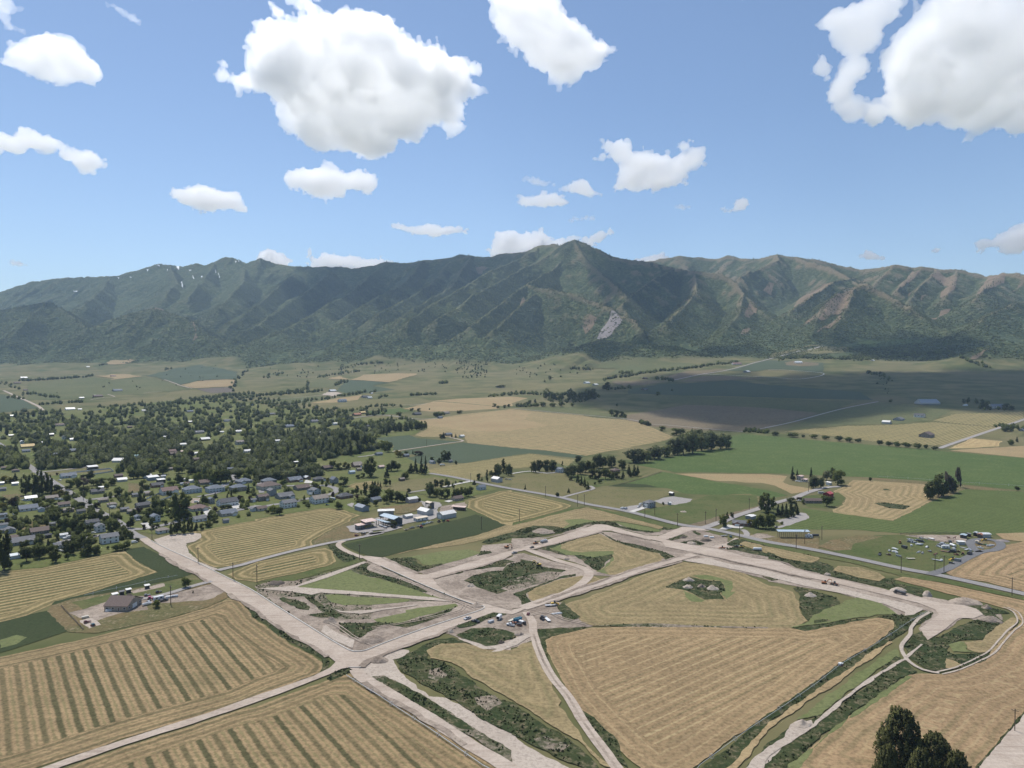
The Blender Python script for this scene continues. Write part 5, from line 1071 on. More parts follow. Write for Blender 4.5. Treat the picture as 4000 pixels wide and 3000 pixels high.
for kd, shp in (('d', 'd'), ('l', 'd'), ('y', 'd'), ('m', 'd'), ('s', 's'), ('w', 'w'), ('v', 'w'), ('g', 'p'), ('p', 'p'), ('c', 'c'), ('b', 'b')):
    lm = LEAF[kd if kd in LEAF and kd != 'c' else {'p': 'd', 'b': 'd', 'c': 'c'}.get(kd, 'd')]
    CROWNS[kd] = [crown_mesh('crown', shp, 100 * ord(kd) + i, 420 if kd not in 'bg' else 260, lm) for i in range(4 if kd in 'dwlps' else 2)]
TRUNKS = {k: trunk_mesh(k) for k in 'ds'}
TREES = []      # (object, kind, u, v, height)
def tree_at(p, h, w, kind, label=None, group=None, cat=None):
    nm = KIND[kind][0]
    root = bpy.data.objects.new(nm, None); COL.objects.link(root); root.location = p; root.rotation_euler.z = random.uniform(0, 6.28)
    base = 0.0 if kind in 'bscw' else .06
    c = link('crown', random.choice(CROWNS[kind]), root)
    c.scale = (w / 2, w / 2, h * (1 - base)); c.location = (0, 0, h * base)
    if kind != 'b':
        t = link('trunk', TRUNKS['s' if kind in 'sc' else 'd'], root); t.scale = (max(w * .42, 1.2), max(w * .42, 1.2), h)
    tag(root, label, cat or ('shrub' if kind == 'b' else 'tree'), group)
    return root
def tree_px(tile, x, y, hpx, wpx, kind, label=None, group=None):
    (u, v), = src([tile, (x, y)]); p = ground(u, v); sc = p.length and math.hypot(p.y, CAMZ - p.z) / FPX / TILE[tile][2]
    h = max(2.0, hpx * sc * 1.06); w = max(1.2, wpx * sc * 1.2)
    o = tree_at(p, h, w, kind, label, group); TREES.append((o, kind, u, v, h, w)); return o
TL = {
 'T1': [(120,385,130,190,'y'),(265,385,160,130,'s'),(440,590,330,170,'p'),(560,600,360,200,'p'),(680,590,380,180,'p'),(780,560,330,140,'p'),(860,560,290,110,'p'),(640,605,140,150,'d'),(990,250,45,50,'m'),(1560,330,160,140,'d'),(1420,320,80,110,'m'),(1440,450,150,190,'g'),(1330,460,160,140,'d'),(1210,500,170,150,'d'),(1620,430,110,150,'d'),(1740,440,140,190,'d'),(1930,430,130,150,'d'),(1845,490,130,110,'l'),(1440,600,80,130,'l'),(1440,540,110,190,'d'),(1640,560,110,160,'d'),(2030,590,150,170,'d'),(2040,630,130,110,'d'),
  (1010,640,130,210,'y'),(980,560,140,180,'d'),(900,600,160,100,'s'),(1165,725,135,135,'d'),(1150,610,90,100,'d'),(860,740,90,150,'l'),(760,670,60,90,'y'),(650,750,110,170,'d'),(220,790,150,140,'m'),(60,720,90,150,'l'),(60,840,110,130,'y'),(210,880,90,130,'d'),(350,830,70,90,'b'),(740,820,90,150,'l'),(830,800,60,90,'b'),(960,770,50,80,'b'),(1400,800,90,140,'d'),(1690,820,100,110,'m'),(1560,860,90,120,'d'),(930,850,90,140,'l'),(1050,900,90,100,'d'),(1200,890,80,100,'d'),(1380,880,90,160,'d'),(900,960,140,170,'d'),(670,1030,110,140,'d'),(980,1020,140,200,'d'),(1150,1010,110,150,'d'),(1420,1050,150,160,'d'),(1600,1040,150,200,'d'),(1730,1050,150,130,'l'),(1820,1080,140,120,'d'),(130,1100,100,110,'m'),(260,1165,120,120,'d'),(30,1090,60,60,'b'),(795,1140,140,90,'d'),(870,1200,110,80,'s'),(910,1250,110,130,'d'),(480,1230,55,60,'m'),(420,1350,110,190,'l'),(1060,1190,190,150,'d'),(1180,1200,220,200,'d'),(1300,1190,200,180,'d'),(1400,1240,170,160,'d'),(1570,1210,130,140,'d'),(1930,1270,250,260,'d'),(1990,1030,110,130,'d'),(2080,1010,60,80,'d'),
  (1345,1330,130,115,'d'),(1410,1410,110,80,'s'),(990,1390,120,80,'s'),(680,1420,150,150,'d'),(60,1480,160,170,'s'),(80,1659,220,220,'p'),(420,1510,140,150,'d'),(450,1659,150,220,'d'),(660,1640,200,240,'d'),(840,1560,190,90,'s'),(920,1659,200,180,'d'),(1150,1560,180,150,'d'),(1230,1620,150,130,'s'),(1350,1540,180,170,'d'),(1510,1520,170,150,'d'),(1490,1650,130,200,'d'),(1670,1630,150,130,'d'),(1860,1530,60,60,'b'),(2000,1560,110,130,'b'),(2120,1550,110,150,'d'),(2170,1340,160,90,'d')],
 'T2': [(225,970,230,150,'p'),(80,840,100,22,'c'),(720,840,110,110,'d'),(1325,980,170,130,'d'),(1215,1000,60,60,'b'),(895,1220,410,380,'p'),(1035,1240,140,190,'l'),(600,1060,160,110,'d'),(460,1070,170,120,'d'),(200,1130,100,110,'m'),(300,1240,150,170,'d'),(420,1190,170,180,'d'),(560,1180,150,140,'d'),(700,1160,100,140,'d'),(80,1200,140,120,'d'),(40,1390,180,140,'d'),(410,1400,190,110,'d'),(510,1395,90,90,'d'),(655,1335,80,80,'d'),(285,1410,90,70,'m'),(1415,1250,130,110,'d'),(1500,1290,90,120,'d'),(1850,780,90,100,'d'),(1510,870,90,110,'s'),(1720,920,120,40,'c'),(1790,880,150,40,'c'),(1800,920,90,90,'d'),(1940,940,120,100,'m'),(2115,920,80,80,'m'),(1640,1080,90,110,'d'),(1740,1070,90,130,'d'),(1505,1110,90,80,'m'),(1195,1170,70,60,'m'),(1275,1150,60,50,'m'),(2080,790,160,90,'s'),(2010,1040,70,100,'d'),(770,1505,230,110,'p'),(860,1480,260,120,'p'),(960,1490,240,110,'p'),(1080,1470,240,120,'p'),(1180,1430,140,110,'s'),(1270,1420,110,90,'d'),(1390,1370,110,150,'l'),(50,1560,140,130,'d'),(150,1620,70,110,'d'),
  (370,490,130,100,'y'),(1600,610,250,300,'d'),(1400,600,220,240,'d'),(1200,590,200,200,'l'),(1700,600,220,160,'d'),(1500,620,230,200,'d'),(880,600,150,160,'d'),(750,670,120,150,'l'),(520,510,60,80,'m'),(1000,690,70,120,'b'),(1200,710,80,120,'b'),(1330,700,70,120,'b'),(900,720,60,80,'b'),(320,720,90,110,'l'),(250,700,140,140,'d'),(100,530,170,200,'d'),(280,520,150,180,'d'),(600,460,170,180,'d'),(880,440,130,200,'d'),(430,350,170,200,'l'),(560,380,160,160,'d'),(1080,460,140,160,'d'),(800,200,120,90,'s'),(900,220,110,60,'s'),(1090,230,180,110,'m'),(1900,530,130,150,'d'),(2060,560,130,150,'d'),(1980,420,150,170,'w'),(2140,400,150,140,'d')],
 'T3': [(560,330,160,250,'w'),(760,300,180,260,'w'),(950,260,190,220,'w'),(1070,260,90,130,'l'),(250,330,110,200,'w'),(100,340,110,200,'w'),(400,320,140,180,'w'),(480,420,100,140,'d'),(1010,510,130,150,'d'),(1100,510,70,50,'c'),(1520,440,160,180,'d'),(1145,430,100,60,'d'),(1240,410,120,60,'y'),(1330,445,70,50,'d'),(1330,650,110,60,'m'),(1430,835,130,140,'d'),(290,910,160,150,'l'),(410,940,130,160,'d'),(910,820,60,60,'b'),(200,900,60,90,'b'),(995,620,80,40,'c'),(1590,590,80,70,'d'),(1670,590,90,80,'d'),(1740,580,150,90,'d'),(1890,590,200,110,'p'),(1815,590,80,50,'d'),(2060,660,230,260,'d'),(1980,280,320,250,'p'),(1765,310,70,80,'d'),(1850,300,90,90,'d'),(2010,430,90,50,'s'),(2060,440,90,45,'s'),(2110,430,90,40,'s'),(2150,440,80,40,'s'),(2045,500,140,80,'d'),(1740,690,100,90,'m'),(1850,780,150,230,'d'),(1320,130,130,150,'l'),(1430,160,120,120,'d'),(1560,150,130,120,'y')],
 'T4': [(490,430,170,180,'d'),(760,480,200,180,'d'),(900,500,180,180,'d'),(990,500,150,120,'d'),(300,560,150,230,'d'),(520,560,100,100,'d'),(700,520,150,140,'d'),(1060,430,110,80,'s'),(1270,480,80,80,'d'),(1090,340,80,80,'d'),(690,215,130,100,'d'),(765,220,110,50,'d'),(835,940,110,110,'d'),(1450,400,250,170,'w'),(1560,260,150,100,'d'),(1660,240,130,90,'d'),(1760,230,140,110,'d'),(1860,250,90,70,'d'),(1560,400,150,130,'l'),(1660,430,150,130,'l'),(1760,440,180,130,'d'),(1900,430,170,150,'l'),(2000,420,180,150,'l'),(2120,400,180,160,'d'),(1990,160,40,70,'b'),(1900,180,50,30,'c')],
 'W1': [(840,1100,290,230,'p'),(970,1050,200,120,'d'),(1060,1190,200,130,'s'),(870,1170,170,110,'s'),(1200,1210,230,130,'s'),(1290,1190,260,150,'s'),(1370,1150,220,130,'s'),(1280,950,90,150,'d'),(1130,1180,200,120,'s'),(960,1260,140,110,'l'),(720,1390,230,210,'d'),(850,1400,240,200,'d'),(940,1390,190,130,'d'),(590,1360,130,150,'y'),(110,1370,200,170,'d'),(180,1220,110,90,'s'),(265,1210,110,60,'d'),(1130,1330,60,70,'b'),(1900,1010,180,210,'d'),(1490,970,70,70,'d'),(1430,900,50,90,'m'),(1310,560,220,110,'s'),(1390,500,120,70,'s'),(1630,560,210,90,'s'),(1670,690,200,170,'w'),(1790,690,180,150,'w'),(1900,560,160,140,'v'),(1990,560,110,90,'v'),(2090,640,240,240,'d'),(2010,470,130,120,'d')],
 'A4': [(1400,1330,150,110,'d'),(1470,1310,160,100,'d'),(1560,1270,170,100,'g'),(1600,1270,130,90,'d'),(1645,1225,170,55,'g'),(1500,1300,180,140,'d'),(880,1175,40,35,'b'),(2155,1255,40,40,'b'),(70,778,35,90,'b'),(215,790,40,130,'b'),(300,797,30,40,'b'),(390,802,38,80,'b'),(490,812,38,90,'b'),(620,824,45,90,'b'),(690,832,45,90,'b'),(780,840,40,70,'b'),(960,860,45,70,'b'),(1040,870,45,80,'b'),(1120,877,50,80,'b'),(1200,882,48,80,'b'),(1300,892,50,90,'b'),(1360,892,40,50,'b'),(1437,902,35,60,'b'),(1690,505,50,30,'d'),(1730,500,55,30,'d'),(1800,505,50,30,'d'),(1850,520,55,40,'d'),(1890,540,60,50,'d'),(1860,545,40,50,'d'),(2060,550,50,60,'d'),(2110,560,40,50,'d'),(1060,490,28,30,'d'),(2060,740,50,60,'d'),(2100,745,60,50,'d'),(2160,730,50,30,'s'),(2105,860,50,55,'d'),(2150,835,45,30,'s'),(2050,745,40,70,'d')],
 'A3': [(1050,1010,110,160,'w'),(1140,1010,110,130,'w'),(1230,982,110,150,'w'),(1320,962,100,120,'w'),(1400,942,130,130,'w'),(1480,942,160,140,'w'),(1560,932,170,150,'w'),(1640,912,150,140,'w'),(1720,902,140,140,'w'),(1800,892,130,130,'w'),(1850,887,110,90,'w'),(1600,880,150,140,'w'),(1500,880,130,140,'w'),(1700,860,120,130,'w'),(1420,775,60,90,'d'),(1460,770,55,80,'w'),(1300,737,40,60,'d'),(1165,692,40,60,'w'),(1125,682,30,40,'d'),(860,610,60,50,'d'),(900,622,65,50,'d'),(945,622,55,45,'d'),(972,626,40,40,'d'),(908,526,25,25,'d'),(300,460,85,70,'p'),(360,470,70,60,'d'),(420,480,80,60,'d'),(500,455,80,60,'p'),(540,480,90,60,'d'),(600,475,80,60,'d'),(650,472,85,70,'p'),(700,462,80,70,'p'),(60,527,30,60,'d'),(140,522,40,60,'d'),(205,527,35,40,'l'),(265,527,40,60,'d'),(350,528,40,70,'l'),(430,528,45,70,'l'),(520,527,30,35,'l'),(150,492,25,35,'d'),(202,495,32,22,'c'),(325,302,40,35,'d'),(282,318,25,25,'s'),(1262,432,32,40,'d'),(815,385,70,70,'d'),(1380,395,18,20,'d')],
 'W2': [(100,282,130,80,'w'),(170,274,130,80,'w'),(240,274,130,90,'w'),(320,274,130,100,'w'),(430,208,58,20,'c'),(620,172,80,80,'w'),(500,322,100,110,'w'),(560,332,130,120,'w'),(540,372,60,70,'w'),(640,302,150,110,'w'),(700,282,140,110,'d'),(770,272,110,120,'l'),(830,232,160,130,'w'),(900,232,130,110,'d'),(1000,222,130,120,'w'),(780,352,110,100,'d'),(850,362,110,100,'d'),(930,362,120,100,'d'),(1000,362,100,90,'d'),(1060,352,80,80,'d'),(1130,362,90,70,'s'),(1120,252,110,100,'d'),(1200,332,130,80,'s'),(1260,322,120,90,'s'),(1300,322,110,70,'s'),(610,402,110,60,'s'),(650,432,110,60,'s'),(690,452,110,55,'s'),(725,482,90,60,'s'),(505,517,55,45,'s'),(380,560,50,50,'d'),(5,480,60,30,'s'),(805,425,40,35,'b'),(860,405,45,70,'b'),(1597,655,35,28,'d')],
 'A2': [(1630,1000,90,70,'p'),(1665,1000,80,50,'p'),(1520,1002,40,40,'d'),(1590,1022,50,60,'l'),(1730,1027,35,25,'d'),(1295,935,25,40,'l'),(1355,937,35,20,'s'),(1400,952,40,80,'m'),(1230,965,60,70,'y'),(1100,770,70,50,'p'),(1150,755,75,45,'p'),(1200,747,75,45,'p'),(1240,742,80,45,'p'),(1290,737,75,45,'p'),(1340,732,75,45,'p'),(1390,730,75,45,'p'),(1430,727,70,50,'p'),(1460,722,65,40,'p'),(1620,802,50,40,'s'),(1600,807,40,40,'d'),(1692,796,35,20,'s'),(1726,797,35,20,'s'),(1345,567,30,35,'d'),(1405,572,30,40,'d'),(1235,608,35,60,'d'),(1498,557,15,15,'d'),(1555,612,35,60,'d'),(1600,612,35,50,'d'),(1760,587,30,50,'d'),(580,925,110,60,'s'),(640,935,120,60,'s'),(700,942,130,70,'s'),(760,935,120,60,'s'),(820,952,130,60,'s'),(880,935,110,60,'s'),(930,905,130,80,'d'),(990,885,120,80,'d'),(860,850,130,80,'d'),(740,850,110,80,'d'),(1140,920,90,80,'d'),(1100,900,80,80,'l'),(1170,1085,90,100,'d'),(1225,1080,60,60,'d'),(1380,1102,120,60,'s'),(1430,1112,140,60,'s'),(1465,1112,150,50,'s'),(1340,1102,80,90,'s'),(1290,1152,60,80,'l'),(1130,1140,90,60,'s'),(1885,1202,40,50,'s'),(1925,1162,55,40,'d'),(1952,1167,40,20,'s'),(1997,1177,100,22,'c'),(2070,1132,100,40,'c'),(2140,1102,120,40,'c'),(2100,1132,110,80,'w'),(2180,1122,100,70,'w'),(2040,1132,50,60,'d'),(2060,530,30,40,'d'),(2090,545,25,30,'d'),(2150,540,28,30,'d'),(2185,535,30,30,'d'),(2110,362,22,90,'d')],
 'B1': [(1335,362,68,70,'d'),(1125,507,52,60,'l'),(1390,402,24,14,'s'),(152,217,26,22,'b'),(30,240,260,110,'p'),(75,225,60,50,'b'),(190,175,100,90,'d'),(285,150,90,100,'d'),(345,95,75,35,'s'),(500,125,100,80,'d'),(400,180,100,70,'d'),(690,120,60,60,'d'),(630,130,80,80,'d'),(850,95,50,80,'b'),(920,80,60,70,'b'),(485,160,50,40,'d')],
}
for tile, lst in TL.items():
    for x, y, h, w, k in lst: tree_px(tile, x, y, h, w, k)
# the clump in the near right corner
BIGLEAF = leaf_mat('leaf_corner_tree', (.175, .19, .105), .3)
def big_crown(seed):
    rs = np.random.default_rng(seed); nb, m = 340, 50                        # upswept leafy shoots
    t = rs.uniform(.02, .93, nb) ** 1.15; R = (1 - t) ** .55 * np.minimum(1, .7 + t * 1.2); a = rs.uniform(0, 6.283, nb); q = R * np.sqrt(rs.uniform(.1, 1, nb)) * .9
    base = np.stack([q * np.cos(a), q * np.sin(a), t], 1); ln = rs.uniform(.09, .17, nb); lean = np.stack([np.cos(a) * .22, np.sin(a) * .22, np.ones(nb)], 1)
    s = rs.uniform(0, 1, (nb, m)); c = base[:, None] + lean[:, None] * (ln[:, None] * (s - .35))[..., None]
    rad = .12 * (1 - s * .8) * (.5 + R * .5)[:, None]
    d = rs.normal(size=(nb, m, 3)); d /= np.linalg.norm(d, axis=2)[..., None]
    c = c + d * rad[..., None] * np.array((1, 1, .35)); z = rs.uniform(.018, .034, (nb, m, 1))
    n = d + rs.normal(size=d.shape) * .5 + np.array((0, 0, .3)); n /= np.linalg.norm(n, axis=2)[..., None]
    u = np.cross(n, rs.normal(size=d.shape)); u /= np.linalg.norm(u, axis=2)[..., None]; v = np.cross(n, u)
    V = np.stack([c + (u * e + v * f) * z * np.array((1, 1, .55)) for e, f in ((-1, -1), (1, -.8), (.2, 1.3))], 2).reshape(-1, 3)
    me = mesh_np('crown', V, np.arange(len(V)).reshape(-1, 3).astype(np.int32), BIGLEAF)
    setattr_f(me, 'tint', np.repeat(rs.random(nb), m * 3) * .6); return crown_normals(me, seed, .6, .5)
BC = [big_crown(5), big_crown(9)]
for i, (u, vtop, d, w, lab) in enumerate([(3522, 2762, 262, 23, 'tallest tree of the dark clump in the near right corner'), (3655, 2862, 258, 18.5, 'second-tallest tree of the near corner clump, right of the tallest'), (3740, 2930, 250, 13.5, 'rightmost low tree of the dark clump in the near corner'), (3470, 2905, 246, 13.5, 'leftmost low tree in front of the tallest near corner tree'), (3600, 2915, 238, 14.5, 'middle front tree of the near corner clump, cut by the bottom edge')]):
    top = at_depth(u, vtop, d); h = top.z
    root = bpy.data.objects.new('cottonwood_tree', None); COL.objects.link(root); root.location = (top.x, top.y, 0); root.rotation_euler.z = i * 1.9
    c = link('crown', BC[i % 2], root); c.scale = (w / 2, w / 2, h * .98); t = link('trunk', TRUNKS['d'], root); t.scale = (w * .35, w * .35, h)
    tag(root, lab, 'tree', 'trees of the near corner clump')

# ------------------------------------------------------------------ small trees scattered on the benches: one mesh each, shared
DOT = [crown_mesh('scrub_tree', 'b', 900 + i, 40, LEAF['c']) for i in range(3)]
def dots(tile, poly, n, hm, seed, label, group):
    rs = np.random.default_rng(seed); P = np.array(src([tile] + poly)); k = 0
    while k < n:
        u, v = rs.uniform(P[:, 0].min(), P[:, 0].max()), rs.uniform(P[:, 1].min(), P[:, 1].max())
        if not inside([tuple(p) for p in P], np.array([u]), np.array([v]))[0]: continue
        p = ground(u, v); o = link('scrub_tree', DOT[k % 3]); h = hm * rs.uniform(.6, 1.3); o.location = p; o.scale = (h * .55, h * .55, h * 1.1); o.rotation_euler.z = rs.uniform(0, 6)
        tag(o, label, 'tree', group); k += 1
dots('A2', [(1000, 160), (1300, 140), (1740, 120), (1760, 230), (1200, 240), (900, 250)], 40, 9, 1, 'small dark round tree dotted on the dry slope above the tan field, below the foothills', 'trees dotted on the dry slope')
dots('A2', [(1760, 130), (2000, 150), (2000, 280), (1760, 290), (1730, 220)], 80, 10, 2, 'small dark tree in the thicket strewn below the central foothills', 'trees in the central thicket')
dots('A3', [(0, 150), (700, 180), (750, 230), (300, 320), (0, 240)], 34, 9, 3, 'small dark tree scattered on the shaded slope left of the windbreak', 'trees on the shaded slope')
dots('A1', [(1250, 270), (1900, 150), (1900, 280), (900, 480), (400, 420)], 26, 7, 4, 'small lone tree dotted on the open green bench beyond the town', 'trees on the open bench')
dots('A2', [(100, 200), (800, 150), (900, 240), (500, 280), (80, 280)], 34, 9, 5, 'small dark tree scattered on the green slope beyond the creek trees', 'trees beyond the creek')
dots('A4', [(840, 230), (1050, 280), (1080, 400), (1020, 420)], 16, 6, 6, 'small bush along the gully in the shaded right-hand field', 'bushes in the shaded gully')

# ------------------------------------------------------------------ tree masses nobody could count
def lowpoly(kind, seed):
    rs = np.random.default_rng(seed); V = []; F = []
    if kind == 'cone':
        for i in range(5): a = i * 1.2566; V.append((.5 * math.cos(a), .5 * math.sin(a), 0))
        V.append((0, 0, 1)); F = [(i, (i + 1) % 5, 5) for i in range(5)]
    else:
        k = 7; rings = ((.04, .62), (.34, 1.0), (.68, .8), (.9, .42)) if kind == 'round' else ((.05, .55), (.35, .9), (.7, .75), (.92, .3))
        for z, r in rings:
            for j in range(k): a = 6.283 * (j + rs.uniform(-.3, .3)) / k; q = r * rs.uniform(.72, 1.12); V.append((.5 * q * math.cos(a), .5 * q * math.sin(a), z * rs.uniform(.9, 1.08)))
        V.append((0, 0, 1)); n = len(rings)
        for l in range(n - 1):
            for j in range(k):
                a, b, c, d = l * k + j, l * k + (j + 1) % k, (l + 1) * k + (j + 1) % k, (l + 1) * k + j; F += [(a, b, c), (a, c, d)]
        for j in range(k): F.append(((n - 1) * k + j, (n - 1) * k + (j + 1) % k, n * k))
        for i in range(26):                                                # leaf tufts that break the outline
            a = rs.uniform(0, 6.28); z = rs.uniform(.25, 1.0); r = .5 * math.sqrt(max(.04, 1 - ((z - .4) / .62) ** 2)) * rs.uniform(.92, 1.15)
            c = np.array((r * math.cos(a), r * math.sin(a), z)); b = len(V)
            for q in range(3): V.append(tuple(c + rs.normal(size=3) * (.085, .085, .06)))
            F.append((b, b + 1, b + 2))
    return np.array(V), np.array(F, np.int64)
LOW = {k: [lowpoly(k, 50 + i) for i in range(5 if k != 'cone' else 1)] for k in ('round', 'tall', 'cone')}
def mass(name, P, H, Wd, kind, mat, label, cat, seed=0):
    rs = np.random.default_rng(seed); n = len(P); VV = []; FF = []; TT = []; NN = []; off = 0
    var = rs.integers(0, len(LOW[kind]), n); ang = rs.uniform(0, 6.283, n); tint = rs.random(n)
    for q in range(len(LOW[kind])):
        k = np.nonzero(var == q)[0]
        if not len(k): continue
        V, F = LOW[kind][q]; c, s = np.cos(ang[k]), np.sin(ang[k])
        X = (V[None, :, 0] * c[:, None] - V[None, :, 1] * s[:, None]) * Wd[k, None] + P[k, 0, None]; Y = (V[None, :, 0] * s[:, None] + V[None, :, 1] * c[:, None]) * Wd[k, None] + P[k, 1, None]
        Z = V[None, :, 2] * H[k, None] + P[k, 2, None] - .04 * H[k, None]
        R = V - np.array((0, 0, .4)); R = R / (np.linalg.norm(R, axis=1)[:, None] + 1e-9); R = np.stack([R[None, :, 0] * c[:, None] - R[None, :, 1] * s[:, None], R[None, :, 0] * s[:, None] + R[None, :, 1] * c[:, None], np.broadcast_to(R[None, :, 2] * 1.2 + .75, X.shape)], -1).reshape(-1, 3); NN.append(R + rs.normal(size=R.shape) * .35)
        VV.append(np.stack([X, Y, Z], -1).reshape(-1, 3)); FF.append((F[None] + (np.arange(len(k)) * len(V))[:, None, None] + off).reshape(-1, 3)); TT.append(np.repeat(tint[k], len(V))); off += len(k) * len(V)
    me = mesh_np(name, np.concatenate(VV), np.concatenate(FF).astype(np.int32), mat); setattr_f(me, 'tint', np.concatenate(TT))
    if kind != 'cone': set_normals(me, np.concatenate(NN))
    o = link(name, me); tag(o, label, cat, kind='stuff'); return o
BUILT = []       # (x, y, radius) kept clear of the masses
def fill(polys, spacing_px, seed, clear=True):
    rs = np.random.default_rng(seed); pts = []
    ex = np.array([(u, v) for _, _, u, v, _, _ in TREES])
    for pl, sp in polys:
        P = [tuple(p) for p in src(pl)]; A = np.array(P)
        nn = int((A[:, 0].max() - A[:, 0].min()) * (A[:, 1].max() - A[:, 1].min()) / (sp * sp * .36)); gu = rs.uniform(A[:, 0].min(), A[:, 0].max(), nn); gv = rs.uniform(A[:, 1].min(), A[:, 1].max(), nn)
        k = inside(P, gu, gv) & (rs.random(nn) < .25 + 1.3 * fbm2(gu / 60, gv / 25, 2, seed))
        for u, v in zip(gu[k], gv[k]):
            if clear and any(abs(u - a) < b and -c < v - y < 32 for a, y, b, c in BUILT): continue
            pts.append(ground(u, v))
    return np.array(pts)
def belt(pl, step_px, jit, seed):
    rs = np.random.default_rng(seed); S_ = src(pl); out = []
    for (u0, v0), (u1, v1) in zip(S_[:-1], S_[1:]):
        n = max(1, int(math.hypot(u1 - u0, v1 - v0) / step_px))
        for i in range(n): t = (i + rs.uniform(0, 1)) / n; out.append(ground(u0 + (u1 - u0) * t + rs.normal() * jit, v0 + (v1 - v0) * t + rs.normal() * jit * .4))
    return out
# ------------------------------------------------------------------ buildings
ROOFC = {'grey': (.15, .152, .16), 'char': (.075, .077, .085), 'brown': (.135, .098, .085), 'tan': (.24, .205, .175), 'redb': (.18, .115, .10), 'white': (.72, .70, .66), 'metal': (.55, .57, .58),
         'blue': (.40, .48, .54), 'slate': (.14, .16, .19), 'steel': (.27, .295, .33), 'red': (.42, .075, .075), 'pink': (.62, .46, .40), 'gold': (.62, .46, .22), 'teal': (.32, .45, .43), 'cream': (.66, .56, .44), 'rust': (.36, .17, .11)}
WALLC = {'white': (.66, .66, .64), 'cream': (.52, .48, .41), 'grey': (.27, .28, .29), 'tan': (.33, .28, .225), 'brick': (.24, .14, .10), 'stone': (.22, .20, .18), 'brown': (.15, .115, .09), 'pale': (.48, .52, .55),
         'steel': (.23, .26, .29), 'red': (.20, .032, .035), 'gold': (.50, .36, .16), 'rust': (.28, .13, .08), 'dark': (.07, .065, .06), 'metal': (.42, .42, .41), 'pinkish': (.40, .34, .31)}  # 'dark' also carries painted shade on open shed fronts
def rmat(k): return plain('roof_' + k, ROOFC[k], .75 if k not in ('white', 'metal', 'blue', 'steel', 'red', 'pink') else .45, .3, var=.14, scale=1.3)
def wmat(k): return plain('wall_' + k, WALLC[k], .85, .2, var=.07, scale=.5)
GLASS = plain('window_glass', (.035, .042, .05), .15, .5, var=.2); TRIM = plain('white_trim', (.68, .68, .66), .6, .3, var=.04)
DOORM = plain('door_paint', (.16, .10, .075), .5, .3); WHITEDOOR = plain('white_door', (.72, .72, .70), .5, .3, var=.03); OPENING_SHADE = plain('opening_shade_paint', (.03, .028, .026), .9, .1)
WOOD = plain('weathered_post', (.17, .145, .12), .9, .1); HAY = plain('stacked_hay', (.30, .25, .10), .95, .1, var=.3, scale=1.5)
def boxes(name, bx, mats):
    """boxes (x0,y0,z0,x1,y1,z1,material index) as one mesh part"""
    V = []; F = []; MI = []
    for x0, y0, z0, x1, y1, z1, mi in bx:
        b = len(V); V += [(x0, y0, z0), (x1, y0, z0), (x1, y1, z0), (x0, y1, z0), (x0, y0, z1), (x1, y0, z1), (x1, y1, z1), (x0, y1, z1)]
        F += [(b, b + 3, b + 2, b + 1), (b + 4, b + 5, b + 6, b + 7), (b, b + 1, b + 5, b + 4), (b + 1, b + 2, b + 6, b + 5), (b + 2, b + 3, b + 7, b + 6), (b + 3, b, b + 4, b + 7)]; MI += [mi] * 6
    me = mesh_np(name, V, F)
    for m in mats: me.materials.append(m)
    me.polygons.foreach_set('material_index', MI); return me
_w = {}
def pane(name, w, h, frame, fill):
    k = (name, w, h, frame.name, fill.name)
    if k not in _w: _w[k] = boxes(name, [(-w / 2, -.06, 0, w / 2, .1, h, 0), (-w / 2 + .12, -.10, .12, w / 2 - .12, .02, h - .12, 1)], [frame, fill])
    return _w[k]
def roof_slabs(name, L, W, ze, pitch, ov, mat, thick=.22, mono=False):
    V = []; F = []
    hl = L / 2 + ov
    def slab(y0, z0, y1, z1):
        b = len(V)
        for x in (-hl, hl):
            V.extend([(x, y0, z0), (x, y1, z1), (x, y1, z1 + thick), (x, y0, z0 + thick)])
        F.extend([(b, b + 1, b + 2, b + 3), (b + 7, b + 6, b + 5, b + 4), (b + 3, b + 2, b + 6, b + 7), (b + 4, b + 5, b + 1, b), (b, b + 3, b + 7, b + 4), (b + 1, b + 5, b + 6, b + 2)])
    if mono: slab(-W / 2 - ov, ze, W / 2 + ov, ze + pitch * (W + 2 * ov))
    else:
        zr = ze + pitch * W / 2
        slab(-W / 2 - ov, ze - pitch * ov, 0, zr); b0 = len(V)
        slab(0, zr, W / 2 + ov, ze - pitch * ov)
    me = mesh_np(name, V, F, mat); return me
def hip_roof(name, L, W, ze, pitch, ov, mat):
    a, b = L / 2 + ov, W / 2 + ov; r = max(a - b, .3); zr = ze + pitch * b
    V = [(-a, -b, ze), (a, -b, ze), (a, b, ze), (-a, b, ze), (-r, 0, zr), (r, 0, zr), (-a, -b, ze - .22), (a, -b, ze - .22), (a, b, ze - .22), (-a, b, ze - .22)]
    F = [(0, 1, 5, 4), (1, 2, 5), (2, 3, 4, 5), (3, 0, 4), (6, 7, 1, 0), (7, 8, 2, 1), (8, 9, 3, 2), (9, 6, 0, 3), (9, 8, 7, 6)]
    return mesh_np(name, V, F, mat)
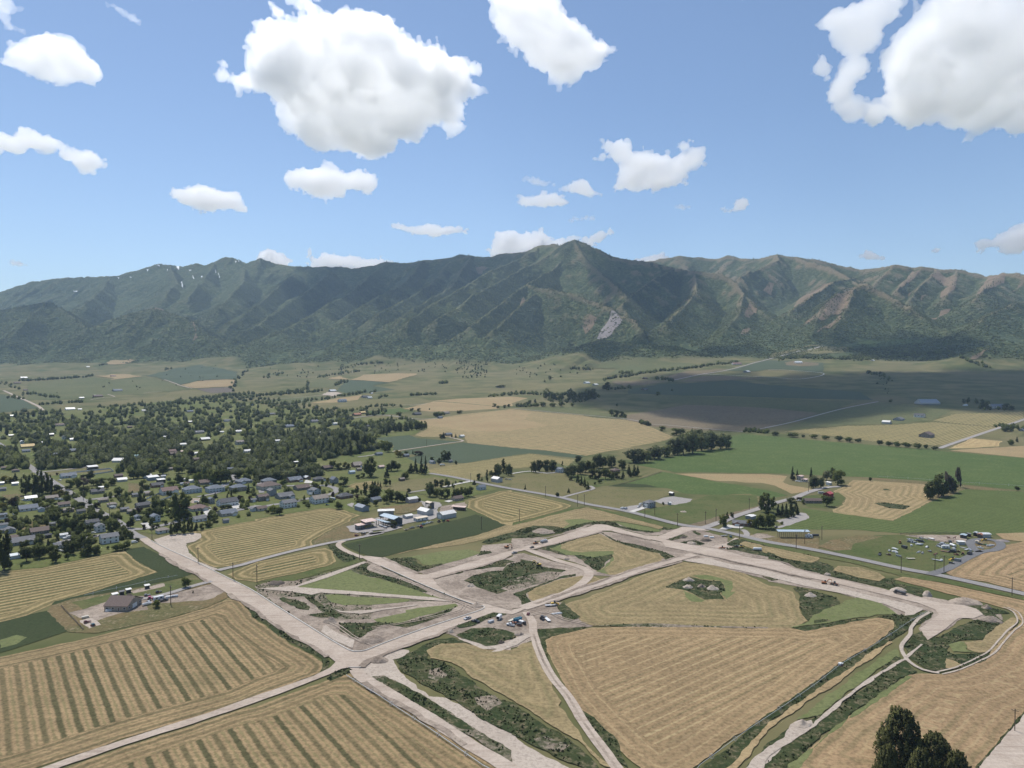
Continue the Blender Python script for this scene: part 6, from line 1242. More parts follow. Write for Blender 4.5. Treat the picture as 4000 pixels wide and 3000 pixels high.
def walls(name, L, W, h, pitch, mat, gable=True, mono=False):
    a, b = L / 2, W / 2; zr = h + pitch * b
    if mono:
        V = [(-a, -b, -.3), (a, -b, -.3), (a, b, -.3), (-a, b, -.3), (-a, -b, h), (a, -b, h), (a, b, h + pitch * W), (-a, b, h + pitch * W)]
        F = [(0, 1, 5, 4), (1, 2, 6, 5), (2, 3, 7, 6), (3, 0, 4, 7)]
    elif gable:
        V = [(-a, -b, -.3), (a, -b, -.3), (a, b, -.3), (-a, b, -.3), (-a, -b, h), (a, -b, h), (a, b, h), (-a, b, h), (-a, 0, zr), (a, 0, zr)]
        F = [(0, 1, 5, 4), (2, 3, 7, 6), (1, 2, 6, 9, 5), (3, 0, 4, 8, 7)]
    else:
        V = [(-a, -b, -.3), (a, -b, -.3), (a, b, -.3), (-a, b, -.3), (-a, -b, h), (a, -b, h), (a, b, h), (-a, b, h)]; F = [(0, 1, 5, 4), (1, 2, 6, 5), (2, 3, 7, 6), (3, 0, 4, 7)]
    return mesh_np(name, V, F, mat)
AX = {'R': math.radians(43.8), 'L': math.radians(133.6), 'X': 0.0, 'Y': math.radians(90)}
PLACES = []      # (label, u, v) landmarks for wording
def facing(root_loc, yaw, nx, ny):
    c, s = math.cos(yaw), math.sin(yaw); wx, wy = nx * c - ny * s, nx * s + ny * c
    return wx * -root_loc[0] + wy * -root_loc[1] > 0
def building(tile, x, y, wpx, ax, roof, wall, st, label, kind='house', shape='gable', ratio=.74, pitch=None, wing=False, gar=None, windows=None, cat=None, group=None, h=None):
    (u, v), = src([tile, (x, y)]); p = ground(u, v); dist = math.hypot(p.y, CAMZ - p.z); mpp = dist / FPX / TILE[tile][2]
    yaw = AX[ax] if isinstance(ax, str) else math.radians(ax)
    L = wpx * mpp / (abs(math.cos(yaw)) + abs(math.sin(yaw)) * ratio); W = L * ratio
    h = h or {1: 2.6, 2: 5.0, 3: 3.9, 4: 6.5}[st]
    h = min(h, max(2.0, L * .62)) if kind == 'shed' else h
    pitch = pitch if pitch is not None else (.5 if shape != 'mono' else .12)
    back = .5 * (L * abs(math.sin(yaw)) + W * abs(math.cos(yaw)))
    root = bpy.data.objects.new(kind, None); COL.objects.link(root)
    root.location = (p.x * (1 + back / max(p.y, 1)), p.y + back, float(hz(p.x, p.y + back)) + (.25 if p.y < 1200 else .5)); root.rotation_euler.z = yaw
    near = dist < 1250
    link('wall', walls('wall', L, W, h, pitch, wmat(wall), shape == 'gable', shape == 'mono'), root)
    ov = .5 if st != 3 else .3
    if shape == 'hip': link('roof', hip_roof('roof', L, W, h + .1, pitch * .95, ov, rmat(roof)), root)
    else: link('roof', roof_slabs('roof', L, W, h + .06, pitch, ov, rmat(roof), mono=shape == 'mono'), root)
    sides = [((0, -1), L, 0, -W / 2), ((0, 1), L, 0, W / 2), ((1, 0), W, L / 2, 0), ((-1, 0), W, -L / 2, 0)]
    nwin = windows if windows is not None else (kind == 'house')
    for (nx, ny), ln, cx, cyy in sides:
        if not facing(root.location, yaw, nx, ny): continue
        rot = math.atan2(ny, nx) + math.pi / 2; tx, ty = -ny, nx
        if nwin and L > 6:
            k = max(2, min(5 if near else 3, int(ln / 3.4)))
            for s_ in range(1 if h < 4 else 2):
                for i in range(k):
                    if s_ == 0 and i == k // 2 and ln == L:
                        continue
                    q = (i + .5) / k - .5
                    o = link('window', pane('window', 1.5 if near else 2.2, 1.35 if near else 1.7, TRIM, GLASS), root); o.location = (cx + tx * ln * q + nx * .02, cyy + ty * ln * q + ny * .02, .95 + 2.6 * s_); o.rotation_euler.z = rot
            if ln == L and near:
                o = link('door', pane('door', 1.2, 2.2, TRIM, DOORM), root); q = (k // 2 + .5) / k - .5; o.location = (cx + tx * ln * q + nx * .02, cyy + ty * ln * q + ny * .02, 0); o.rotation_euler.z = rot
        if gar == 'end' and ln == W and nx > 0 or gar == 'end2' and ln == W and nx < 0 or gar == 'side' and ln == L:
            gw = min(ln * .5, 4.6); o = link('garage_door', pane('garage_door', round(gw, 1), round(min(h - .4, 3.9), 1), TRIM, WHITEDOOR), root); o.location = (cx + nx * .06, cyy + ny * .06, 0); o.rotation_euler.z = rot
    if wing and near:
        sy = -1 if facing(root.location, yaw, 0, -1) else 1; wl, ww = W * .45, L * .36; xo = (L * .24) * (1 if wing > 0 else -1)
        wv = walls('wing_wall', wl, ww, h - .05, pitch, wmat(wall)); wr = roof_slabs('wing_roof', wl, ww, h + .02, pitch, .4, rmat(roof))
        for nm, me in (('wing', wv), ('wing_roof', wr)):
            o = link(nm, me, root); o.location = (xo, sy * (W / 2 + wl * .28), 0); o.rotation_euler.z = math.pi / 2
        o = link('garage_door', pane('garage_door', round(min(ww * .7, 4.8), 1), 2.2, TRIM, WHITEDOOR), root); o.location = (xo, sy * (W / 2 + wl * .78 + .06), 0); o.rotation_euler.z = 0 if sy < 0 else math.pi
    if len(label.split()) < 4: label += ' among the town trees'
    tag(root, label, cat or {'house': 'house', 'shed': 'shed', 'barn': 'barn'}.get(kind, 'building'), group)
    (bu, bv) = project(root.location); PLACES.append((label, u, v)); BUILT.append((u, v, wpx / TILE[tile][2] * .55, (h + pitch * W * .5) / mpp / TILE[tile][2] * .8))
    return root, L, W, h
Bd = building
def H(tile, x, y, w, ax, roof, wall, st, label, **k): return Bd(tile, x, y, w, ax, roof, wall, st, label, **k)
# near town, left of the main street
H('T1',170,1270,240,'L','grey','grey',1,'grey house with two front gables, left edge',wing=1)
H('T1',60,1215,140,'R','grey','pale',2,'pale two-storey house behind the two-gabled one')
H('T1',680,1292,330,'R','brown','stone',1,'long low house with brown roof')
H('T1',225,1400,220,'R','brown','grey',1,'brown hip-roofed house at left edge',shape='hip')
H('T1',400,1480,400,'R','grey','grey',1,'long grey house behind leafy front trees',wing=1)
H('T1',485,890,330,'R','slate','white',1,'long blue-grey roofed white house')
H('T1',715,890,140,'L','slate','pale',1,'small gabled garage beside the blue-grey house',kind='shed')
H('T1',50,990,130,'R','slate','tan',1,'tan house cut by left edge',wing=1)
H('T1',890,695,220,'R','tan','tan',1,'tan house beside the yellow tree',wing=1)
H('T1',1100,810,210,'R','brown','cream',1,'brown-roofed house left of the street corner')
H('T1',1180,905,190,'R','tan','tan',1,'tan hip-roofed house deep among street trees',shape='hip')
H('T1',1400,925,150,'R','char','grey',1,'dark roof between two tree clumps')
H('T1',1590,1130,240,'R','char','grey',1,'charcoal-roofed house behind dense trees',wing=-1)
H('T1',1725,1245,225,'L','grey','white',2,'white gabled house nearest the street bend')
H('T1',1885,1450,320,'R','grey','white',2,'big white two-storey house by the field edge',gar='end2')
H('T1',1035,1530,180,'R','grey','white',1,'small white house with grey roof')
H('T1',1785,730,180,'R','tan','tan',1,'tan hip-roofed house across the main street',shape='hip')
H('T1',1935,805,165,'R','tan','cream',1,'cream house with white trailer beside it',shape='hip')
H('T1',2150,890,150,'R','grey','stone',1,'stone house right of the street trees',wing=1)
H('T1',1180,310,280,'R','slate','pale',1,'large slate-roofed house above the corner',wing=1)
H('T1',1680,585,240,'R','char','stone',1,'long dark bungalow behind the topped tree')
H('T1',1745,515,95,'R','white','metal',3,'white-roofed shed behind the dark bungalow',kind='shed')
H('T1',1600,165,190,'R','white','dark',3,'dark barn with bright white roof',kind='barn',shape='mono')
H('T1',530,700,210,'R','white','white',1,'long white mobile home',windows=True)
H('T1',270,205,125,'R','brown','stone',1,'brown house under the far left trees',shape='hip')
H('T1',2045,300,150,'R','brown','brick',1,'brick bungalow below the fenced paddock')
H('T1',2105,372,180,'R','white','metal',1,'white-roofed workshop near the brick bungalow',kind='shed')
H('T1',25,425,85,'R','white','metal',1,'white shed at the left edge',kind='shed')
H('T1',260,435,110,'R','white','metal',1,'white-topped lean-to left of the tall grove',kind='shed')
H('T1',45,530,115,'R','grey','grey',1,'grey shed at left edge below tall grove',kind='shed')
H('T1',910,1145,110,'R','grey','tan',1,'small grey garden house',kind='shed')
H('T1',835,1345,110,'R','char','dark',1,'dark open gazebo on the lawn',kind='shed',shape='hip')
H('T1',1100,1345,130,'R','steel','pale',1,'pale blue shed with parked trailers',kind='shed')
H('T1',1420,1512,80,'L','teal','pale',1,'teal-roofed garden shed',kind='shed')
H('B1',110,160,70,'R','blue','pale',1,'pale blue garage among lower left trees',kind='shed')
H('B1',430,85,90,'R','slate','cream',1,'cream house among lower left trees',wing=1)
# middle of town
H('T2',595,1492,225,'R','tan','white',1,'white house with tan hip roof beside bare lot',shape='hip')
H('T2',470,1290,200,'L','slate','pale',2,'pale two-storey house with balcony gable',gar='end')
H('T2',170,1245,140,'L','slate','pale',1,'small slate-gabled house beside the main street')
H('T2',60,1145,160,'R','tan','stone',1,'stone house left of slate-gabled house',wing=1)
H('T2',250,1050,250,'R','char','stone',1,'charcoal bungalow with solar panels')
H('T2',135,855,145,'R','grey','tan',1,'grey bungalow behind the round tree')
H('T2',345,830,110,'R','tan','tan',1,'tan bungalow beside the vinyl fence')
H('T2',1235,1290,250,'R','grey','white',1,'white bungalow at the field corner')
H('T2',1720,1195,330,'R','slate','cream',1,'wide cream bungalow facing the hay field',wing=1)
H('T2',1690,1305,110,'R','grey','grey',1,'small grey garden shed beside the hay field',kind='shed')
H('T2',1215,1105,330,'R','redb','cream',1,'cream house with reddish hip roof',shape='hip',wing=1)
H('T2',1720,1030,370,'R','char','white',2,'white house with charcoal roof and dormers',gar='side',h=4.2)
H('T2',1440,970,130,'L','slate','grey',2,'narrow grey two-storey house')
H('T2',2160,1105,120,'L','grey','pale',1,'pale gabled house behind the white dormer house')
H('T2',2165,945,110,'R','grey','stone',1,'stone house with broad driveway',gar='side')
H('T2',705,825,320,'R','redb','white',2,'white two-storey house with reddish roof',wing=1,h=4.6)
H('T2',1105,800,330,'R','slate','pale',2,'pale blue two-storey hip-roofed house',shape='hip',h=4.6)
H('T2',1505,785,330,'R','slate','pale',2,'pale blue house with upper deck',shape='hip',h=4.6)
H('T2',1905,765,300,'R','slate','tan',2,'tan two-storey house below the street bend',shape='hip',h=4.6)
H('T2',2000,625,290,'R','slate','grey',1,'grey hip-roofed house at the street bend',shape='hip',wing=-1)
H('T2',1330,645,260,'R','brown','stone',1,'low brown-roofed house under the big trees',wing=1)
H('T2',500,692,230,'R','char','brick',1,'brick house below the white workshops',wing=1)
H('T2',570,615,150,'R','white','dark',3,'open dark shed with white roof',kind='shed',shape='mono')
H('T2',430,572,215,'R','white','steel',3,'long steel workshop with white roof',kind='shed',shape='mono')
H('T2',330,525,150,'R','white','white',1,'white-roofed workshop at the upper yard',kind='shed')
H('T2',608,528,85,'R','steel','steel',1,'steel container shed in the upper yard',kind='shed')
H('T2',1170,125,120,'R','white','white',1,'white flat-roofed hall among trees',kind='shed',windows=True)
H('T2',790,130,160,'R','brown','brick',1,'brown house on the tree-hidden lawn',wing=1)
H('T2',945,90,85,'R','pink','pinkish',1,'pink-roofed shed on the hidden lawn',kind='shed')
H('T2',1190,230,150,'R','brown','brick',1,'brick house behind the maroon tree')
H('T2',148,182,95,'R','teal','pale',3,'teal-roofed barn in the woods',kind='barn')
H('T2',720,395,100,'R','tan','tan',1,'tan roof peeping out of town woods')
H('T2',1095,605,95,'R','white','white',1,'white camper shed beside the dark hedge',kind='shed')
H('T2',960,575,65,'R','white','white',1,'little white shed left of camper shed',kind='shed')
H('T2',930,648,60,'R','steel','pale',1,'blue-grey garden shed',kind='shed')
H('T2',1015,650,90,'R','brown','tan',1,'brown shed beside the blue-grey one',kind='shed')
H('T2',1765,400,130,'R','slate','stone',1,'slate-roofed house above the curving street')
H('T2',2060,85,140,'R','white','white',1,'large white building at upper town edge',windows=True)
H('T2',350,710,70,'L','white','white',1,'white shed beside the brick house',kind='shed')
# right-hand part of town
H('T3',220,395,270,'R','slate','stone',1,'slate hip-roofed house on the upper street',shape='hip',gar='side')
H('T3',220,525,420,'R','brown','cream',2,'large cream house with brown hip roof',shape='hip',h=4.6)
H('T3',270,615,180,'L','grey','grey',4,'tall grey garage below the large cream house',kind='shed')
H('T3',110,705,220,'R','brown','stone',2,'brown stone house with many gables',wing=1,h=4.6)
H('T3',495,672,330,'R','grey','grey',1,'grey ranch house with double gables',wing=1)
H('T3',560,828,290,'R','grey','white',2,'white two-storey house backing onto hay field',h=5.0)
H('T3',90,880,200,'R','brown','cream',1,'cream house at left of hay field')
H('T3',660,380,290,'R','slate','brick',1,'brick ranch house on the upper street',wing=1)
H('T3',880,330,150,'L','metal','brick',1,'brick house with bright metal roof')
H('T3',1090,362,220,'R','char','stone',1,'charcoal hip-roofed house at street top',shape='hip',wing=1)
H('T3',1350,400,160,'L','slate','grey',2,'steep-gabled grey house at end of street',gar='end',pitch=.8)
H('T3',790,520,290,'R','brown','stone',1,'stone house with brown roof and deck')
H('T3',1020,585,220,'L','grey','pale',2,'pale gabled house inside the street curve',wing=1,h=4.2)
H('T3',1090,755,330,'R','tan','white',2,'white house with outdoor deck facing field',h=5.0)
H('T3',1530,668,300,'R','char','brick',1,'brick house with charcoal hip roof',shape='hip')
H('T3',2060,725,220,'R','slate','grey',1,'slate-roofed house half hidden at the farm')
H('T3',1230,160,210,'R','brown','dark',1,'low dark barn beside the board fence',kind='barn')
H('T3',1655,232,120,'R','blue','pale',1,'pale blue shed on the green lawn',kind='shed')
H('T3',1780,180,100,'R','tan','tan',1,'tan shed next to pale blue shed',kind='shed')
H('T3',1740,118,180,'R','tan','brick',1,'brick house left of the giant cottonwood',wing=1)
H('T3',310,75,80,'R','white','dark',1,'small white-roofed stable',kind='shed',shape='mono')
H('T3',695,57,85,'R','white','dark',1,'white-roofed animal shelter',kind='shed',shape='mono')
# fields right of the town
H('A2',2080,1185,100,'L','white','metal',3,'white steel shed beside the county road',kind='shed',gar='end')
H('A2',1945,1252,85,'R','slate','pale',2,'dormered pale house at the road fork',pitch=.6,h=3.4)
H('T4',1930,482,220,'R','brown','tan',1,'brown-roofed house above the farm')
H('T4',970,135,110,'R','tan','brown',1,'small brown shed in the meadow',kind='shed')
H('W2',405,288,105,'L','slate','pale',2,'slate-roofed house beside the willow row',gar='end2',h=4.6)
H('W2',1040,285,120,'R','brown','brick',1,'brown house inside the tree island',shape='hip')
H('W2',1432,695,150,'R','grey','grey',2,'grey two-storey house with white cars',gar='end2',shape='hip')
H('W2',1692,555,60,'L','white','dark',3,'run-in shed above the gravel pad',kind='shed',h=4.2)
H('W2',1666,657,40,'R','white','metal',1,'small white trailer shed on the gravel pad',kind='shed')
H('W1',430,1365,330,-18,'grey','brick',1,'brick house with dormers at the crossroads',wing=-1,ratio=.45)
H('W1',585,1242,190,'R','white','grey',1,'grey garage with white roof behind brick house',kind='shed',pitch=.15)
H('W1',1655,958,285,0,'brown','stone',1,'long brown-roofed house below red barn',ratio=.4)
H('W1',1925,868,195,'R','red','red',3,'red barn with red metal roof',kind='barn')
H('W1',1440,565,130,'R','pink','cream',2,'cream two-storey farmhouse with pink roof',pitch=.2)
H('W1',1520,590,125,'R','pink','cream',1,'cream single-storey annex with pink roof',pitch=.2)
H('W1',1935,645,110,'R','white','white',1,'white shed under the silver trees',kind='shed',shape='mono')
# homestead on the left
hr, HL, HW, HH = H('V1',855,588,345,-3,'brown','tan',2,'brown-roofed tan house alone on its dirt lot',ratio=1.05,h=3.0,pitch=.5,gar='end')
for lx, ly, lw, ro, wa, lb in ((1198,268,62,'white','dark','right white run-in shed behind the homestead'), (930,328,64,'white','dark','middle white run-in shed behind the homestead'), (833,358,60,'grey','dark','grey-roofed run-in shed between two white ones'), (735,396,72,'white','metal','left white shed behind the homestead')):  # near-black walls paint in the shade on the sheds' fronts
    Bd('V1', lx, ly, lw, 'R', ro, wa, 1, lb, kind='shed', shape='mono')
# far farmhouses
FAR = [('A2',870,608,80,'R','rust','brown',1,'orange-roofed house beside a dark spruce group'),('A2',920,590,60,'R','gold','brown',1,'gold-roofed house beside the orange-roofed one'),('A2',745,492,80,'R','slate','pale',2,'blue-grey house alone on tan slope'),('A2',945,452,70,'R','char','grey',1,'dark-roofed ranch on the far slope'),('A2',980,458,50,'R','metal','pale',1,'pale outbuilding of the far dark ranch'),('A2',1390,602,80,'R','char','stone',1,'charcoal bungalow beside the far lane'),('A2',1590,632,50,'R','slate','grey',1,'grey house on the tan field edge'),
 ('A2',1640,592,70,'R','tan','cream',1,'pale ranch buildings with a wind pump'),('A2',1660,782,75,'R','slate','stone',1,'grey house with spruces on the tan field'),('A2',1778,795,50,'R','white','white',1,'white shed right of spruce-flanked house'),('A2',1295,965,60,'R','slate','stone',1,'slate house at the wheat field corner'),('A2',1060,952,70,'R','slate','grey',1,'grey house behind yellow trees'),('A2',505,668,85,'R','grey','grey',1,'large grey hip house in upper town'),('A2',682,690,45,'R','white','white',3,'white barn in upper town'),('A2',285,712,90,'R','slate','grey',1,'wide slate house in upper town'),
 ('A2',140,602,60,'R','grey','tan',1,'tan house in upper left town'),('A2',185,838,55,'R','white','white',1,'bright white roof in the town woods'),('A2',870,1042,95,'R','tan','brick',1,'tan-roofed house right of town lawn'),('A2',1080,1065,60,'R','pink','tan',1,'pink-roofed shed near the giant cottonwood'),('A2',1525,1022,60,'L','slate','pale',1,'pale house right of the hay rows'),('A2',1680,1012,40,'R','grey','grey',1,'little grey house under a dark tree'),('A2',970,705,40,'R','grey','tan',1,'small house in the poplar belt'),('A2',560,765,40,'R','white','white',1,'little white roof left of poplars'),
 ('A2',660,400,70,'R','metal','grey',1,'quarry building on the pale far lot'),('A2',1000,418,22,'R','white','white',1,'tiny white shed on far slope'),
 ('A4',1310,625,95,'L','char','white',2,'white farmhouse with twin gables in shade'),('A4',1130,652,115,'R','grey','grey',1,'grey house right of white-roofed barn'),('A4',1025,680,80,'L','white','metal',3,'white-roofed barn in the shaded field'),('A4',1370,800,150,'R','brown','stone',2,'large stone house in the sunlit right field'),('A4',1375,512,160,0,'steel','metal',3,'long low steel barn in the shade'),('A4',1705,525,50,'R','metal','white',1,'white hut beside the walled yard'),('A4',1970,547,110,0,'slate','white',2,'white mansion under dark trees'),('A4',2190,742,60,'R','slate','grey',1,'house cut by the right edge'),
 ('A4',260,158,60,0,'metal','white',2,'white mansion under construction on red earth'),('A4',905,135,40,'R','white','white',1,'lone white cabin below foothills'),('A3',1145,388,65,'R','char','brown',1,'dark house alone in the shaded field'),('A3',645,330,65,'R','metal','pale',1,'pale farmhouse left of far windbreak'),('A3',720,346,55,'R','white','metal',1,'white barn beside the pale far farmhouse'),('A3',1940,168,75,0,'redb','white',1,'red-roofed barn by the far road'),('A3',2030,235,70,'R','white','grey',1,'low buildings in the shaded square'),('A3',440,430,45,'R','slate','grey',1,'house hidden in the dark far grove'),('A3',1150,290,50,'R','brown','brick',1,'brown house near the far windbreak'),
 ('A1',1015,398,85,'R','slate','grey',1,'grey mansion on the open bench'),('A1',845,447,85,'R','brown','brick',1,'brick house on the open bench'),('A1',705,460,45,'R','white','grey',1,'white shed left of brick bench house'),('A1',978,270,50,'R','redb','brick',1,'maroon house on the small tan field'),('A1',605,560,85,'R','white','white',1,'long white roof at upper town edge'),('A1',690,560,35,'R','white','white',1,'small white roof right of the long one'),('A1',100,618,45,'R','white','white',1,'white building left of upper town'),('A1',238,890,120,'R','gold','gold',1,'golden timber-roofed house under construction'),('A1',192,855,45,'L','white','pale',2,'white gabled house behind golden roof'),
 ('A1',438,788,55,'R','white','brown',3,'white-roofed barn in the old town'),('A1',632,825,60,'R','white','white',1,'low white hall in the old town'),('A1',552,812,40,'L','grey','white',2,'white old farmhouse in the old town'),('A1',630,925,95,'R','slate','tan',1,'slate-roofed bungalow above willows'),('A1',225,925,70,'R','slate','pale',1,'slate roof below the golden house'),('A1',1033,1010,95,0,'white','white',1,'long white carport in the woods'),('A1',515,700,80,'R','brown','cream',1,'cream house in the dense old town'),('A1',470,955,60,'R','slate','tan',1,'grey roof left of slate bungalow'),
 ('A1',1580,870,60,'R','white','white',1,'white roof right of old town centre'),('A1',1645,670,45,'R','white','brown',1,'white shed in the upper clearing'),('A1',1640,580,60,'R','slate','tan',1,'tan house near the upper clearing'),('A1',1770,825,90,'R','white','dark',1,'long dark stable with pale roof'),('A1',1720,765,90,'R','grey','grey',1,'grey house in the right old town'),('A1',1915,760,40,'R','white','white',1,'small white roof near the lawn'),('A1',2070,860,80,'R','tan','cream',2,'cream house at the old town edge'),('A1',2060,755,60,'R','white','white',1,'white roof behind the cream house'),
 ('A1',1960,660,60,'R','grey','pale',1,'pale house near the poplar row'),('A1',1120,715,45,'R','brown','brown',1,'brown roof in the old town woods'),('A1',1240,570,35,'R','white','white',1,'lone white roof in upper trees'),('A1',370,850,30,'R','white','white',1,'tiny white shed behind golden house'),('A1',95,790,40,'R','white','tan',1,'small tan house left in old town'),('A1',1480,930,85,'R','redb','brick',1,'reddish house above the hidden lawn'),('A1',1430,802,40,'R','white','white',1,'white roof at the park edge'),('A1',150,330,60,'R','brown','brown',1,'brown house at far left road'),('A1',205,285,60,'R','metal','brown',1,'low long shed at the far left edge'),('A1',220,390,40,'R','brown','tan',1,'tan cabin by the far left road'),('A1',40,1075,60,'R','brown','stone',1,'brown roof under left willows'),('A1',760,190,30,'R','white','white',1,'tiny white hut on the upper bench')]
for f in FAR: Bd(*f, kind='shed' if any(q in f[8] for q in ('shed', 'hut', 'barn', 'stable', 'carport')) else 'house')

# ------------------------------------------------------------------ the farm: open barns on posts
def open_barn(tile, x, y, wpx, ax, roof, label, ratio=.5, h=5.0, pitch=.3, mono=False, bays=5, backwall='steel', hay=0, lean=False):
    (u, v), = src([tile, (x, y)]); p = ground(u, v); dist = math.hypot(p.y, CAMZ - p.z); mpp = dist / FPX / TILE[tile][2]; yaw = AX[ax] if isinstance(ax, str) else math.radians(ax)
    L = wpx * mpp / (abs(math.cos(yaw)) + abs(math.sin(yaw)) * ratio); W = L * ratio; back = .5 * (L * abs(math.sin(yaw)) + W * abs(math.cos(yaw)))
    root = bpy.data.objects.new('open_barn', None); COL.objects.link(root); root.location = (p.x * (1 + back / p.y), p.y + back, .3); root.rotation_euler.z = yaw
    link('roof', roof_slabs('roof', L, W, h + .05, pitch, .5, rmat(roof), mono=mono), root)
    pm = boxes('post', [(-.14, -.14, -.3, .14, .14, h + .02, 0)], [WOOD])
    for i in range(bays + 1):
        for s in (-1, 1):
            o = link('post', pm if not mono or s < 0 else boxes('post', [(-.14, -.14, -.3, .14, .14, h + pitch * W, 0)], [WOOD]), root); o.location = (-L / 2 + .3 + (L - .6) * i / bays, s * (W / 2 - .2), 0)
    sy = 1 if facing(root.location, yaw, 0, -1) else -1
    if backwall:
        hb = h + (pitch * W if mono and sy > 0 else 0) - .3
        link('back_wall', boxes('back_wall', [(-L / 2 + .5, sy * (W / 2 - .1) - .08, -.3, L / 2 - .5, sy * (W / 2 - .1) + .08, hb, 0)], [wmat(backwall)]), root)
        if not mono:
            link('gable_panel', boxes('gable_panel', [(L / 2 - .28, -W / 2, h * .62, L / 2 - .12, W / 2, h + .1, 0)], [wmat(backwall)]), root)
    tag(root, label, 'barn'); PLACES.append((label, u, v)); BUILT.append((u, v, wpx / TILE[tile][2] * .55, 30))
    if hay:
        n = hay; hs = bpy.data.objects.new('hay_stack', None); COL.objects.link(hs); hs.location = root.location; hs.rotation_euler.z = yaw
        bm_ = boxes('bale', [(-1.1, -.5, 0, 1.1, .5, .95, 0)], [HAY])
        cols = int((L - 2) / 2.25)
        for i in range(cols):
            for k in range(int(n)):
                if k > 1 and random.random() < .4: break
                o = link('bale', bm_, hs); o.location = (-L / 2 + 2.1 + 2.25 * i, -sy * W * .12, .97 * k)
        tag(hs, 'stacked hay bales under ' + label, 'hay stack')
    return root, L, W
open_barn('T4',790,915,420,'L','blue','long open hay barn with blue-white gable roof',ratio=.42,h=6.2,backwall='steel',hay=4)
open_barn('T4',650,935,270,'L','blue','blue-white lean-to along the long hay barn',ratio=.35,h=3.6,mono=True,pitch=.16,bays=4,backwall=None)
open_barn('T4',400,960,260,'R','pink','tall pale pole barn at the farm entrance',ratio=.7,h=5.6,pitch=.1,mono=True,bays=3,backwall='metal',hay=2)
open_barn('T4',275,985,215,'R','pink','lower pale pole barn beside farm track',ratio=.55,h=3.8,pitch=.08,mono=True,bays=3,backwall='metal')
open_barn('T4',1955,645,250,-22,'pink','long low cattle shelter beside the hay rows',ratio=.22,h=3.0,pitch=.12,mono=True,bays=7,backwall='brown')
open_barn('T4',700,740,280,10,'white','open-fronted implement shed above the hay barn',ratio=.35,h=4.6,pitch=.12,mono=True,bays=4,backwall='metal')
open_barn('T4',1455,618,160,'L','cream','tall hay barn with open gable front',ratio=.7,h=6.0,bays=3,backwall='steel',hay=3)
Bd('T4',280,665,270,'L','steel','steel',3,'blue-grey steel shed with white door',kind='shed',gar='end',ratio=.55)
Bd('T4',1378,738,290,'L','white','metal',3,'grey steel workshop with white roll door',kind='shed',gar='end',ratio=.6)
Bd('T4',1745,795,330,'R','white','metal',3,'wide steel shed at the farm lane',kind='shed',gar='end2',ratio=.55)
Bd('T4',1145,518,215,'R','white','pinkish',3,'tan steel shed behind the brown farm lot',kind='shed',ratio=.55)
Bd('T4',1075,790,175,'R','white','metal',1,'low white-roofed farm shop',kind='shed',pitch=.3)
Bd('T4',1300,835,240,'R','cream','white',1,'white farm cottage with cream roof',ratio=.45,pitch=.15)
open_barn('W1',1318,1560,515,-1.5,'blue','long open carport shed on thin posts',ratio=.16,h=5.2,pitch=.1,mono=True,bays=15,backwall=None)
Bd('U3',1340,205,105,'R','blue','dark',1,'blue-roofed animal shed beside the corral',kind='shed',pitch=.2)
Bd('U3',1420,175,60,'R','grey','dark',1,'grey shed behind the blue-roofed one',kind='shed',shape='mono')
Bd('U3',1635,185,130,0,'metal','metal',1,'white steel shed inside the loop drive top',kind='shed',pitch=.2)
Bd('U3',1580,195,85,'R','rust','brown',1,'rust-roofed shed in front of steel shed',kind='shed')
Bd('U3',1515,165,75,'R','metal','dark',1,'dark shed left of rust-roofed shed',kind='shed')
Bd('U3',1300,298,90,-4,'white','metal',1,'white box container beside the loop drive',kind='shed',pitch=.05)
Bd('U3',1535,280,50,'R','cream','cream',1,'small cream hut inside the loop drive',kind='shed')

# ------------------------------------------------------------------ tree masses of the town and the creeks
TOWN = [(['A1',(0,600),(330,560),(700,590),(900,560),(1300,505),(1800,440),(2212,430),'A2',(0,440),(560,540),(640,580),(1100,560),(1160,600),(900,620),(800,690),(1100,660),(1480,650),(1470,720),(1020,800),(1050,920),(700,960),(600,1000),(200,1030),(0,1060),'A1',(1900,1060),(1300,1080),(960,1010),(500,1060),(320,1050),(330,960),(200,900),(100,850),(0,800)], 20),
        (['A1',(0,900),(130,920),(250,1060),(0,1100)], 16), (['A1',(330,960),(640,900),(1000,860),(1600,800),(1640,860),(1300,960),(960,1000),(700,1060),(330,1075)], 14),
        (['A1',(1000,1000),(1500,940),(2000,960),(2212,1000),(2212,1140),(1700,1120),(1560,1010),(1200,1120),(1000,1100)], 16),
        (['A2',(0,800),(400,740),(900,760),(1060,900),(700,960),(400,900),(0,960)], 14),
        (['A2',(0,1040),(300,1030),(560,1060),(570,1130),(200,1160),(0,1140)], 17)]
P = fill(TOWN, 20, 11)
NEAR_TOWN = [(['T1',(0,700),(600,640),(1200,600),(1700,640),(2212,560),'T2',(600,560),(1300,560),'T3',(0,300),(700,340),(1300,380),(1500,480),(1500,760),(500,900),(0,960),'T2',(1500,1260),(700,1300),(200,1300),'T1',(2000,1500),(1600,1480),(1000,1600),(0,1640)],23)]
P2 = fill(NEAR_TOWN, 20, 12)
rs_ = np.random.default_rng(5); kk = rs_.random(len(P)); n2 = len(P2)
